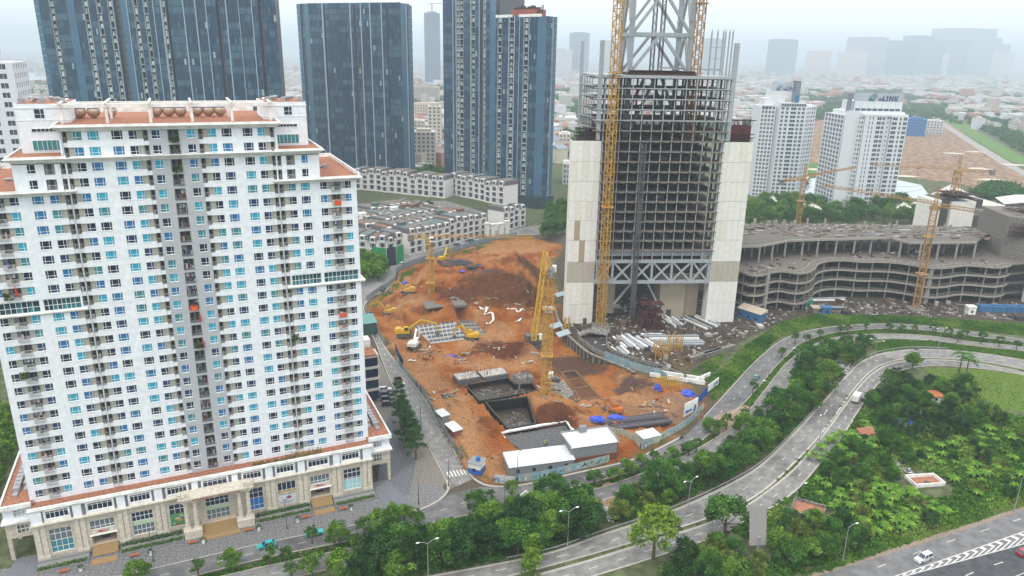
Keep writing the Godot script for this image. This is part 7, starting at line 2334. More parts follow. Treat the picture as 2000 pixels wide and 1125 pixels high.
	# billboards by the bend
	for q in [[V(59.6,-218.6),0.75,Vector3(7.5,4.6,0.2),"tilted white and blue hoarding board by the road bend"],[V(72.1,-238.6),0.9,Vector3(9,2.6,0.2),"long white beam board lying at the right tip of the site"]]:
		var a := thing("advert_board",q[3],"billboard",q[0],q[1])
		var b := MB.new(); b.box(-q[2].x / 2,q[2].x / 2,0.9,q[2].y + 0.9,-0.1,0.1)
		put("board",b,M.white_trim,a)
		for k in 7:
			b = MB.new(); var x := r.randf_range(-q[2].x / 2 + 0.3,q[2].x / 2 - 1.5); var y := r.randf_range(1.1,q[2].y * 0.7)
			b.box(x,x + r.randf_range(0.5,2.2),y,y + r.randf_range(0.3,1.2),0.1,0.12 + 0.003 * k)
			put("print",b,M.glass_teal if k % 2 else M.board_blue,a)
		b = MB.new()
		for s in [-1,1]: b.box(s * q[2].x * 0.4 - 0.12,s * q[2].x * 0.4 + 0.12,0,1.0,-0.1,0.1)
		put("stand",b,M.metal_grey,a)
	# excavators
	excavator("yellow excavator stretching its long arm over the piling platform",V(-44.2,-283.5),0.15,M.yellow,8.0,0.0,1.5)
	excavator("grey and white excavator in front of the yellow one",V(-39.0,-273.7),1.2,M.white_trim,4.5,0.2,1.35)
	excavator("yellow excavator at the lower right corner of the piling platform",V(-16.4,-283.1),2.4,M.yellow,4.5,0.6,1.3)
	excavator("yellow excavator near the left tower crane, by the rebar stacks",V(-36.4,-371.6),0.9,M.yellow,5.5,0.3,1.4)
	excavator("dull yellow excavator on the slope by the side street hoarding",V(-48.5,-325.1),0.6,M.crane_yellow,4.5,2.6,1.4)
	excavator("dull yellow excavator lowest on the left earth slope",V(-55.3,-312.6),0.2,M.crane_yellow,5.0,2.9,1.4)
	excavator("small orange excavator on the tan earth near the blue sheets",V(35.2,-219.9),2.2,mat("paint_orange",Color(0.55,0.16,0.03),0.5,"rough",3),3.2,0.4,1.0)
	# rebar stacks,beams and tarpaulins
	var stacks := [[V(-29.5,-366.5),0.5,15.0,9.0,"rusty_rebar","dark rebar bundle with orange red tips, left of the pair on the slope"],[V(-11.2,-355.2),0.25,17.0,9.0,"rebar","dark rebar bundle, right of the pair on the slope"],[V(38.3,-215.0),0.28,26.0,3.0,"rusty_rebar","long dark rebar bundle with red tips above the blue fence"],[V(40.1,-210.9),0.28,24.0,2.5,"rebar","long dark rebar bundle nearest the small white roofed cabin"],[V(-19.5,-360.8),0.0,8.0,6.0,"rusty_rebar","orange red heap of bent rebar between the two rebar bundles"]]
	for s in stacks:
		var a := thing("rebar_bundle",s[5],"rebar",on_site(s[0]),s[1])
		var b := MB.new()
		for k in 80:
			var z := r.randf_range(-s[3] / 2,s[3] / 2); var y := r.randf_range(0.1,0.9)
			b.col = Color(0.07,0.065,0.075) * r.randf_range(0.7,1.6)
			var x0 = -s[2] / 2 + r.randf_range(-1,1)
			b.bar(Vector3(x0,y,z),Vector3(x0 + s[2],y,z + r.randf_range(-0.5,0.5)),0.18)
		put("bars",b,M.vc_plain,a)
		if s[4] == "rusty_rebar":
			b = MB.new()
			b.col = Color(0.42,0.10,0.05)
			for k in 24:
				var z := r.randf_range(-s[3] / 2,s[3] / 2)
				var x0 = (-1.0 if k % 2 else 1.0) * s[2] / 2 * r.randf_range(0.5,1.1)
				b.bar(Vector3(x0,r.randf_range(0.4,1.0),z),Vector3(x0 + r.randf_range(1,2.5),r.randf_range(0.3,1.0),z + r.randf_range(-1,1)),0.22)
			put("red_bars",b,M.vc_plain,a)
	var tarp := mat("tarp_blue",Color(0.03,0.07,0.45),0.55)
	for s in [[V(28.1,-211.4),Vector3(2.6,1.2,2.0),"round blue tarpaulin at the left end of the rebar"],[V(34.8,-215.5),Vector3(3.4,1.0,1.6),"blue tarpaulin over the middle of the long rebar bundle"],[V(62.1,-234.5),Vector3(3.4,2.4,2.6),"large crumpled blue tarpaulin at the right tip of the site"],[V(52.3,-237.8),Vector3(1.4,2.2,1.2),"upright blue drum bundle beside yellow scaffold frames"],[V(-23.3,-264.9),Vector3(2.6,0.4,1.8),"flat violet blue sheet on the orange earth"],[V(-24.9,-350.1),Vector3(1.6,0.6,1.4),"small dark blue sheet below the rebar bundles"],[V(-54.6,-356.9),Vector3(1.5,1.6,1.3),"dark blue cube of material by the far hoarding"]]:
		var o := put("tarpaulin",lump(Vector3.ZERO,s[1],r),tarp)
		o.position = on_site(s[0])
		tag(o,s[2],"tarpaulin","blue tarpaulins")
	# white sheet strips that follow the earth
	for s in [[[V(-14.6,-313.4),V(-12.6,-309.4),V(-10.9,-312.2),V(-11.6,-306.1),V(-8.3,-305.0),V(-9.0,-297.3),V(-10.8,-299.1)],"crooked white sheet strip on the brown earth, the left one"],[[V(-2.1,-310.0),V(0.7,-311.5),V(3.0,-308.9),V(5.8,-312.4)],"white sheet strip on the brown earth, the upper right one"],[[V(1.0,-299.7),V(3.0,-301.7),V(4.4,-305.0)],"short white sheet strip on the brown earth, the lower right one"],[[V(-41.8,-276.8),V(-38.4,-272.1)],"white boards lying behind the grey excavator"],[[V(-39.8,-261.6),V(-36.5,-260.8)],"white boards near the dark blue gate"]]:
		var b := MB.new()
		var pl := path3(s[0],0,0.8)
		for k in pl.size() - 1:
			var p := on_site(pl[k]) + Vector3(0,0.2,0); var q := on_site(pl[k + 1]) + Vector3(0,0.2,0)
			var sd := (q - p).cross(Vector3.UP).normalized() * r.randf_range(0.2,0.5)
			b.quad(p - sd,q - sd,q + sd,p + sd)
			b.quad(p - sd - Vector3(0,0.25,0),q - sd - Vector3(0,0.25,0),q - sd,p - sd); b.quad(p + sd,q + sd,q + sd - Vector3(0,0.25,0),p + sd - Vector3(0,0.25,0))
		tag(put("sheet_strip",b,M.white_trim),s[1],"sheet strip")
	# yellow scaffold frames and spare mast pieces
	for s in [[V(57.4,-266.6),0.2,2.4,7.5,4,"spare yellow mast section standing in the yard, the left one"],[V(64.5,-274.3),0.2,2.4,7.5,4,"spare yellow mast section standing in the yard, the right one"],[V(23.9,-295.9),0.2,1.8,6.0,0,"short yellow lattice tower at the foot of the left clad leg"]]:
		var b := MB.new()
		lattice(b,Vector3.ZERO,Vector3(0,s[3],0),s[2],1.9,0.26)
		if s[4]: lattice(b,Vector3(3.0,0,0.6),Vector3(3.0,s[3] * 0.9,0.6),s[2] * 0.8,1.9,0.24)
		var o := put("mast_section",b,M.crane_yellow)
		o.position = s[0]; o.rotation.y = s[1]
		tag(o,s[5],"mast section")
	var ys := thing("scaffold","close packed yellow scaffold frames at the right end of the site","scaffold",on_site(V(56.6,-240.1)),0.2)
	for k in 12:
		b2 = MB.new(); var x := -4.5 + k * 0.8
		b2.bar(Vector3(x,0,-0.8),Vector3(x,4.5,-0.8),0.14); b2.bar(Vector3(x,0,0.8),Vector3(x,4.5,0.8),0.14); b2.bar(Vector3(x,4.4,-0.8),Vector3(x,4.4,0.8),0.14); b2.bar(Vector3(x,2.4,-0.8),Vector3(x,3.8,0.8),0.12)
		put("frame",b2,M.yellow,ys)
	# machines round the foot of the pit crane
	var ck := 0
	for s in [[V(16.6,-244.9),Vector3(2.6,2.2,2.2),M.steel_dark,"dark compressor box right of the pit crane's foot"],[V(14.7,-247.9),Vector3(2.2,1.8,1.6),M.white_trim,"white generator box right of the pit crane's foot"],[V(20.6,-236.4),Vector3(1.6,1.2,5.0),M.steel_dark,"black rolled hose heap at the lower right of the pit crane"],[V(10.5,-281.6),Vector3(5.0,1.4,3.0),M.steel_dark,"dark steel platform beside the leaning boom's foot"]]:
		var b := MB.new(); b.box(-s[1].x / 2,s[1].x / 2,0,s[1].y,-s[1].z / 2,s[1].z / 2); b.box(-s[1].x / 2 - 0.1,s[1].x / 2 + 0.1,s[1].y,s[1].y + 0.12,-s[1].z / 2 - 0.1,s[1].z / 2 + 0.1); b.box(-s[1].x * 0.3,s[1].x * 0.1,s[1].y + 0.12,s[1].y + 0.5,-s[1].z * 0.2,s[1].z * 0.2)
		var o := put("machine_box",b,s[2]); o.position = on_site(s[0]); o.rotation.y = 0.3 + ck
		tag(o,s[3],"machine"); ck += 1
	b2 = MB.new(); b2.prism(poly2([V(14.4,-240.4),V(19.3,-245.0),V(22.5,-234.1),V(19.2,-229.1),V(13.4,-229.7)]),-1.2,-0.25)
	tag(put("crane_pad",b2,M.concrete),"rough grey concrete pad at the foot of the pit crane","concrete slab")
	# rubble and offcuts scattered over the earth
	var db := MB.new()
	for k in 900:
		var p := Vector2(r.randf_range(-62,75),r.randf_range(-450,-180))
		if edge_dist(p,site) < 2.0: continue
		var c := [Color(0.36,0.22,0.12),Color(0.36,0.3,0.24),Color(0.2,0.09,0.05),Color(0.5,0.24,0.1),Color(0.13,0.11,0.1)]
		db.col = c[r.randi() % 5]
		db.cube(Vector3(p.x,site_height(p) + 0.08,p.y),Vector3(r.randf_range(0.15,0.9),r.randf_range(0.1,0.4),r.randf_range(0.15,0.6)),r.randf() * 3)
	var tm := MB.new()
	for z in [[V(-18.4,-263.1),3.0,16],[V(16.1,-237.1),4.0,24],[V(26.8,-225.5),6.0,22],[V(-20.6,-231.4),3.0,14],[V(-33.8,-267.5),4.0,16],[V(0.5,-264.0),6.0,18],[V(42.5,-226.2),8.0,26],[V(-11.5,-317.0),6.0,14],[V(-36.4,-330.3),6.0,18],[V(50.6,-222.7),5.0,16],[V(12.0,-318.3),8.0,16]]:
		for k in z[2]:
			var p: Vector3 = z[0] + Vector3(r.randfn() * z[1],0,r.randfn() * z[1])
			tm.col = [Color(0.4,0.3,0.18),Color(0.3,0.29,0.27),Color(0.16,0.13,0.1),Color(0.5,0.47,0.42),Color(0.3,0.09,0.04)][r.randi() % 5]
			tm.cube(Vector3(p.x,site_height(Vector2(p.x,p.z)) + 0.15,p.z),Vector3(r.randf_range(0.8,4.5),r.randf_range(0.1,0.4),r.randf_range(0.12,1.0)),r.randf() * 3)
	stuff("timber_offcuts",tm,M.vc_rough,self,"planks, plywood and pipes lying about on the orange earth","building material")
	stuff("earth_rubble",db,M.vc_rough,self,"clods, stones and offcuts scattered over the orange earth","rubble")

# ---------------------------------------------------------------- the steel yard under the skyscraper
func build_yard() -> void:
	var r := RandomNumberGenerator.new()
	r.seed = 66
	var kinds := [[V(48.8,-283.5),1.9,12.0,7,"stack of white steel columns fanned out below the clad leg, the left one"],[V(53.1,-281.4),2.0,12.0,7,"stack of white steel columns fanned out beside the left stack"],[V(57.4,-279.4),2.0,11.0,5,"stack of white steel columns nearest the yellow mast sections"],[V(68.9,-284.5),0.05,21.0,9,"broad stack of grey steel plates lying level in the yard"],[V(44.5,-272.3),1.9,8.0,4,"short stack of white columns by the ramp wall"],[V(73.8,-308.0),1.9,9.0,6,"grey steel heap in front of the tan core"],[V(69.8,-310.5),1.8,8.0,5,"grey steel heap beside the maroon scaffold"],[V(82.8,-307.2),2.1,15.0,3,"three long white beams leaning toward the right clad leg"],[V(88.3,-310.1),2.1,14.0,3,"two long pale beams close to the right clad leg's foot"],[V(60.5,-289.9),0.0,9.0,3,"small stack of grey beams below the maroon scaffold"],[V(150.9,-342.5),0.1,26.0,4,"long white steel beams lying under the curved shell"],[V(138.1,-334.8),0.5,9.0,5,"heap of white offcut beams left of the long beams"],[V(150.5,-330.3),0.0,14.0,2,"pale timber planks lying below the long white beams"]]
	for s in kinds:
		var a := thing("steel_stack",s[4],"steel stack",s[0],s[1])
		for k in s[3]:
			var b := MB.new()
			var z = (k - s[3] / 2.0) * 1.15
			var y = 0.35 + (k % 2) * 0.5
			var x0 := r.randf_range(-1.0,1.0)
			b.bar(Vector3(-s[2] / 2 + x0,y,z),Vector3(s[2] / 2 + x0,y + r.randf_range(0,0.4),z + r.randf_range(-0.5,0.5)),0.75,0.7)
			put("beam",b,M.steel_pale if k % 3 else M.white_trim,a)
	for q in [[V(77.1,-269.1),0.62,"grey concrete beam lying in the yard, the left of the pair"],[V(83.6,-273.1),0.62,"grey concrete beam lying in the yard, the right of the pair"]]:
		var b := MB.new(); b.box(-9,9,0,1.7,-0.7,0.7); b.box(-9,9,1.7,2.0,-0.9,0.9)
		var o := put("concrete_beam",b,M.concrete); o.position = q[0]; o.rotation.y = q[1]
		tag(o,q[2],"concrete beam")
	for q in [[V(60.6,-249.9),0.9,22.0,"white kerb of a half built ramp, upper strip"],[V(61.0,-246.3),0.9,20.0,"white kerb of a half built ramp, lower strip"],[V(70.2,-247.2),0.62,11.0,"short white kerb beside the green slope"]]:
		var a := thing("ramp_kerb",q[3],"ramp",q[0],-0.35 if q[2] > 12 else 0.75)
		var b := MB.new(); b.box(-q[2] / 2,q[2] / 2,0,1.5,-0.25,0.25)
		put("upstand",b,M.white_trim,a)
		b = MB.new(); b.box(-q[2] / 2,q[2] / 2,0,0.3,-2.2,-0.25)
		put("deck",b,M.concrete,a)
	# maroon scaffold heap,huts and containers
	var sc := thing("steel_heap","dark maroon steel trestle heap in front of the skyscraper's hall","scaffold",V(60.7,-300.9),0.1)
	for k in 40:
		var b := MB.new()
		b.bar(Vector3(r.randf_range(-8,8),0,r.randf_range(-6,5)),Vector3(r.randf_range(-5,5),r.randf_range(3,13),r.randf_range(-4,3)),0.35)
		put("trestle_bar",b,mat("maroon_steel",Color(0.13,0.05,0.05),0.85,"strong",3) if not M.has("maroon_steel") else M.maroon_steel,sc)
	for k in 3:
		var b := MB.new(); b.box(-5,5,4 + k * 3.5,4.25 + k * 3.5,-3,2)
		put("trestle_deck",b,M.maroon_steel,sc)
	var blue := mat("hut_blue",Color(0.04,0.17,0.36),0.6,"rough",4)
	cabin("site_hut","blue hut with a cream lean-to roof right of the right clad leg",V(109.2,-315.2),-0.9,Vector3(12,4.0,5),blue,mat("tin_cream",Color(0.55,0.48,0.38),0.7,"rough",4),1.2)
	cabin("site_hut","pale hut with a tan roof near the curved shell",V(143.5,-325.5),0.0,Vector3(6,2.6,4),M.concrete,M.tin_cream,0.2)
	cabin("site_hut","small bright blue hut beside the tan roofed hut",V(146.4,-323.5),0.0,Vector3(4.5,3.4,3),blue,blue,0.1)
	cabin("site_hut","green hut at the foot of the curved shell",V(141.5,-332.7),0.0,Vector3(3.5,3.6,3),mat("hut_green",Color(0.03,0.2,0.13),0.7),M.hut_green,0.1)
	cabin("site_hut","white kiosk right of the third crane",V(215.9,-327.3),0.0,Vector3(3.6,3.8,3),M.white_trim,M.white_trim,0.1)
	var cn := thing("container_row","row of blue site containers at the right edge","container",V(234.6,-329.7),0.0)
	for k in 4:
		var b := MB.new(); b.box(-12.5 + k * 6.3,-6.4 + k * 6.3,0,3.0,-2.5,0); b.box(-12.4 + k * 6.3,-6.5 + k * 6.3,3.0,3.5,-2.4,-1.2)
		for q in 8: b.box(-12.4 + k * 6.3 + q * 0.75,-12.2 + k * 6.3 + q * 0.75,0.1,2.9,0,0.06)
		put("container",b,blue,cn)
	cabin("green_hut","green tank hut in front of the tan core",V(79.5,-323.4),0.0,Vector3(4,4,3),M.hut_green,M.hut_green,0.1)
	for q in [[V(24.2,-343.1),"sheet metal lean-to of pale blue tin left of the clad leg, upper one"],[V(19.2,-298.7),"crooked pale blue tin sheet by the pile wall"],[V(22.0,-289.7),"lowest crooked pale blue tin sheet by the pile wall"]]:
		var b := MB.new(); b.t = Transform3D(Basis.from_euler(Vector3(0.3,0.5,0.15)),Vector3(0,1.0,0)); b.box(-3,3,0,0.08,-1.6,1.6)
		for k in 6: b.box(-3 + k,-2.85 + k,0.08,0.16,-1.6,1.6)
		var o := put("tin_sheet",b,mat("tin_blue",Color(0.4,0.5,0.54),0.5,"rough",3) if not M.has("tin_blue") else M.tin_blue); o.position = q[0]
		tag(o,q[1],"tin sheet")
	# litter of the yard
	var db := MB.new()
	var yard := poly2([V(23.9,-292.8),V(58.4,-254.4),V(79.8,-270.3),V(104.3,-296.9),V(133.9,-323.5),V(234.2,-319.8),V(251.7,-346.6),V(112.1,-338.7),V(75.9,-344.5),V(27.1,-333.9)])
	var n := 0
	while n < 1500:
		var p := Vector2(r.randf_range(15,270),r.randf_range(-370,-245))
		if not inside(p,yard): continue
		n += 1
		db.col = [Color(0.3,0.27,0.24),Color(0.09,0.07,0.06),Color(0.13,0.06,0.05),Color(0.45,0.43,0.4),Color(0.2,0.14,0.1),Color(0.06,0.06,0.07),Color(0.55,0.54,0.52)][r.randi() % 7]
		var k := r.randf()
		var s := Vector3(r.randf_range(0.3,1.6),r.randf_range(0.1,0.7),r.randf_range(0.3,1.2))
		if k < 0.25: s = Vector3(r.randf_range(2,6),0.2,0.25)
		if k > 0.97: s = Vector3(r.randf_range(2,4),r.randf_range(0.8,2),r.randf_range(1.5,3))
		db.cube(Vector3(p.x,s.y / 2 + 0.03,p.y),s,r.randf() * 3)
	stuff("yard_litter",db,M.vc_rough,self,"offcuts, boxes and rusty scraps strewn over the dark steel yard","rubble")

# ---------------------------------------------------------------- planting
var pr := RandomNumberGenerator.new()

func rdir() -> Vector3:
	var z := pr.randf_range(-1,1)
	var a := pr.randf() * TAU
	var s := sqrt(1 - z * z)
	return Vector3(s * cos(a),z,s * sin(a))

func leaf(b: MB,p: Vector3,s: float,outward: Vector3) -> void:
	var n := (outward * 0.8 + rdir()).normalized()
	var u := n.cross(rdir()).normalized()
	var w := n.cross(u)
	b.quad(p - u * s * 0.5,p + w * s * 0.32,p + u * s * 0.5,p - w * s * 0.32)

func crown_mesh(R: Vector3,clumps: int,leaves: int,size: float,dark: Color,light: Color,shape := "round") -> ArrayMesh:
	var b := MB.new()
	for k in clumps:
		var d := rdir()
		if d.y < -0.5: d.y = -d.y
		var q := Vector3(d.x * R.x,d.y * R.y,d.z * R.z) * pr.randf_range(0.55,1.0)
		var cr := R.x * pr.randf_range(0.26,0.42)
		match shape:
			"cone":
				var f := pr.randf()
				q = Vector3(d.x * R.x * (1.05 - f),-R.y + 2 * R.y * f,d.z * R.z * (1.05 - f))
				cr = R.x * (0.45 - 0.25 * f)
			"tiers":
				var f := float(k % 4) / 3.0
				q = Vector3(d.x * R.x * (1.1 - 0.7 * f),-R.y + 2 * R.y * f,d.z * R.z * (1.1 - 0.7 * f))
				cr = R.x * 0.3
		var tone := dark.lerp(light,pow(pr.randf(),1.4))
		for j in leaves:
			var o := rdir()
			var p := q + Vector3(o.x,o.y * (0.75 if shape != "tiers" else 0.3),o.z) * cr * pow(pr.randf(),0.4)
			b.col = tone * pr.randf_range(0.75,1.25)
			leaf(b,p,size * pr.randf_range(0.7,1.3),(o + Vector3(0,0.5,0)).normalized())
	return b.mesh()

func trunk_mesh(h: float,r: float,R: float) -> ArrayMesh:
	var b := MB.new()
	b.rod(Vector3.ZERO,Vector3(0.05,h * 0.6,0),r,7,r * 0.75,false)
	b.rod(Vector3(0.05,h * 0.6,0),Vector3(0,h,0),r * 0.75,6,r * 0.3,false)
	for k in 5:
		var a := TAU * k / 5 + pr.randf()
		b.rod(Vector3(0.03,h * (0.45 + 0.08 * k),0),Vector3(cos(a) * R * 0.6,h * (0.75 + 0.07 * k),sin(a) * R * 0.6),r * 0.4,5,r * 0.12,false)
	return b.mesh()

var species := {}
func tree_kind(key: String,R: Vector3,h: float,clumps: int,leaves: int,size: float,dark: Color,light: Color,shape := "round",n := 3) -> void:
	species[key] = []
	for k in n:
		species[key].append([crown_mesh(R,clumps,leaves,size,dark,light,shape),trunk_mesh(h + R.y * 0.3,0.16 + R.x * 0.03,R.x),h + R.y * (0.35 if shape == "round" else 1.0)])

func plant_tree(key: String,called: String,p: Vector3,k: float,label: String,group: String) -> void:
	var s: Array = species[key][pr.randi() % species[key].size()]
	var a := thing(called,label,"tree",p,pr.randf() * TAU,group)
	a.scale = Vector3(k,k * pr.randf_range(0.9,1.1),k)
	put("trunk",s[1],M.bark,a)
	var c := put("crown",s[0],M.leaf,a)
	c.position.y = s[2]

func scatter(poly: Array,gap: float,most: int,holes := []) -> Array: # well spaced points inside a polygon
	var q := poly2(poly)
	var bx := Rect2(q[0],Vector2.ZERO)
	for p in q: bx = bx.expand(p)
	var out := []
	for t in most * 30:
		if out.size() >= most: break
		var p := Vector2(pr.randf_range(bx.position.x,bx.end.x),pr.randf_range(bx.position.y,bx.end.y))
		if not inside(p,q): continue
		var ok := true
		for o in out:
			if o.distance_squared_to(p) < gap * gap: ok = false; break
		if ok:
			for h in holes:
				if Vector2(h[0].x,h[0].z).distance_to(p) < h[1]: ok = false; break
		if ok: out.append(p)
	return out

func cover(called: String,label: String,poly: Array,n: int,meshes: Array,lo: float,hi: float,holes := []) -> void:
	# uncountable low growth: one MultiMesh per mesh,all under one stuff object's name
	var q := poly2(poly)
	var bx := Rect2(q[0],Vector2.ZERO)
	for p in q: bx = bx.expand(p)
	var ts := []
	for k in meshes.size(): ts.append([])
	var got := 0
	for t in n * 12:
		if got >= n: break
		var p := Vector2(pr.randf_range(bx.position.x,bx.end.x),pr.randf_range(bx.position.y,bx.end.y))
		if not inside(p,q): continue
		var ok := true
		for h in holes:
			if Vector2(h[0].x,h[0].z).distance_to(p) < h[1]: ok = false; break
		if not ok: continue
		got += 1
		var s := pr.randf_range(lo,hi) * (0.7 + 0.6 * (nz2.get_noise_2d(p.x * 3,p.y * 3) * 0.5 + 0.5))
		var kind := clampi(int((nz.get_noise_2d(p.x * 2.0,p.y * 2.0) * 0.9 + 0.55 + pr.randf_range(-0.25,0.25)) * meshes.size()),0,meshes.size() - 1)
		ts[kind].append(Transform3D(Basis(Vector3.UP,pr.randf() * TAU).scaled(Vector3(s,s * pr.randf_range(0.7,1.1),s)),Vector3(p.x,0.02,p.y)))
	var first: Node = null
	for k in meshes.size():
		if ts[k].is_empty(): continue
		var mm := MultiMesh.new()
		mm.transform_format = MultiMesh.TRANSFORM_3D
		mm.mesh = meshes[k]
		mm.instance_count = ts[k].size()
		for j in ts[k].size(): mm.set_instance_transform(j,ts[k][j])
		var o := MultiMeshInstance3D.new()
		o.multimesh = mm
		o.material_override = M.leaf
		if first == null:
			o.name = nm(called,self)
			add_child(o,true)
			first = o
			tag(o,label,"undergrowth","","stuff")
		else:
			o.name = nm("tuft",first)
			first.add_child(o,true)
			o.set_meta("kind","stuff")

func build_planting() -> void:
	pr.seed = 91
	var D := Color(0.022,0.07,0.014); var DL := Color(0.07,0.165,0.03)
	tree_kind("dark",Vector3(3.3,2.9,3.3),2.6,36,95,0.42,D,DL * 1.25,"round",6)
	tree_kind("mid",Vector3(2.9,2.6,2.9),2.4,32,90,0.4,Color(0.05,0.12,0.016),Color(0.16,0.29,0.045),"round",5)
	tree_kind("olive",Vector3(2.4,2.1,2.4),1.6,26,70,0.38,Color(0.06,0.095,0.02),Color(0.2,0.25,0.06),"round",3)
	tree_kind("deep",Vector3(2.8,3.2,2.8),2.2,30,85,0.38,Color(0.014,0.045,0.014),Color(0.045,0.11,0.03),"round",3)
	tree_kind("bright",Vector3(3.2,3.0,3.2),2.8,34,75,0.46,Color(0.09,0.17,0.02),Color(0.23,0.33,0.045),"round",2)
	tree_kind("young",Vector3(1.9,1.9,1.9),2.8,20,32,0.45,Color(0.04,0.09,0.02),Color(0.10,0.19,0.045),"round",4)
	tree_kind("cone",Vector3(2.6,3.4,2.6),1.6,36,60,0.45,Color(0.06,0.13,0.015),Color(0.17,0.27,0.04),"cone",1)
	tree_kind("tiers",Vector3(2.5,2.6,2.5),2.6,34,36,0.42,Color(0.025,0.065,0.025),Color(0.07,0.13,0.045),"tiers",3)
	# the big single trees first
	plant_tree("bright","bright_tree",V(34.4,-145.6),1.75,"big round yellow green tree between the two carriageways of the ramp road","")
	plant_tree("cone","conical_tree",V(6.1,-138.4),1.45,"pointed bright green tree at the bottom edge beside the ramp road","")
	plant_tree("dark","dark_tree",V(53.6,-154.6),1.7,"large dark round tree beside the tall slatted billboard","")
	plant_tree("mid","street_tree",V(154.1,-260.1),1.1,"small round tree standing alone on the verge near the palms","")
	var Z := [V(116.5,-180.1),7.0]
	var holes := [[V(116.5,-180.1),8.0],[V(78.4,-165.6),6.5],[V(112.1,-206.9),4.5],[V(147.7,-233.9),4.0],[V(59.4,-149.5),5.0],[V(53.6,-154.6),5.0],[V(27.0,-169.8),9.0]]
	var t1 := [V(-38.2,-133.6),V(-29.7,-143.1),V(-10.1,-152.0),V(7.6,-160.4),V(20.8,-162.1),V(22.2,-155.8),V(11.2,-148.9),V(-0.3,-144.8),V(-15.8,-140.1),V(-32.8,-135.0)]
	for p in scatter(t1,3.6,60): plant_tree(["dark","deep","dark","deep","mid"][pr.randi() % 5],"dark_tree",V(p.x,p.y),pr.randf_range(1.0,1.5),"dense dark tree in the belt between the second street and the ramp road","dark trees of the belt below the crossroads")
	var t1b := [V(-8.6,-158.6),V(7.1,-166.8),V(21.8,-172.8),V(21.3,-167.3),V(6.3,-161.2),V(-7.7,-154.1)]
	for p in scatter(t1b,4.0,14): plant_tree(["mid","dark"][pr.randi() % 2],"street_tree",V(p.x,p.y),pr.randf_range(0.65,0.95),"round green tree on the island opposite the mural hoarding","trees on the island opposite the murals")
	var t2 := [V(30.6,-166.4),V(32.6,-172.4),V(52.3,-185.1),V(70.4,-202.2),V(87.8,-221.9),V(99.9,-239.8),V(113.4,-261.2),V(130.4,-278.5),V(146.9,-283.7),V(142.4,-273.7),V(128.9,-259.0),V(106.4,-230.3),V(87.6,-207.3),V(72.7,-190.3),V(58.7,-178.7),V(41.1,-166.3),V(29.0,-159.3),V(26.0,-161.8)]
	for p in scatter(t2,4.0,110,[[V(124.9,-256.4),6.0]]): plant_tree(["dark","deep","dark","mid","olive"][pr.randi() % 5],"dark_tree",V(p.x,p.y),pr.randf_range(0.7,1.4),"dense tree in the long belt along the upper side of the ramp road","trees of the belt above the ramp road")
	# the triangle between the ramp road and the highway
	var t3 := [V(35.5,-142.4),V(51.3,-153.0),V(67.3,-163.5),V(78.8,-173.1),V(89.1,-185.3),V(105.8,-205.4),V(121.8,-227.4),V(132.8,-241.1),V(143.7,-251.2),V(158.0,-249.6),V(165.1,-239.1),V(166.7,-224.3),V(183.9,-210.2),V(165.8,-185.7),V(140.0,-173.4),V(114.3,-162.3),V(91.0,-152.1),V(73.0,-144.5),V(59.2,-138.7),V(34.9,-133.1)]
	var dense := [V(125.9,-233.5),V(140.9,-247.5),V(156.8,-247.3),V(162.7,-238.2),V(159.6,-222.5),V(147.2,-208.9),V(132.0,-201.9),V(120.7,-207.9),V(114.0,-211.0)]
	for p in scatter(dense,4.6,30,holes): plant_tree(["dark","deep","mid","deep"][pr.randi() % 4],"dark_tree",V(p.x,p.y),pr.randf_range(0.6,1.15),"round tree in the overgrown wedge, near the lawn","trees of the wedge near the lawn")
	for p in scatter(t3,6.0,60,holes): plant_tree(["olive","olive","deep","young"][pr.randi() % 4],"wild_shrub",V(p.x,p.y),pr.randf_range(0.45,0.9),"wild bushy shrub standing out of the undergrowth in the wedge","wild shrubs of the wedge")
	var low := [V(59.9,-148.5),V(71.7,-161.0),V(84.0,-159.3),V(93.6,-157.4),V(88.9,-152.9),V(73.5,-145.6),V(59.6,-139.9),V(35.0,-133.9),V(35.2,-140.6),V(50.7,-150.6)]
	for p in scatter(low,4.0,48,holes): plant_tree(["dark","deep","mid","olive"][pr.randi() % 4],"dark_tree",V(p.x,p.y),pr.randf_range(0.6,1.1),"round tree in the overgrown wedge, near the slatted billboard","trees of the wedge near the billboard")
	var mid := [V(88.2,-183.1),V(106.1,-204.1),V(117.5,-201.4),V(120.8,-192.5),V(110.6,-181.2),V(90.9,-175.5)]
	for p in scatter(mid,5.5,12,holes): plant_tree("dark","dark_tree",V(p.x,p.y),pr.randf_range(0.6,0.95),"dark tree in the overgrown wedge between the two red courts","trees of the wedge between the red courts")
	# banana plants,each leaf a part
	var ban := thing("banana_plant","","banana plant",Vector3.ZERO,0,"")
	var sb := MB.new(); sb.rod(Vector3.ZERO,Vector3(0,1.5,0),0.16,6,0.1,false)
	put("stem",sb,mat("banana_stem",Color(0.13,0.17,0.05),0.8),ban)
	for k in 9:
		var b := MB.new()
		var a := TAU * k / 9 + pr.randf_range(-0.25,0.25)
		var d := Vector3(cos(a),0,sin(a))
		var s := Vector3(-d.z,0,d.x)
		var L := pr.randf_range(1.9,2.6)
		var up := pr.randf_range(0.7,1.5)
		b.col = Color(0.05,0.14,0.02).lerp(Color(0.19,0.30,0.04),pr.randf())
		var prev := [Vector3(0,1.4,0),0.06]
		for j in range(1,6):
			var f := j / 5.0
			var c := d * L * f * (1 - 0.12 * f) + Vector3(0,1.4 + up * 1.6 * f - 1.7 * up * f * f,0)
			var w := 0.36 * sin(PI * (0.12 + 0.86 * f))
			for q in [-1,1]:
				b.quad(prev[0],c,c + s * q * w - Vector3(0,w * 0.45,0),prev[0] + s * q * prev[1] - Vector3(0,prev[1] * 0.45,0))
			prev = [c,w]
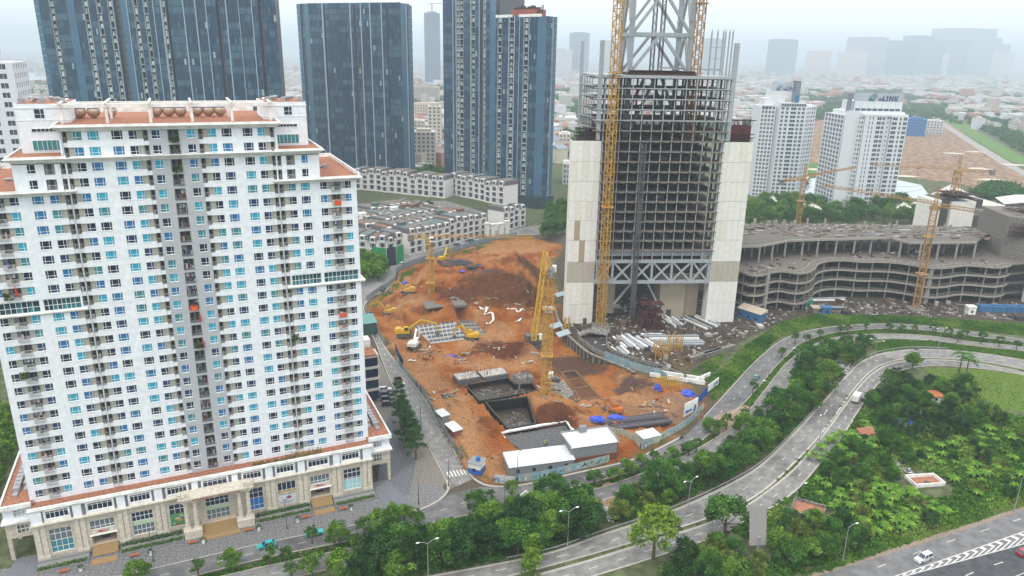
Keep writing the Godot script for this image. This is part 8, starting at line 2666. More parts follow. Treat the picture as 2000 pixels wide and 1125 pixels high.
		put("leaf",b,M.leaf,ban)
	var bz := [[[V(85.2,-179.1),V(96.2,-184.7),V(107.0,-179.8),V(114.7,-170.2),V(114.2,-164.5),V(98.2,-156.5),V(88.5,-154.8),V(83.2,-166.9)],60,"banana plant in the large clump below the walled red court","banana plants of the large clump"],[[V(114.5,-195.2),V(130.6,-208.2),V(151.3,-215.8),V(162.2,-209.4),V(159.6,-193.9),V(139.6,-177.1),V(125.9,-172.9),V(120.9,-176.4),V(126.8,-187.1)],42,"banana plant scattered near the right edge above the highway","banana plants near the right edge"],[[V(87.0,-191.3),V(104.2,-207.3),V(115.5,-214.4),V(112.8,-198.1),V(95.9,-187.4)],26,"banana plant beside the ramp road's lower carriageway","banana plants by the ramp road"]]
	var first := true
	for z in bz:
		for p in scatter(z[0],2.7,z[1],holes):
			var k := pr.randf_range(0.75,1.3)
			if first:
				ban.position = V(p.x,p.y); ban.set_meta("label",z[2]); ban.set_meta("group",z[3]); first = false
			else:
				dup(ban,V(p.x,p.y),pr.randf() * TAU,z[2],z[3]).scale = Vector3(k,k * pr.randf_range(0.8,1.2),k)
	# palms
	var palm := thing("palm_tree","tall palm on the lawn's edge, the left of the pair","palm tree",V(169.7,-256.1),0.4,"")
	sb = MB.new(); sb.rod(Vector3.ZERO,Vector3(0.2,9.0,0),0.26,8,0.2,false)
	put("trunk",sb,M.bark,palm)
	for k in 16:
		var b := MB.new()
		var a := TAU * k / 16
		var d := Vector3(cos(a),0,sin(a)); var s := Vector3(-d.z,0,d.x)
		b.col = D.lerp(DL,pr.randf() * 1.1)
		var up := pr.randf_range(0.2,1.5)
		for j in 12:
			var f := (j + 1) / 12.0
			var c := Vector3(0.2,9.0,0) + d * 3.4 * f + Vector3(0,up * 2.0 * f - 2.4 * f * f,0)
			for q in [-1,1]: b.quad(c,c + d * 0.18,c + d * 0.5 + s * q * 0.9 * sin(PI * (0.15 + f * 0.8)) - Vector3(0,0.4,0),c + d * 0.3 + s * q * 0.75 * sin(PI * (0.15 + f * 0.8)) - Vector3(0,0.4,0))
		put("frond",b,M.leaf,palm)
	dup(palm,V(168.6,-250.1),1.9,"tall palm on the lawn's edge, the right of the pair")
	# street trees along the side street and the forecourt
	for q in [V(-36.7,-219.2),V(-34.9,-212.8),V(-32.9,-206.1),V(-30.9,-199.7),V(-28.8,-194.3),V(-27.0,-188.0),V(-30.0,-196.7),V(-33.8,-209.4)]: plant_tree("tiers","tiered_tree",q,pr.randf_range(1.0,1.35),"tall tiered tree between the tile deck and the side street","tiered trees by the side street")
	for q in [V(-81.2,-134.1),V(-68.8,-136.4),V(-62.5,-139.0),V(-54.3,-141.0),V(-50.3,-140.4),V(-46.8,-149.0),V(-40.5,-145.7),V(-40.2,-149.9),V(-36.6,-147.3),V(-34.8,-151.7),V(-31.6,-153.8),V(-28.4,-155.5),V(-26.0,-158.1),V(-48.0,-136.3),V(-44.0,-138.5),V(-34.7,-144.0),V(-22.3,-154.9),V(-31.3,-148.2)]: plant_tree(["young","mid","young"][pr.randi() % 3],"street_tree",q,pr.randf_range(0.8,1.1),"young street tree in the strip between the two front streets","young trees before the apartment block")
	for q in [V(-8.2,-163.0),V(-4.6,-167.2),V(1.0,-170.7),V(9.5,-170.4),V(12.9,-174.2),V(17.6,-172.6),V(23.5,-175.8),V(29.5,-178.5),V(33.4,-184.5),V(34.4,-181.3),V(38.6,-186.3),V(41.9,-188.4),V(43.6,-185.6),V(47.8,-190.6),V(53.4,-193.1),V(56.4,-196.1),V(63.0,-207.4),V(63.6,-203.2),V(66.7,-209.2)]: plant_tree(["mid","young","dark"][pr.randi() % 3],"street_tree",q,pr.randf_range(0.6,0.9),"street tree on the strip across from the site's hoarding","street trees across from the hoarding")
	for q in [V(107.0,-268.9),V(117.9,-284.6),V(122.9,-284.8),V(141.1,-295.1),V(145.5,-297.7),V(154.3,-300.0),V(164.0,-299.3),V(170.0,-300.2),V(175.1,-299.2),V(182.1,-297.7),V(187.2,-295.0),V(192.6,-292.9),V(197.6,-288.4),V(203.2,-285.3),V(208.6,-282.2),V(85.5,-235.8),V(130.2,-289.8),V(189.0,-290.3)]: plant_tree("young","street_tree",q,pr.randf_range(0.75,1.1),"young tree in the strip between the two curving streets","young trees between the curving streets")
	for q in [V(69.1,-209.9),V(75.5,-212.9),V(103.7,-247.3),V(108.1,-252.0),V(120.2,-267.0),V(125.4,-275.0),V(134.9,-275.5),V(149.1,-283.8),V(81.1,-215.9)]: plant_tree("young","street_tree",q,pr.randf_range(0.8,1.1),"young tree on the lower verge of the second street","young trees on the second street's verge")
	# trees round the terraces and towers
	for p in scatter([V(-77.3,-352.0),V(-66.3,-366.0),V(-71.5,-390.0),V(-85.2,-397.5),V(-85.6,-379.0)],5.0,22): plant_tree("mid","court_tree",V(p.x,p.y),pr.randf_range(1.2,1.6),"big green tree at the foot of the netted terraced house","trees by the netted house")
	for p in scatter([V(-114.5,-526.2),V(-77.7,-540.6),V(-53.8,-531.6),V(-72.8,-505.5),V(-106.2,-492.9)],5.0,26): plant_tree("dark","court_tree",V(p.x,p.y),pr.randf_range(1.0,1.4),"tree in the lane between the rear terraced row and the crowded block","trees in the terraced lane")
	for p in scatter([V(-45.2,-519.8),V(-22.3,-503.1),V(-16.4,-487.6),V(-36.1,-495.5)],4.5,8): plant_tree("mid","court_tree",V(p.x,p.y),pr.randf_range(0.8,1.2),"tree behind the estate gate","trees behind the estate gate")
	for p in scatter([V(23.0,-456.0),V(27.4,-526.1),V(42.2,-545.7),V(38.1,-485.9)],8.0,16): plant_tree("dark","court_tree",V(p.x,p.y),pr.randf_range(1.3,1.9),"tree under the twin glass tower beside the clad leg","trees under the twin glass tower")
	for p in scatter([V(-102.3,-700.4),V(-68.4,-689.1),V(-63.5,-639.5),V(-93.9,-657.6)],11.0,14): plant_tree("dark","court_tree",V(p.x,p.y),pr.randf_range(1.6,2.2),"tree in the gap at the foot of two glass towers","trees in the gap between towers")
	for p in scatter([V(155.5,-498.4),V(184.3,-584.6),V(232.9,-593.4),V(256.9,-570.7),V(316.1,-576.1),V(357.8,-564.1),V(330.1,-517.4),V(257.6,-519.7)],9.0,75): plant_tree(["dark","mid"][pr.randi() % 2],"park_tree",V(p.x,p.y),pr.randf_range(1.5,2.2),"tree of the green belt behind the curved shell","trees behind the curved shell")
	for p in scatter([V(-170.2,-213.9),V(-164.5,-217.8),V(-139.3,-183.5),V(-127.3,-159.3),V(-136.2,-159.0)],6.0,12): plant_tree("mid","court_tree",V(p.x,p.y),pr.randf_range(1.0,1.4),"tree behind the left end of the white apartment block","trees at the apartment block's left end")
	# far woods,as masses
	var wood := []
	for k in 3:
		var b := MB.new()
		for j in 5:
			b.col = D.lerp(DL,pr.randf() * 0.9)
			var p := Vector3(pr.randf_range(-4,4),pr.randf_range(2,4),pr.randf_range(-4,4))
			for q in 26: leaf(b,p + rdir() * pr.randf_range(1.5,3.2),2.4,rdir())
		wood.append(b.mesh())
	cover("far_woods","dark woods and garden trees between the distant houses",[V(-1400,-2600),V(2200,-3200),V(2600,-1500),V(900,-900),V(420,-660),V(120,-720),V(60,-760),V(-60,-800),V(-500,-1100)],14000,wood,0.8,1.8,[[V(330,-900),210.0],[V(520,-1000),220.0],[V(700,-1250),260.0],[V(430,-720),120.0],[V(560,-840),150.0]])
	cover("canal_woods","line of trees along the canal road by the golf ground",[V(1143.8,-2133.0),V(1183.2,-2099.8),V(798.4,-1256.4),V(581.1,-769.2),V(632.6,-840.8),V(967.8,-1506.4),V(1364.2,-2397.9)],900,wood,0.9,1.6)
	cover("island_wood","clump of trees on the pale golf ground at the right",[V(419.0,-663.5),V(463.0,-712.2),V(470.0,-684.6),V(442.0,-631.2),V(412.0,-633.1)],160,wood,0.7,1.2)
	cover("river_wood","low dark bank across the river at the left edge",[V(-1689.3,-2069.6),V(-1495.0,-2265.9),V(-1437.1,-2373.9),V(-1142.1,-1880.0),V(-1151.2,-1737.3),V(-1339.4,-1634.0)],1500,wood,1.2,2.2)
	# undergrowth
	var tufts := []
	for k in 5:
		var b := MB.new()
		var lo: Color = [Color(0.03,0.085,0.014),Color(0.045,0.12,0.018),Color(0.065,0.15,0.02),Color(0.10,0.2,0.026),Color(0.17,0.25,0.05)][k]
		for q in 46:
			var o := rdir(); o.y = absf(o.y)
			b.col = lo * pr.randf_range(0.6,1.5)
			leaf(b,o * Vector3(0.75,0.8,0.75) * pow(pr.randf(),0.5),0.42,(o + Vector3.UP * 0.6).normalized())
		tufts.append(b.mesh())
	cover("wedge_undergrowth","thick green undergrowth filling the wedge by the highway",t3,9500,tufts,0.8,1.9,holes)
	cover("belt_undergrowth","dark shrubs under the trees of the belt above the ramp road",t2,2600,tufts.slice(0,3),0.7,1.5)
	cover("belt_undergrowth","dark shrubs under the belt below the crossroads",t1,1300,tufts.slice(0,3),0.7,1.4)
	cover("bank_shrubs","shrubby green bank between the steel yard and the curving street",[V(97.2,-268.5),V(113.8,-292.5),V(125.5,-300.4),V(139.5,-307.5),V(160.0,-312.5),V(176.7,-313.4),V(191.1,-310.2),V(240.7,-292.9),V(253.7,-310.8),V(180.9,-321.8),V(143.1,-322.6),V(122.7,-311.9),V(96.0,-280.1),V(72.7,-245.9),V(70.0,-230.4),V(79.4,-243.2)],6500,tufts,0.5,1.3)
	cover("strip_shrubs","low planting between the two curving streets",[V(80.5,-228.1),V(88.7,-240.1),V(101.2,-258.7),V(109.1,-269.5),V(119.5,-283.0),V(130.0,-292.1),V(140.1,-298.1),V(155.5,-302.6),V(171.6,-304.7),V(185.2,-302.2),V(201.7,-295.7),V(216.5,-289.4),V(214.9,-287.0),V(196.2,-291.9),V(179.9,-298.5),V(163.3,-299.2),V(145.5,-296.5),V(131.8,-289.9),V(117.0,-276.2),V(105.0,-261.8),V(93.0,-243.3),V(81.7,-225.8)],2600,tufts.slice(0,4),0.45,0.95)
	cover("strip_shrubs","low planting between the two front streets",[V(-73.2,-134.0),V(-55.8,-142.7),V(-30.2,-152.4),V(-19.4,-156.8),V(-4.9,-163.5),V(7.8,-169.0),V(29.6,-179.8),V(51.2,-193.6),V(64.6,-207.1),V(65.1,-205.8),V(50.9,-192.4),V(29.3,-177.5),V(7.8,-167.1),V(-11.8,-158.5),V(-32.4,-149.8),V(-57.2,-140.0),V(-72.8,-133.0)],2200,tufts.slice(0,3),0.5,1.0)
	cover("second_bank","green bank between the second street and the ramp road's bend",[V(149.6,-285.0),V(163.5,-291.4),V(178.5,-289.8),V(194.9,-284.3),V(218.9,-277.3),V(213.7,-269.7),V(194.4,-278.3),V(180.6,-282.0),V(164.6,-281.8),V(149.3,-276.2)],2200,tufts.slice(1,4),0.5,1.1)
	cover("median_shrubs","tufts growing along the ramp road's narrow median",[V(119.5,-237.3),V(96.4,-205.0),V(82.1,-187.8),V(69.5,-174.5),V(61.3,-167.8),V(50.8,-161.3),V(32.1,-152.0),V(10.2,-142.2),V(10.4,-141.5),V(32.5,-151.4),V(52.0,-160.9),V(61.8,-167.4),V(70.3,-174.3),V(82.5,-187.0),V(96.9,-204.4),V(120.1,-236.5)],500,tufts.slice(0,3),0.35,0.75)
	cover("fence_grass","grass growing along the hoarding at the site's far side",[V(-66.1,-322.6),V(-61.4,-344.6),V(-58.2,-356.7),V(-59.4,-376.8),V(-36.4,-416.5),V(-13.4,-447.9),V(-12.5,-441.4),V(-35.3,-409.7),V(-57.2,-369.4),V(-56.6,-351.6),V(-60.1,-338.2),V(-63.8,-318.4)],900,tufts.slice(2,5),0.4,0.8)
	cover("lawn_tufts","uneven grass and weeds on the lawn by the palms",[V(158.0,-260.3),V(174.4,-261.5),V(187.9,-257.8),V(212.6,-251.5),V(188.4,-218.6),V(169.1,-228.2),V(166.6,-241.7),V(160.5,-250.6)],2200,tufts.slice(2,5),0.15,0.42)
	cover("yard_weeds","weeds round the pond by the steel yard",[V(63.3,-250.0),V(79.1,-267.6),V(86.7,-273.2),V(77.9,-255.3),V(73.0,-247.3),V(65.4,-242.6)],500,tufts.slice(1,5),0.35,0.8)
	cover("highway_verge","grass along the highway's sandy edge",[V(67.0,-141.1),V(90.7,-151.3),V(113.8,-161.4),V(139.2,-172.2),V(164.2,-183.5),V(162.6,-181.4),V(137.9,-170.2),V(112.7,-159.5),V(89.8,-149.6),V(68.4,-140.1)],1300,tufts.slice(1,5),0.5,1.0)
	cover("ramp_verge","grass along the lower edge of the ramp road",[V(37.7,-147.5),V(51.8,-155.0),V(66.2,-164.8),V(79.8,-175.9),V(88.9,-186.6),V(105.7,-207.3),V(121.2,-228.5),V(132.1,-242.0),V(133.1,-240.3),V(122.1,-226.3),V(106.4,-204.8),V(89.5,-184.5),V(79.6,-173.2),V(67.1,-163.1),V(52.8,-153.8),V(37.3,-145.7)],1200,tufts.slice(1,4),0.45,0.9)
	# clipped hedges and beds before the apartment block
	for s in [[-38.4,-28.6,7.6,"clipped hedge before the far left bay of the podium"],[-21.6,-8.6,7.6,"clipped hedge left of the entrance portico"],[8.6,21.6,7.6,"clipped hedge right of the entrance portico"],[28.0,38.2,7.6,"clipped hedge before the far right bay of the podium"],[-21.6,-8.6,5.2,"dark planting bed along the podium wall left of the portico"],[8.6,21.6,5.2,"dark planting bed along the podium wall right of the portico"]]:
		var b := MB.new()
		var dk: bool = s[2] < 6
		for q in int((s[1] - s[0]) * 55):
			var p := Vector3(pr.randf_range(s[0],s[1]),0.55 + pr.randf_range(0.0,0.6) * (1.3 if dk else 1.0),s[2] + pr.randf_range(0,1.1))
			b.col = (D.lerp(DL,pr.randf()) if dk else Color(0.045,0.11,0.02).lerp(Color(0.09,0.18,0.03),pr.randf()))
			leaf(b,p,0.4,(Vector3.UP + rdir() * 0.5).normalized())
		var o := put("hedge",b,M.leaf)
		o.position = APT_AT; o.rotation.y = APT_TURN
		tag(o,s[3],"hedge")
	var gd := MB.new()
	for q in 500:
		var x := pr.randf_range(9,26)
		gd.col = Color(0.04,0.09,0.02).lerp(Color(0.13,0.17,0.05),pr.randf())
		leaf(gd,Vector3(x,13.0 + pr.randf() * (1.6 if x > 17 else 0.7),pr.randf_range(1.5,4.2)),0.5,rdir())
	var gp := put("roof_garden",gd,M.leaf); gp.position = APT_AT; gp.rotation.y = APT_TURN
	tag(gp,"potted greenery along the terracotta podium terrace, right of the middle","plants")
	for s in [[-35.1,44.0,"bushy plant spilling over a low left wing balcony"],[-35.3,62.0,"green creeper on a left wing balcony at the picture's edge"],[22.0,44.8,"green plant hanging in a slot balcony on the right side"],[0.0,87.2,"plants along a grey middle balcony near the top"],[0.0,93.6,"plants along the topmost grey middle balcony"],[0.3,45.8,"leafy plants on a grey balcony halfway down"]]:
		var b := MB.new()
		for q in 160:
			b.col = Color(0.03,0.07,0.02).lerp(Color(0.12,0.14,0.05),pr.randf())
			leaf(b,Vector3(pr.randf_range(-0.9,0.9),pr.randf_range(-0.4,1.1),pr.randf_range(-0.3,0.5)),0.4,rdir())
		var o := put("balcony_plant",b,M.leaf); o.position = apt(s[0],0.1,s[1]); o.rotation.y = APT_TURN
		tag(o,s[2],"plant")

# ---------------------------------------------------------------- street furniture,vehicles and people
func lamp(label: String,at: Vector3,yaw: float,h: float,double: bool,m: Material,head: Material,group: String) -> void:
	var a := thing("street_lamp",label,"street lamp",at,yaw,group)
	var b := MB.new(); b.rod(Vector3.ZERO,Vector3(0,h,0),0.13,7,0.07,false); b.rod(Vector3.ZERO,Vector3(0,0.7,0),0.22,7)
	put("pole",b,m,a)
	for s in ([-1,1] if double else [1]):
		b = MB.new()
		for k in 5:
			var f0 := k / 5.0; var f1 := (k + 1) / 5.0
			b.rod(Vector3(s * 1.9 * f0,h + 0.8 * sin(f0 * PI / 2),0),Vector3(s * 1.9 * f1,h + 0.8 * sin(f1 * PI / 2),0),0.06,5,-1,false)
		put("arm",b,m,a)
		b = MB.new(); b.ball(Vector3(s * 2.2,h + 0.8,0),Vector3(0.5,0.14,0.2),8,5)
		put("lamp_head",b,head,a)

func toward(a: Vector3,b: Vector3) -> float:
	return atan2(-(b.z - a.z),b.x - a.x)

func wheel_part(a: Node3D,x: float,z: float,r: float) -> void:
	var b := MB.new(); b.rod(Vector3(x,r,z - 0.11),Vector3(x,r,z + 0.11),r,12)
	var w := put("wheel",b,M.rubber,a)
	b = MB.new(); b.rod(Vector3(x,r,z - 0.12),Vector3(x,r,z + 0.12),r * 0.58,9)
	put("rim",b,M.metal_grey,w)

func car(called: String,label: String,cat: String,at: Vector3,yaw: float,paint: Color,s := Vector3(4.4,1.5,1.8),tall := false,group := "") -> Node3D:
	var a := thing(called,label,cat,at,yaw,group)
	var L := s.x / 2; var W := s.z / 2; var H := s.y
	var pm := mat("paint" + str(M.size()),paint,0.3)
	pm.clearcoat_enabled = true; pm.clearcoat = 0.6
	var belt := H * 0.58
	var b := MB.new()
	b.hexa([Vector3(-L,0.28,-W * 0.94),Vector3(-L,0.28,W * 0.94),Vector3(L,0.28,W * 0.9),Vector3(L,0.28,-W * 0.9),Vector3(-L * 0.98,belt,-W * 0.92),Vector3(-L * 0.98,belt,W * 0.92),Vector3(L * 0.35,belt,W * 0.95),Vector3(L * 0.35,belt,-W * 0.95)])
	b.hexa([Vector3(L * 0.3,0.3,-W * 0.93),Vector3(L * 0.3,0.3,W * 0.93),Vector3(L,0.3,W * 0.84),Vector3(L,0.3,-W * 0.84),Vector3(L * 0.3,belt,-W * 0.9),Vector3(L * 0.3,belt,W * 0.9),Vector3(L * 0.96,belt * 0.86,W * 0.78),Vector3(L * 0.96,belt * 0.86,-W * 0.78)])
	put("body",b,pm,a)
	var rb := -L * (0.9 if tall else 0.62)
	b = MB.new()
	b.hexa([Vector3(-L * (0.96 if tall else 0.86),belt,-W * 0.86),Vector3(-L * (0.96 if tall else 0.86),belt,W * 0.86),Vector3(L * 0.42,belt,W * 0.86),Vector3(L * 0.42,belt,-W * 0.86),Vector3(rb,H - 0.06,-W * 0.7),Vector3(rb,H - 0.06,W * 0.7),Vector3(L * 0.1,H - 0.06,W * 0.7),Vector3(L * 0.1,H - 0.06,-W * 0.7)])
	put("window",b,M.glass_dark,a)
	b = MB.new()
	b.hexa([Vector3(rb - 0.02,H - 0.07,-W * 0.71),Vector3(rb - 0.02,H - 0.07,W * 0.71),Vector3(L * 0.12,H - 0.07,W * 0.71),Vector3(L * 0.12,H - 0.07,-W * 0.71),Vector3(rb + 0.1,H,-W * 0.62),Vector3(rb + 0.1,H,W * 0.62),Vector3(L * 0.03,H,W * 0.62),Vector3(L * 0.03,H,-W * 0.62)])
	for q in [-1,1]:
		for x in [[L * 0.42,L * 0.11],[-L * 0.2,-L * 0.2],[-L * (0.96 if tall else 0.86),rb]]:
			b.bar(Vector3(x[0],belt,q * W * 0.865),Vector3(x[1],H - 0.05,q * W * 0.705),0.09)
	put("roof",b,pm,a)
	for x in [-L * 0.6,L * 0.62]:
		for q in [-1,1]: wheel_part(a,x,q * W * 0.88,0.33 if not tall else 0.38)
	for q in [-1,1]:
		b = MB.new(); b.box(L * 0.93,L * 0.985,belt * 0.66,belt * 0.84,q * W * 0.62 - 0.2,q * W * 0.62 + 0.2)
		put("headlight",b,M.white_trim,a)
		b = MB.new(); b.box(-L * 1.0,-L * 0.96,belt * 0.7,belt * 0.92,q * W * 0.7 - 0.16,q * W * 0.7 + 0.16)
		put("tail_light",b,M.sign_red,a)
	return a

func flesh(bones: Array,cell: float) -> MB: # a smooth body: tapered capsules [a,b,ra,rb] joined and meshed as surface nets
	var lo := Vector3.ONE * 1e9; var hi := -lo
	for q in bones:
		for p in [q[0],q[1]]:
			lo = lo.min(p - Vector3.ONE * 0.3); hi = hi.max(p + Vector3.ONE * 0.3)
	var n := Vector3i(((hi - lo) / cell).ceil()) + Vector3i.ONE
	var f := PackedFloat32Array(); f.resize(n.x * n.y * n.z)
	for z in n.z:
		for y in n.y:
			for x in n.x:
				var p := lo + Vector3(x,y,z) * cell
				var s := 0.0
				for q in bones:
					var d: Vector3 = q[1] - q[0]
					var h := clampf((p - q[0]).dot(d) / maxf(d.length_squared(),1e-6),0,1)
					s += exp(-((p - (q[0] + d * h)).length() - lerpf(q[2],q[3],h)) * 32.0)
				f[(z * n.y + y) * n.x + x] = -log(maxf(s,1e-20)) / 32.0
	var b := MB.new()
	var at := {}
	var idx := func(x: int,y: int,z: int) -> int: return (z * n.y + y) * n.x + x
	for z in n.z - 1:
		for y in n.y - 1:
			for x in n.x - 1:
				var c := Vector3.ZERO; var k := 0
				for e in [[0,1],[2,3],[4,5],[6,7],[0,2],[1,3],[4,6],[5,7],[0,4],[1,5],[2,6],[3,7]]:
					var a0 := Vector3i(x + (e[0] & 1),y + (e[0] >> 1 & 1),z + (e[0] >> 2)); var a1 := Vector3i(x + (e[1] & 1),y + (e[1] >> 1 & 1),z + (e[1] >> 2))
					var u: float = f[idx.call(a0.x,a0.y,a0.z)]; var w: float = f[idx.call(a1.x,a1.y,a1.z)]
					if (u < 0) != (w < 0):
						c += Vector3(a0).lerp(Vector3(a1),u / (u - w)); k += 1
				if k: at[idx.call(x,y,z)] = lo + c / k * cell
	for z in range(1,n.z - 1):
		for y in range(1,n.y - 1):
			for x in range(1,n.x - 1):
				var u: float = f[idx.call(x,y,z)]
				for ax in 3:
					var w: float = f[idx.call(x + int(ax == 0),y + int(ax == 1),z + int(ax == 2))]
					if (u < 0) == (w < 0): continue
					var o1 := Vector3i(int(ax == 1),int(ax == 2),int(ax == 0)); var o2 := Vector3i(int(ax == 2),int(ax == 0),int(ax == 1))
					var i0: int = idx.call(x,y,z); var i1: int = idx.call(x - o1.x,y - o1.y,z - o1.z); var i2: int = idx.call(x - o1.x - o2.x,y - o1.y - o2.y,z - o1.z - o2.z); var i3: int = idx.call(x - o2.x,y - o2.y,z - o2.z)
					if not (at.has(i0) and at.has(i1) and at.has(i2) and at.has(i3)): continue
					if u < 0: b.quad(at[i0],at[i3],at[i2],at[i1])
					else: b.quad(at[i0],at[i1],at[i2],at[i3])
	return b

func person(label: String,at: Vector3,yaw: float,seated: bool,shirt: Color,legs: Color,hat: Color) -> void:
	var a := thing("person",label,"person",at,yaw)
	var hip := 0.92
	var bones := []
	for s in [-1,1]:
		var hp := Vector3(0,hip,s * 0.1)
		var kn := Vector3(0.04,0.5,s * 0.11) if not seated else Vector3(0.42,0.86,s * 0.17)
		var an := Vector3(0,0.09,s * 0.12) if not seated else Vector3(0.3,0.42,s * 0.2)
		bones.append([hp,kn,0.085,0.06]); bones.append([kn,an,0.06,0.042]); bones.append([an,an + Vector3(0.16,-0.04,0),0.045,0.035])
		var sh := Vector3(0,hip + 0.5,s * 0.19); var el := Vector3(0.06,hip + 0.22,s * 0.25); var hd := Vector3(0.16,hip - 0.02,s * 0.22)
		if seated: el = Vector3(0.25,hip + 0.25,s * 0.28); hd = Vector3(0.52,hip + 0.22,s * 0.26)
		bones.append([sh,el,0.052,0.042]); bones.append([el,hd,0.04,0.03]); bones.append([hd,hd + (hd - el).normalized() * 0.09,0.034,0.026])
	bones.append([Vector3(0,hip,0),Vector3(0,hip + 0.46,0),0.125,0.15])
	bones.append([Vector3(0,hip + 0.42,-0.1),Vector3(0,hip + 0.42,0.1),0.11,0.11])
	bones.append([Vector3(0,hip + 0.5,0),Vector3(0.02,hip + 0.64,0),0.055,0.052])
	bones.append([Vector3(0.03,hip + 0.7,0),Vector3(0.02,hip + 0.76,0),0.095,0.1])
	bones.append([Vector3(0.12,hip + 0.7,0),Vector3(0.13,hip + 0.7,0),0.018,0.018])
	var b := flesh(bones,0.035)
	for k in b.v.size():
		var y := b.v[k].y
		var c := shirt
		if y > hip + 0.58: c = Color(0.3,0.19,0.13)
		elif y < hip + 0.02 and absf(b.v[k].z) < 0.2 or y < hip - 0.12: c = legs
		if not seated and y < 0.12: c = Color(0.03,0.03,0.03)
		b.c[k] = c
	put("body",b,M.vc_plain,a)
	b = MB.new(); b.ball(Vector3(0.02,hip + 0.78,0),Vector3(0.13,0.12,0.13),10,4,true)
	b.col = hat
	put("helmet",b,mat("hat" + str(M.size()),hat,0.4),a)

func motorbike(label: String,at: Vector3,yaw: float,paint: Color) -> void:
	var a := thing("motorbike",label,"motorbike",at,yaw)
	for x in [-0.62,0.62]: wheel_part(a,x,0,0.29)
	var b := MB.new(); b.hexa([Vector3(-0.85,0.5,-0.13),Vector3(-0.85,0.5,0.13),Vector3(0.2,0.35,0.14),Vector3(0.2,0.35,-0.14),Vector3(-0.9,0.76,-0.12),Vector3(-0.9,0.76,0.12),Vector3(0.1,0.72,0.12),Vector3(0.1,0.72,-0.12)]); b.bar(Vector3(0.1,0.45,0),Vector3(0.42,0.85,0),0.24,0.16)
	put("body",b,mat("bike" + str(M.size()),paint,0.35),a)
	b = MB.new(); b.box(-0.8,0.05,0.76,0.84,-0.13,0.13)
	put("saddle",b,M.rubber,a)
	b = MB.new(); b.bar(Vector3(0.62,0.3,0),Vector3(0.4,1.05,0),0.08); b.bar(Vector3(0.42,1.08,-0.32),Vector3(0.42,1.08,0.32),0.05)
	put("handlebar",b,M.metal_grey,a)

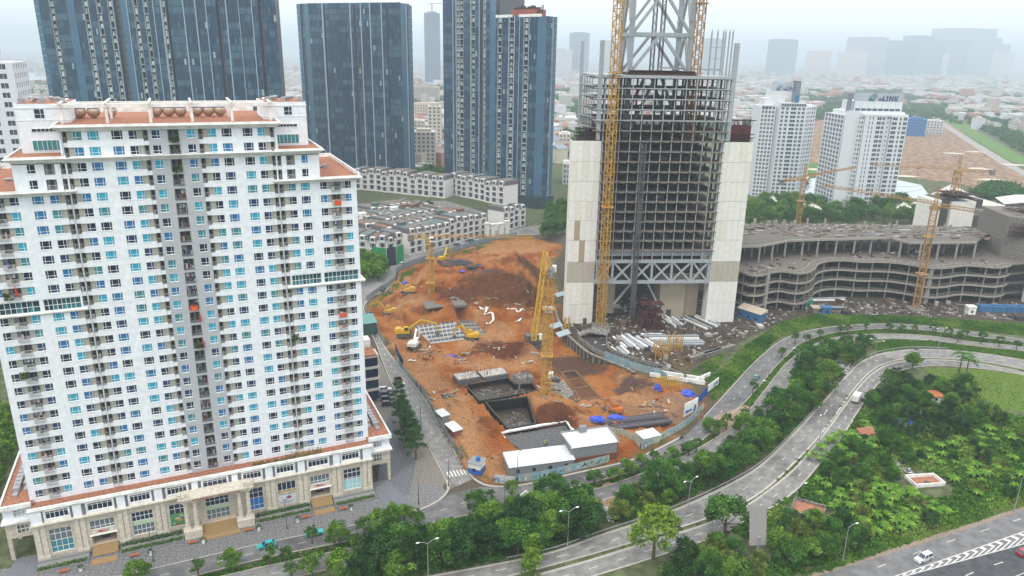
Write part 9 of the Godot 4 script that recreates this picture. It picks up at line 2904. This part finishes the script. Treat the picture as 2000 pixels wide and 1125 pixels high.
func build_street() -> void:
	var green := mat("lamp_green",Color(0.08,0.3,0.1),0.4)
	var pole = M.steel_dark
	lamp("dark lamp pole with a green head at the corner by the crossing",V(-16.3,-174.5),toward(V(-16.3,-174.5),V(-13.2,-177.1)),8.5,false,pole,green,"")
	lamp("dark lamp pole with a green head among the belt trees at the crossroads",V(-0.9,-161.0),2.8,9.0,false,pole,green,"")
	lamp("dark lamp pole with a green head halfway up the side street",V(-27.8,-206.3),0.4,9.0,false,pole,green,"")
	lamp("slim dark lamp pole on the forecourt, left of the taxi",V(-81.2,-141.3),1.2,8.0,false,pole,green,"")
	lamp("slim dark lamp pole on the forecourt below the clinic banner",V(-54.4,-154.3),1.2,8.0,false,pole,green,"")
	lamp("slim dark pole beside the tile deck's corner",V(-23.4,-165.9),1.2,8.0,false,pole,pole,"")
	lamp("slim dark pole behind the long white roofed shed",V(2.4,-176.4),1.2,8.5,false,pole,pole,"")
	lamp("slim dark pole by the small white roofed cabin",V(31.3,-188.6),1.2,8.5,false,pole,pole,"")
	lamp("slim dark pole by the sandy street island",V(30.3,-173.0),1.2,8.5,false,pole,pole,"")
	lamp("white double headed lamp on the ramp road, above the billboard",V(46.5,-163.8),0.6,9.5,true,M.metal_grey,M.white_trim,"")
	lamp("white double headed lamp on the ramp road, middle one of the bottom edge",V(14.5,-149.9),0.4,9.5,true,M.metal_grey,M.white_trim,"")
	lamp("white double headed lamp at the bottom edge near the second street",V(-17.6,-137.1),0.4,9.5,true,M.metal_grey,M.white_trim,"")
	lamp("grey lamp in the wedge beside the highway, left one",V(79.0,-145.7),0.3,9.5,false,M.metal_grey,M.white_trim,"")
	lamp("grey lamp in the wedge by the small red court",V(73.0,-161.5),0.3,10.0,false,M.metal_grey,M.white_trim,"")
	lamp("grey lamp beside the highway at the right edge",V(133.3,-167.3),0.3,10.0,false,M.metal_grey,M.white_trim,"")
	lamp("grey lamp on the second street's verge, nearest the tan paving",V(86.8,-223.8),2.6,9.5,false,M.metal_grey,M.white_trim,"")
	lamp("grey lamp on the second street's verge, further up",V(107.4,-253.3),2.6,9.5,false,M.metal_grey,M.white_trim,"")
	lamp("grey lamp on the ramp road's bend",V(141.2,-264.4),2.6,9.5,true,M.metal_grey,M.white_trim,"")
	lamp("grey lamp on the ramp road's median",V(96.1,-203.1),0.8,9.0,true,M.metal_grey,M.white_trim,"")
	lamp("white lamp left of the palms",V(173.2,-277.3),0.2,10.0,true,M.metal_grey,M.white_trim,"")
	# benches and pots on the forecourt
	var wood := mat("bench_wood",Color(0.33,0.1,0.045),0.7)
	var bl := ["leftmost orange bench on the forecourt","orange bench by the left lobby steps","orange bench left of the portico steps","orange bench right of the portico steps","orange bench by the right lobby steps","rightmost orange bench on the forecourt"]
	var bk := 0
	for s in [-33.0,-18.8,-6.3,6.3,20.1,29.4]:
		var a := thing("bench",bl[bk],"bench",apt(s,10.3,0.1),APT_TURN,"")
		for k in 4:
			var b := MB.new(); b.box(-1.1,1.1,0.42,0.48,-0.45 + k * 0.23,-0.26 + k * 0.23)
			put("slat",b,wood,a)
		for q in [-0.8,0.8]:
			var b := MB.new(); b.box(q - 0.1,q + 0.1,0,0.42,-0.4,0.4)
			put("leg",b,M.concrete,a)
		bk += 1
	bk = 0
	for s in [-29.6,-15.4,-4.0,8.6,17.9,31.3]:
		var a := thing("potted_plant","white planter pot with a small bush, next to " + bl[bk].replace(" on the forecourt",""),"planter",apt(s,11.2,0.1),0,"")
		var b := MB.new(); b.rod(Vector3.ZERO,Vector3(0,0.7,0),0.3,9,0.45)
		put("pot",b,M.white_trim,a)
		b = MB.new()
		for k in 90:
			b.col = Color(0.02,0.06,0.02) * pr.randf_range(0.7,1.6)
			var o := rdir(); leaf(b,Vector3(0,1.1,0) + o * 0.55,0.3,o)
		put("bush",b,M.leaf,a)
		bk += 1
	# tall slatted billboard seen from behind
	var bb := thing("billboard","tall grey slatted billboard rising from the trees at the bottom","billboard",V(59.2,-147.4),0.1)
	var b2 := MB.new(); b2.rod(Vector3(0.3,0,-0.4),Vector3(0.3,5,-0.4),0.35,8)
	put("post",b2,M.metal_grey,bb)
	for k in 9:
		b2 = MB.new(); b2.t = Transform3D(Basis.from_euler(Vector3(-0.25,0,0)),Vector3(0,3.0,0)); b2.box(-2.0 + k * 0.46,-1.57 + k * 0.46,0,9.6,-0.12,0.0)
		put("slat",b2,mat("bill_grey",Color(0.27,0.26,0.26),0.8,"streak",8) if not M.has("bill_grey") else M.bill_grey,bb)
	for k in 4:
		b2 = MB.new(); b2.t = Transform3D(Basis.from_euler(Vector3(-0.25,0,0)),Vector3(0,3.0,0)); b2.box(-2.1,2.2,0.6 + k * 2.7,0.9 + k * 2.7,-0.4,-0.121)
		put("cross_beam",b2,M.metal_grey,bb)
	# red courts and roofs in the wedge
	for s in [[V(117.0,-180.9),0.15,Vector3(9,0.9,5),"walled red tiled court among the bananas, with a grey pool"],[V(78.6,-166.1),-0.5,Vector3(8.0,0.7,7.0),"red tiled court with a dark round mark beside the ramp road"]]:
		var a := thing("walled_court",s[3],"courtyard",s[0],s[1])
		var z: Vector3 = s[2]
		var b := MB.new(); b.box(-z.x / 2,z.x / 2,0,0.25,-z.z / 2,z.z / 2)
		put("tiled_floor",b,M.terracotta,a)
		for q in [[-z.x / 2,-z.x / 2 + 0.25,-z.z / 2,z.z / 2],[z.x / 2 - 0.25,z.x / 2,-z.z / 2,z.z / 2],[-z.x / 2 + 0.25,z.x / 2 - 0.25,-z.z / 2,-z.z / 2 + 0.25],[-z.x / 2 + 0.25,z.x / 2 - 0.25,z.z / 2 - 0.25,z.z / 2]]:
			b = MB.new(); b.box(q[0],q[1],0,z.y + 0.3,q[2],q[3])
			put("wall",b,M.white_trim if z.z < 6 else M.concrete,a)
		b = MB.new(); b.rod(Vector3(0.3,0.25,0.9),Vector3(0.3,0.3,0.9),1.1,14)
		put("round_mark",b,M.concrete_dark,a)
	for s in [[V(111.9,-205.6),0.3,Vector3(5,2.2,3.2),"small house with a salmon red roof beside the ramp road",M.terracotta],[V(147.4,-233.1),0.1,Vector3(5.5,2.4,3.6),"small house with a rusty orange roof under the trees",mat("roof_orange",Color(0.5,0.2,0.08),0.85,"rough",3)],[V(128.2,-214.2),0.4,Vector3(3.4,1.6,2.4),"blue tarpaulin shelter in the undergrowth",M.tarp_blue]]:
		cabin("garden_house",s[3],s[0],s[1],s[2],M.white_trim,s[4],0.5)
	var rub := MB.new()
	var rr := RandomNumberGenerator.new(); rr.seed = 12
	for z in [[V(114.7,-244.7),V(130.0,-263.9),260,3.0],[V(113.1,-190.8),V(115.6,-184.0),60,1.0],[V(23.6,-164.0),V(25.7,-161.4),90,2.4],[V(137.9,-225.4),V(137.6,-221.7),40,1.5]]:
		for k in z[2]:
			var p: Vector3 = z[0].lerp(z[1],rr.randf()) + Vector3(rr.randf_range(-1,1),0,rr.randf_range(-1,1)) * z[3]
			rub.col = [Color(0.6,0.6,0.6),Color(0.5,0.48,0.46),Color(0.3,0.3,0.3),Color(0.55,0.58,0.6)][rr.randi() % 4]
			rub.cube(p + Vector3(0,rr.randf_range(0.1,1.0),0),Vector3(rr.randf_range(0.2,1.1),rr.randf_range(0.1,0.5),rr.randf_range(0.2,0.8)),rr.randf() * 3)
	stuff("dumped_rubble",rub,M.vc_rough,self,"white rubble and rubbish dumped on the ramp road's bank","rubble")
	# guard rails of the ramp road
	for s in [[[V(104.9,-226.7),V(87.4,-205.0),V(72.2,-187.7),V(58.9,-176.7),V(41.1,-164.5),V(22.9,-154.8),V(11.4,-148.3),V(-0.0,-144.1)],"low grey guard rail along the upper edge of the ramp road"],[[V(179.6,-281.4),V(164.6,-281.8),V(148.9,-276.1),V(136.2,-266.2),V(125.2,-252.7)],"pale guard rail round the ramp road's bend"]]:
		var a := thing("guard_rail",s[1],"guard rail")
		var ln := path3(s[0],0.05,4.0)
		var b := MB.new()
		for k in ln.size() - 1: b.bar(ln[k] + Vector3(0,0.75,0),ln[k + 1] + Vector3(0,0.75,0),0.08,0.35)
		put("rail",b,M.metal_grey,a)
		for k in ln.size():
			b = MB.new(); b.rod(ln[k],ln[k] + Vector3(0,0.85,0),0.08,5)
			put("post",b,M.metal_grey,a)

func build_vehicles() -> void:
	car("taxi","turquoise hatchback car driving on the street before the apartment block","car",V(-57.2,-147.4,0.06),toward(V(-55.4,-149.1),V(-59.6,-147.1)),Color(0.015,0.33,0.36))
	car("parked_car","turquoise car half hidden by a street tree, right of the other","car",V(-47.2,-152.4,0.06),toward(V(-48.7,-151.7),V(-44.2,-153.6)),Color(0.02,0.42,0.44))
	car("green_car","small green car driving up the curving street","car",V(91.0,-249.3,0.06),toward(V(86.9,-243.5),V(95.8,-256.6)),Color(0.02,0.24,0.13))
	car("dark_car","dark car on the ramp road's bend near the palms","car",V(148.0,-259.2,0.07),toward(V(144.2,-256.4),V(152.1,-262.0)),Color(0.02,0.02,0.03),Vector3(4.6,1.6,1.85),true)
	car("silver_car","silver off road car driving on the highway's pale lane","car",V(98.6,-146.9,0.06),toward(V(105.0,-150.2),V(93.3,-144.3)),Color(0.5,0.52,0.54),Vector3(4.9,1.85,1.9),true)
	car("red_car","red car cut off by the right edge on the dark carriageway","car",V(124.5,-149.9,0.09),toward(V(121.1,-148.4),V(128.2,-151.6)),Color(0.3,0.012,0.02))
	car("white_car","white car parked beside the green netting","car",V(-61.1,-393.9),toward(V(-64.7,-386.4),V(-58.0,-398.3)),Color(0.62,0.63,0.64),Vector3(4.7,1.7,1.85),true)
	car("dark_car","dark car on the court street by the big green trees","car",V(-64.0,-346.7,0.06),toward(V(-66.2,-340.3),V(-63.4,-356.4)),Color(0.03,0.03,0.035))
	for q in [[V(-43.6,-232.9),Color(0.5,0.5,0.5),"white car parked at the top of the row behind the podium"],[V(-42.5,-229.3),Color(0.02,0.025,0.05),"dark blue car parked second in the row behind the podium"],[V(-41.6,-225.8),Color(0.012,0.012,0.016),"black car parked third in the row behind the podium"],[V(-40.6,-222.1),Color(0.012,0.012,0.018),"black car parked nearest in the row behind the podium"]]:
		car("parked_car",q[2],"car",q[0] + Vector3(0,0.1,0),0.25,q[1],Vector3(4.6,1.7,1.85),true)
	var cols := [[0.04,"dark"],[0.55,"white"],[0.3,"silver"],[0.02,"black"]]
	for k in 9:
		var c = cols[k % 4]
		car("parked_car","%s car parked in front of the terraced row, %s from the left" % [c[1],["first","second","third","fourth","fifth","sixth","seventh","eighth","last"][k]],"car",V(-34.2,-438.5).lerp(V(-17.8,-461.1),k / 8.0) + Vector3(0,0.08,0),0.2,Color(c[0],c[0],c[0] * 1.1),Vector3(4.6,1.6,1.85),k % 2 == 0)
	for k in 5:
		car("parked_car","small car parked by the lawn under the twin tower, %s of five" % ["first","second","third","fourth","fifth"][k],"car",V(28.4,-500.8).lerp(V(37.7,-511.4),k / 4.0) + Vector3(0,0.05,0),1.3,[Color(0.05,0.05,0.06),Color(0.55,0.55,0.55)][k % 2])
	# the white box truck on the ramp road
	var t := thing("box_truck","white box truck driving on the ramp road's lower carriageway","truck",V(120.4,-231.9,0.07),toward(V(113.9,-222.2),V(127.2,-240.1)))
	var b := MB.new(); b.box(-3.0,1.0,0.9,3.1,-1.05,1.05)
	put("cargo_box",b,M.white_trim,t)
	b = MB.new(); b.hexa([Vector3(1.1,0.5,-0.95),Vector3(1.1,0.5,0.95),Vector3(2.7,0.5,0.95),Vector3(2.7,0.5,-0.95),Vector3(1.1,2.3,-0.9),Vector3(1.1,2.3,0.9),Vector3(2.2,2.3,0.9),Vector3(2.2,2.3,-0.9)])
	put("cab",b,M.white_trim,t)
	b = MB.new(); b.quad(Vector3(2.66,1.1,0.85),Vector3(2.26,2.2,0.82),Vector3(2.26,2.2,-0.82),Vector3(2.66,1.1,-0.85)); b.box(1.3,2.1,1.4,2.1,-0.96,0.96)
	put("window",b,M.glass_dark,t)
	b = MB.new(); b.box(-3.0,2.3,0.5,0.9,-0.5,0.5)
	put("chassis",b,M.steel_dark,t)
	for x in [-2.0,1.9]:
		for q in [-0.9,0.9]: wheel_part(t,x,q,0.42)
	# the brown tipper truck on the side street
	t = thing("tipper_truck","tipper truck with a brown load bed and white cab on the side street","truck",V(-38.9,-235.9,0.06),toward(V(-41.0,-242.4),V(-36.7,-230.8)))
	b = MB.new(); b.box(-4.2,1.2,1.0,1.3,-1.25,1.25); b.box(-4.2,1.2,1.3,2.4,-1.25,-1.1); b.box(-4.2,1.2,1.3,2.4,1.1,1.25); b.box(-4.2,-4.05,1.3,2.4,-1.1,1.1); b.box(1.05,1.2,1.3,2.6,-1.1,1.1)
	put("load_bed",b,mat("bed_brown",Color(0.10,0.075,0.05),0.8,"rough",2),t)
	b = MB.new(); b.hexa([Vector3(1.4,0.6,-1.2),Vector3(1.4,0.6,1.2),Vector3(3.4,0.6,1.2),Vector3(3.4,0.6,-1.2),Vector3(1.4,2.8,-1.15),Vector3(1.4,2.8,1.15),Vector3(3.1,2.8,1.15),Vector3(3.1,2.8,-1.15)])
	put("cab",b,M.white_trim,t)
	b = MB.new(); b.quad(Vector3(3.33,1.5,1.05),Vector3(3.15,2.65,1.05),Vector3(3.15,2.65,-1.05),Vector3(3.33,1.5,-1.05)); b.box(1.8,2.8,1.7,2.5,-1.21,1.21)
	put("window",b,M.glass_dark,t)
	for x in [-3.2,-1.9,2.5]:
		for q in [-1.05,1.05]: wheel_part(t,x,q,0.5)
	# riders and workers
	for q in [[V(-7.7,-167.5,0.06),toward(V(-5.8,-168.8),V(-10.3,-165.2)),"red motorbike crossing at the corner","person in a dark red shirt and white helmet riding the corner motorbike",Color(0.3,0.03,0.03),Color(0.18,0.03,0.03),Color(0.6,0.6,0.6)],[V(53.4,-203.0,0.06),toward(V(49.5,-200.2),V(57.1,-206.2)),"dark motorbike on the front street's bend","person in black riding the motorbike on the bend",Color(0.03,0.03,0.03),Color(0.03,0.03,0.035),Color(0.05,0.05,0.05)],[V(61.1,-218.6,0.06),toward(V(58.3,-215.0),V(64.4,-223.2)),"small scooter by the blue hoarding","person in grey riding the scooter by the blue hoarding",Color(0.05,0.05,0.06),Color(0.2,0.2,0.22),Color(0.5,0.5,0.5)],[V(166.3,-280.0,0.07),toward(V(164.2,-280.1),V(168.5,-280.3)),"scooter on the ramp road's far bend","person riding a scooter on the ramp road's far bend",Color(0.1,0.1,0.12),Color(0.25,0.22,0.2),Color(0.4,0.4,0.4)]]:
		motorbike(q[2],q[0],q[1],q[4])
		person(q[3],q[0] + Vector3(0,-0.05,0),q[1],true,q[5],Color(0.04,0.04,0.06),q[6])
	for q in [[V(10.7,-198.8),0.4,"worker in a yellow green vest standing on the dark pit slab, left one",Color(0.3,0.42,0.05)],[V(11.5,-199.4),2.2,"worker in a yellow green vest standing on the dark pit slab, right one",Color(0.32,0.4,0.05)]]:
		person(q[2],Vector3(q[0].x,-0.85,q[0].z),q[1],false,q[3],Color(0.05,0.06,0.1),Color(0.6,0.5,0.05))
	person("worker in dark clothes standing on the pit's black edge",on_site(V(6.3,-206.9)) + Vector3(0,0.3,0),1.0,false,Color(0.08,0.09,0.12),Color(0.05,0.05,0.06),Color(0.6,0.5,0.05))
	person("person in grey standing beside the small guard hut at the site entrance",V(-4.4,-177.9),-1.2,false,Color(0.3,0.32,0.36),Color(0.05,0.05,0.08),Color(0.02,0.02,0.02))
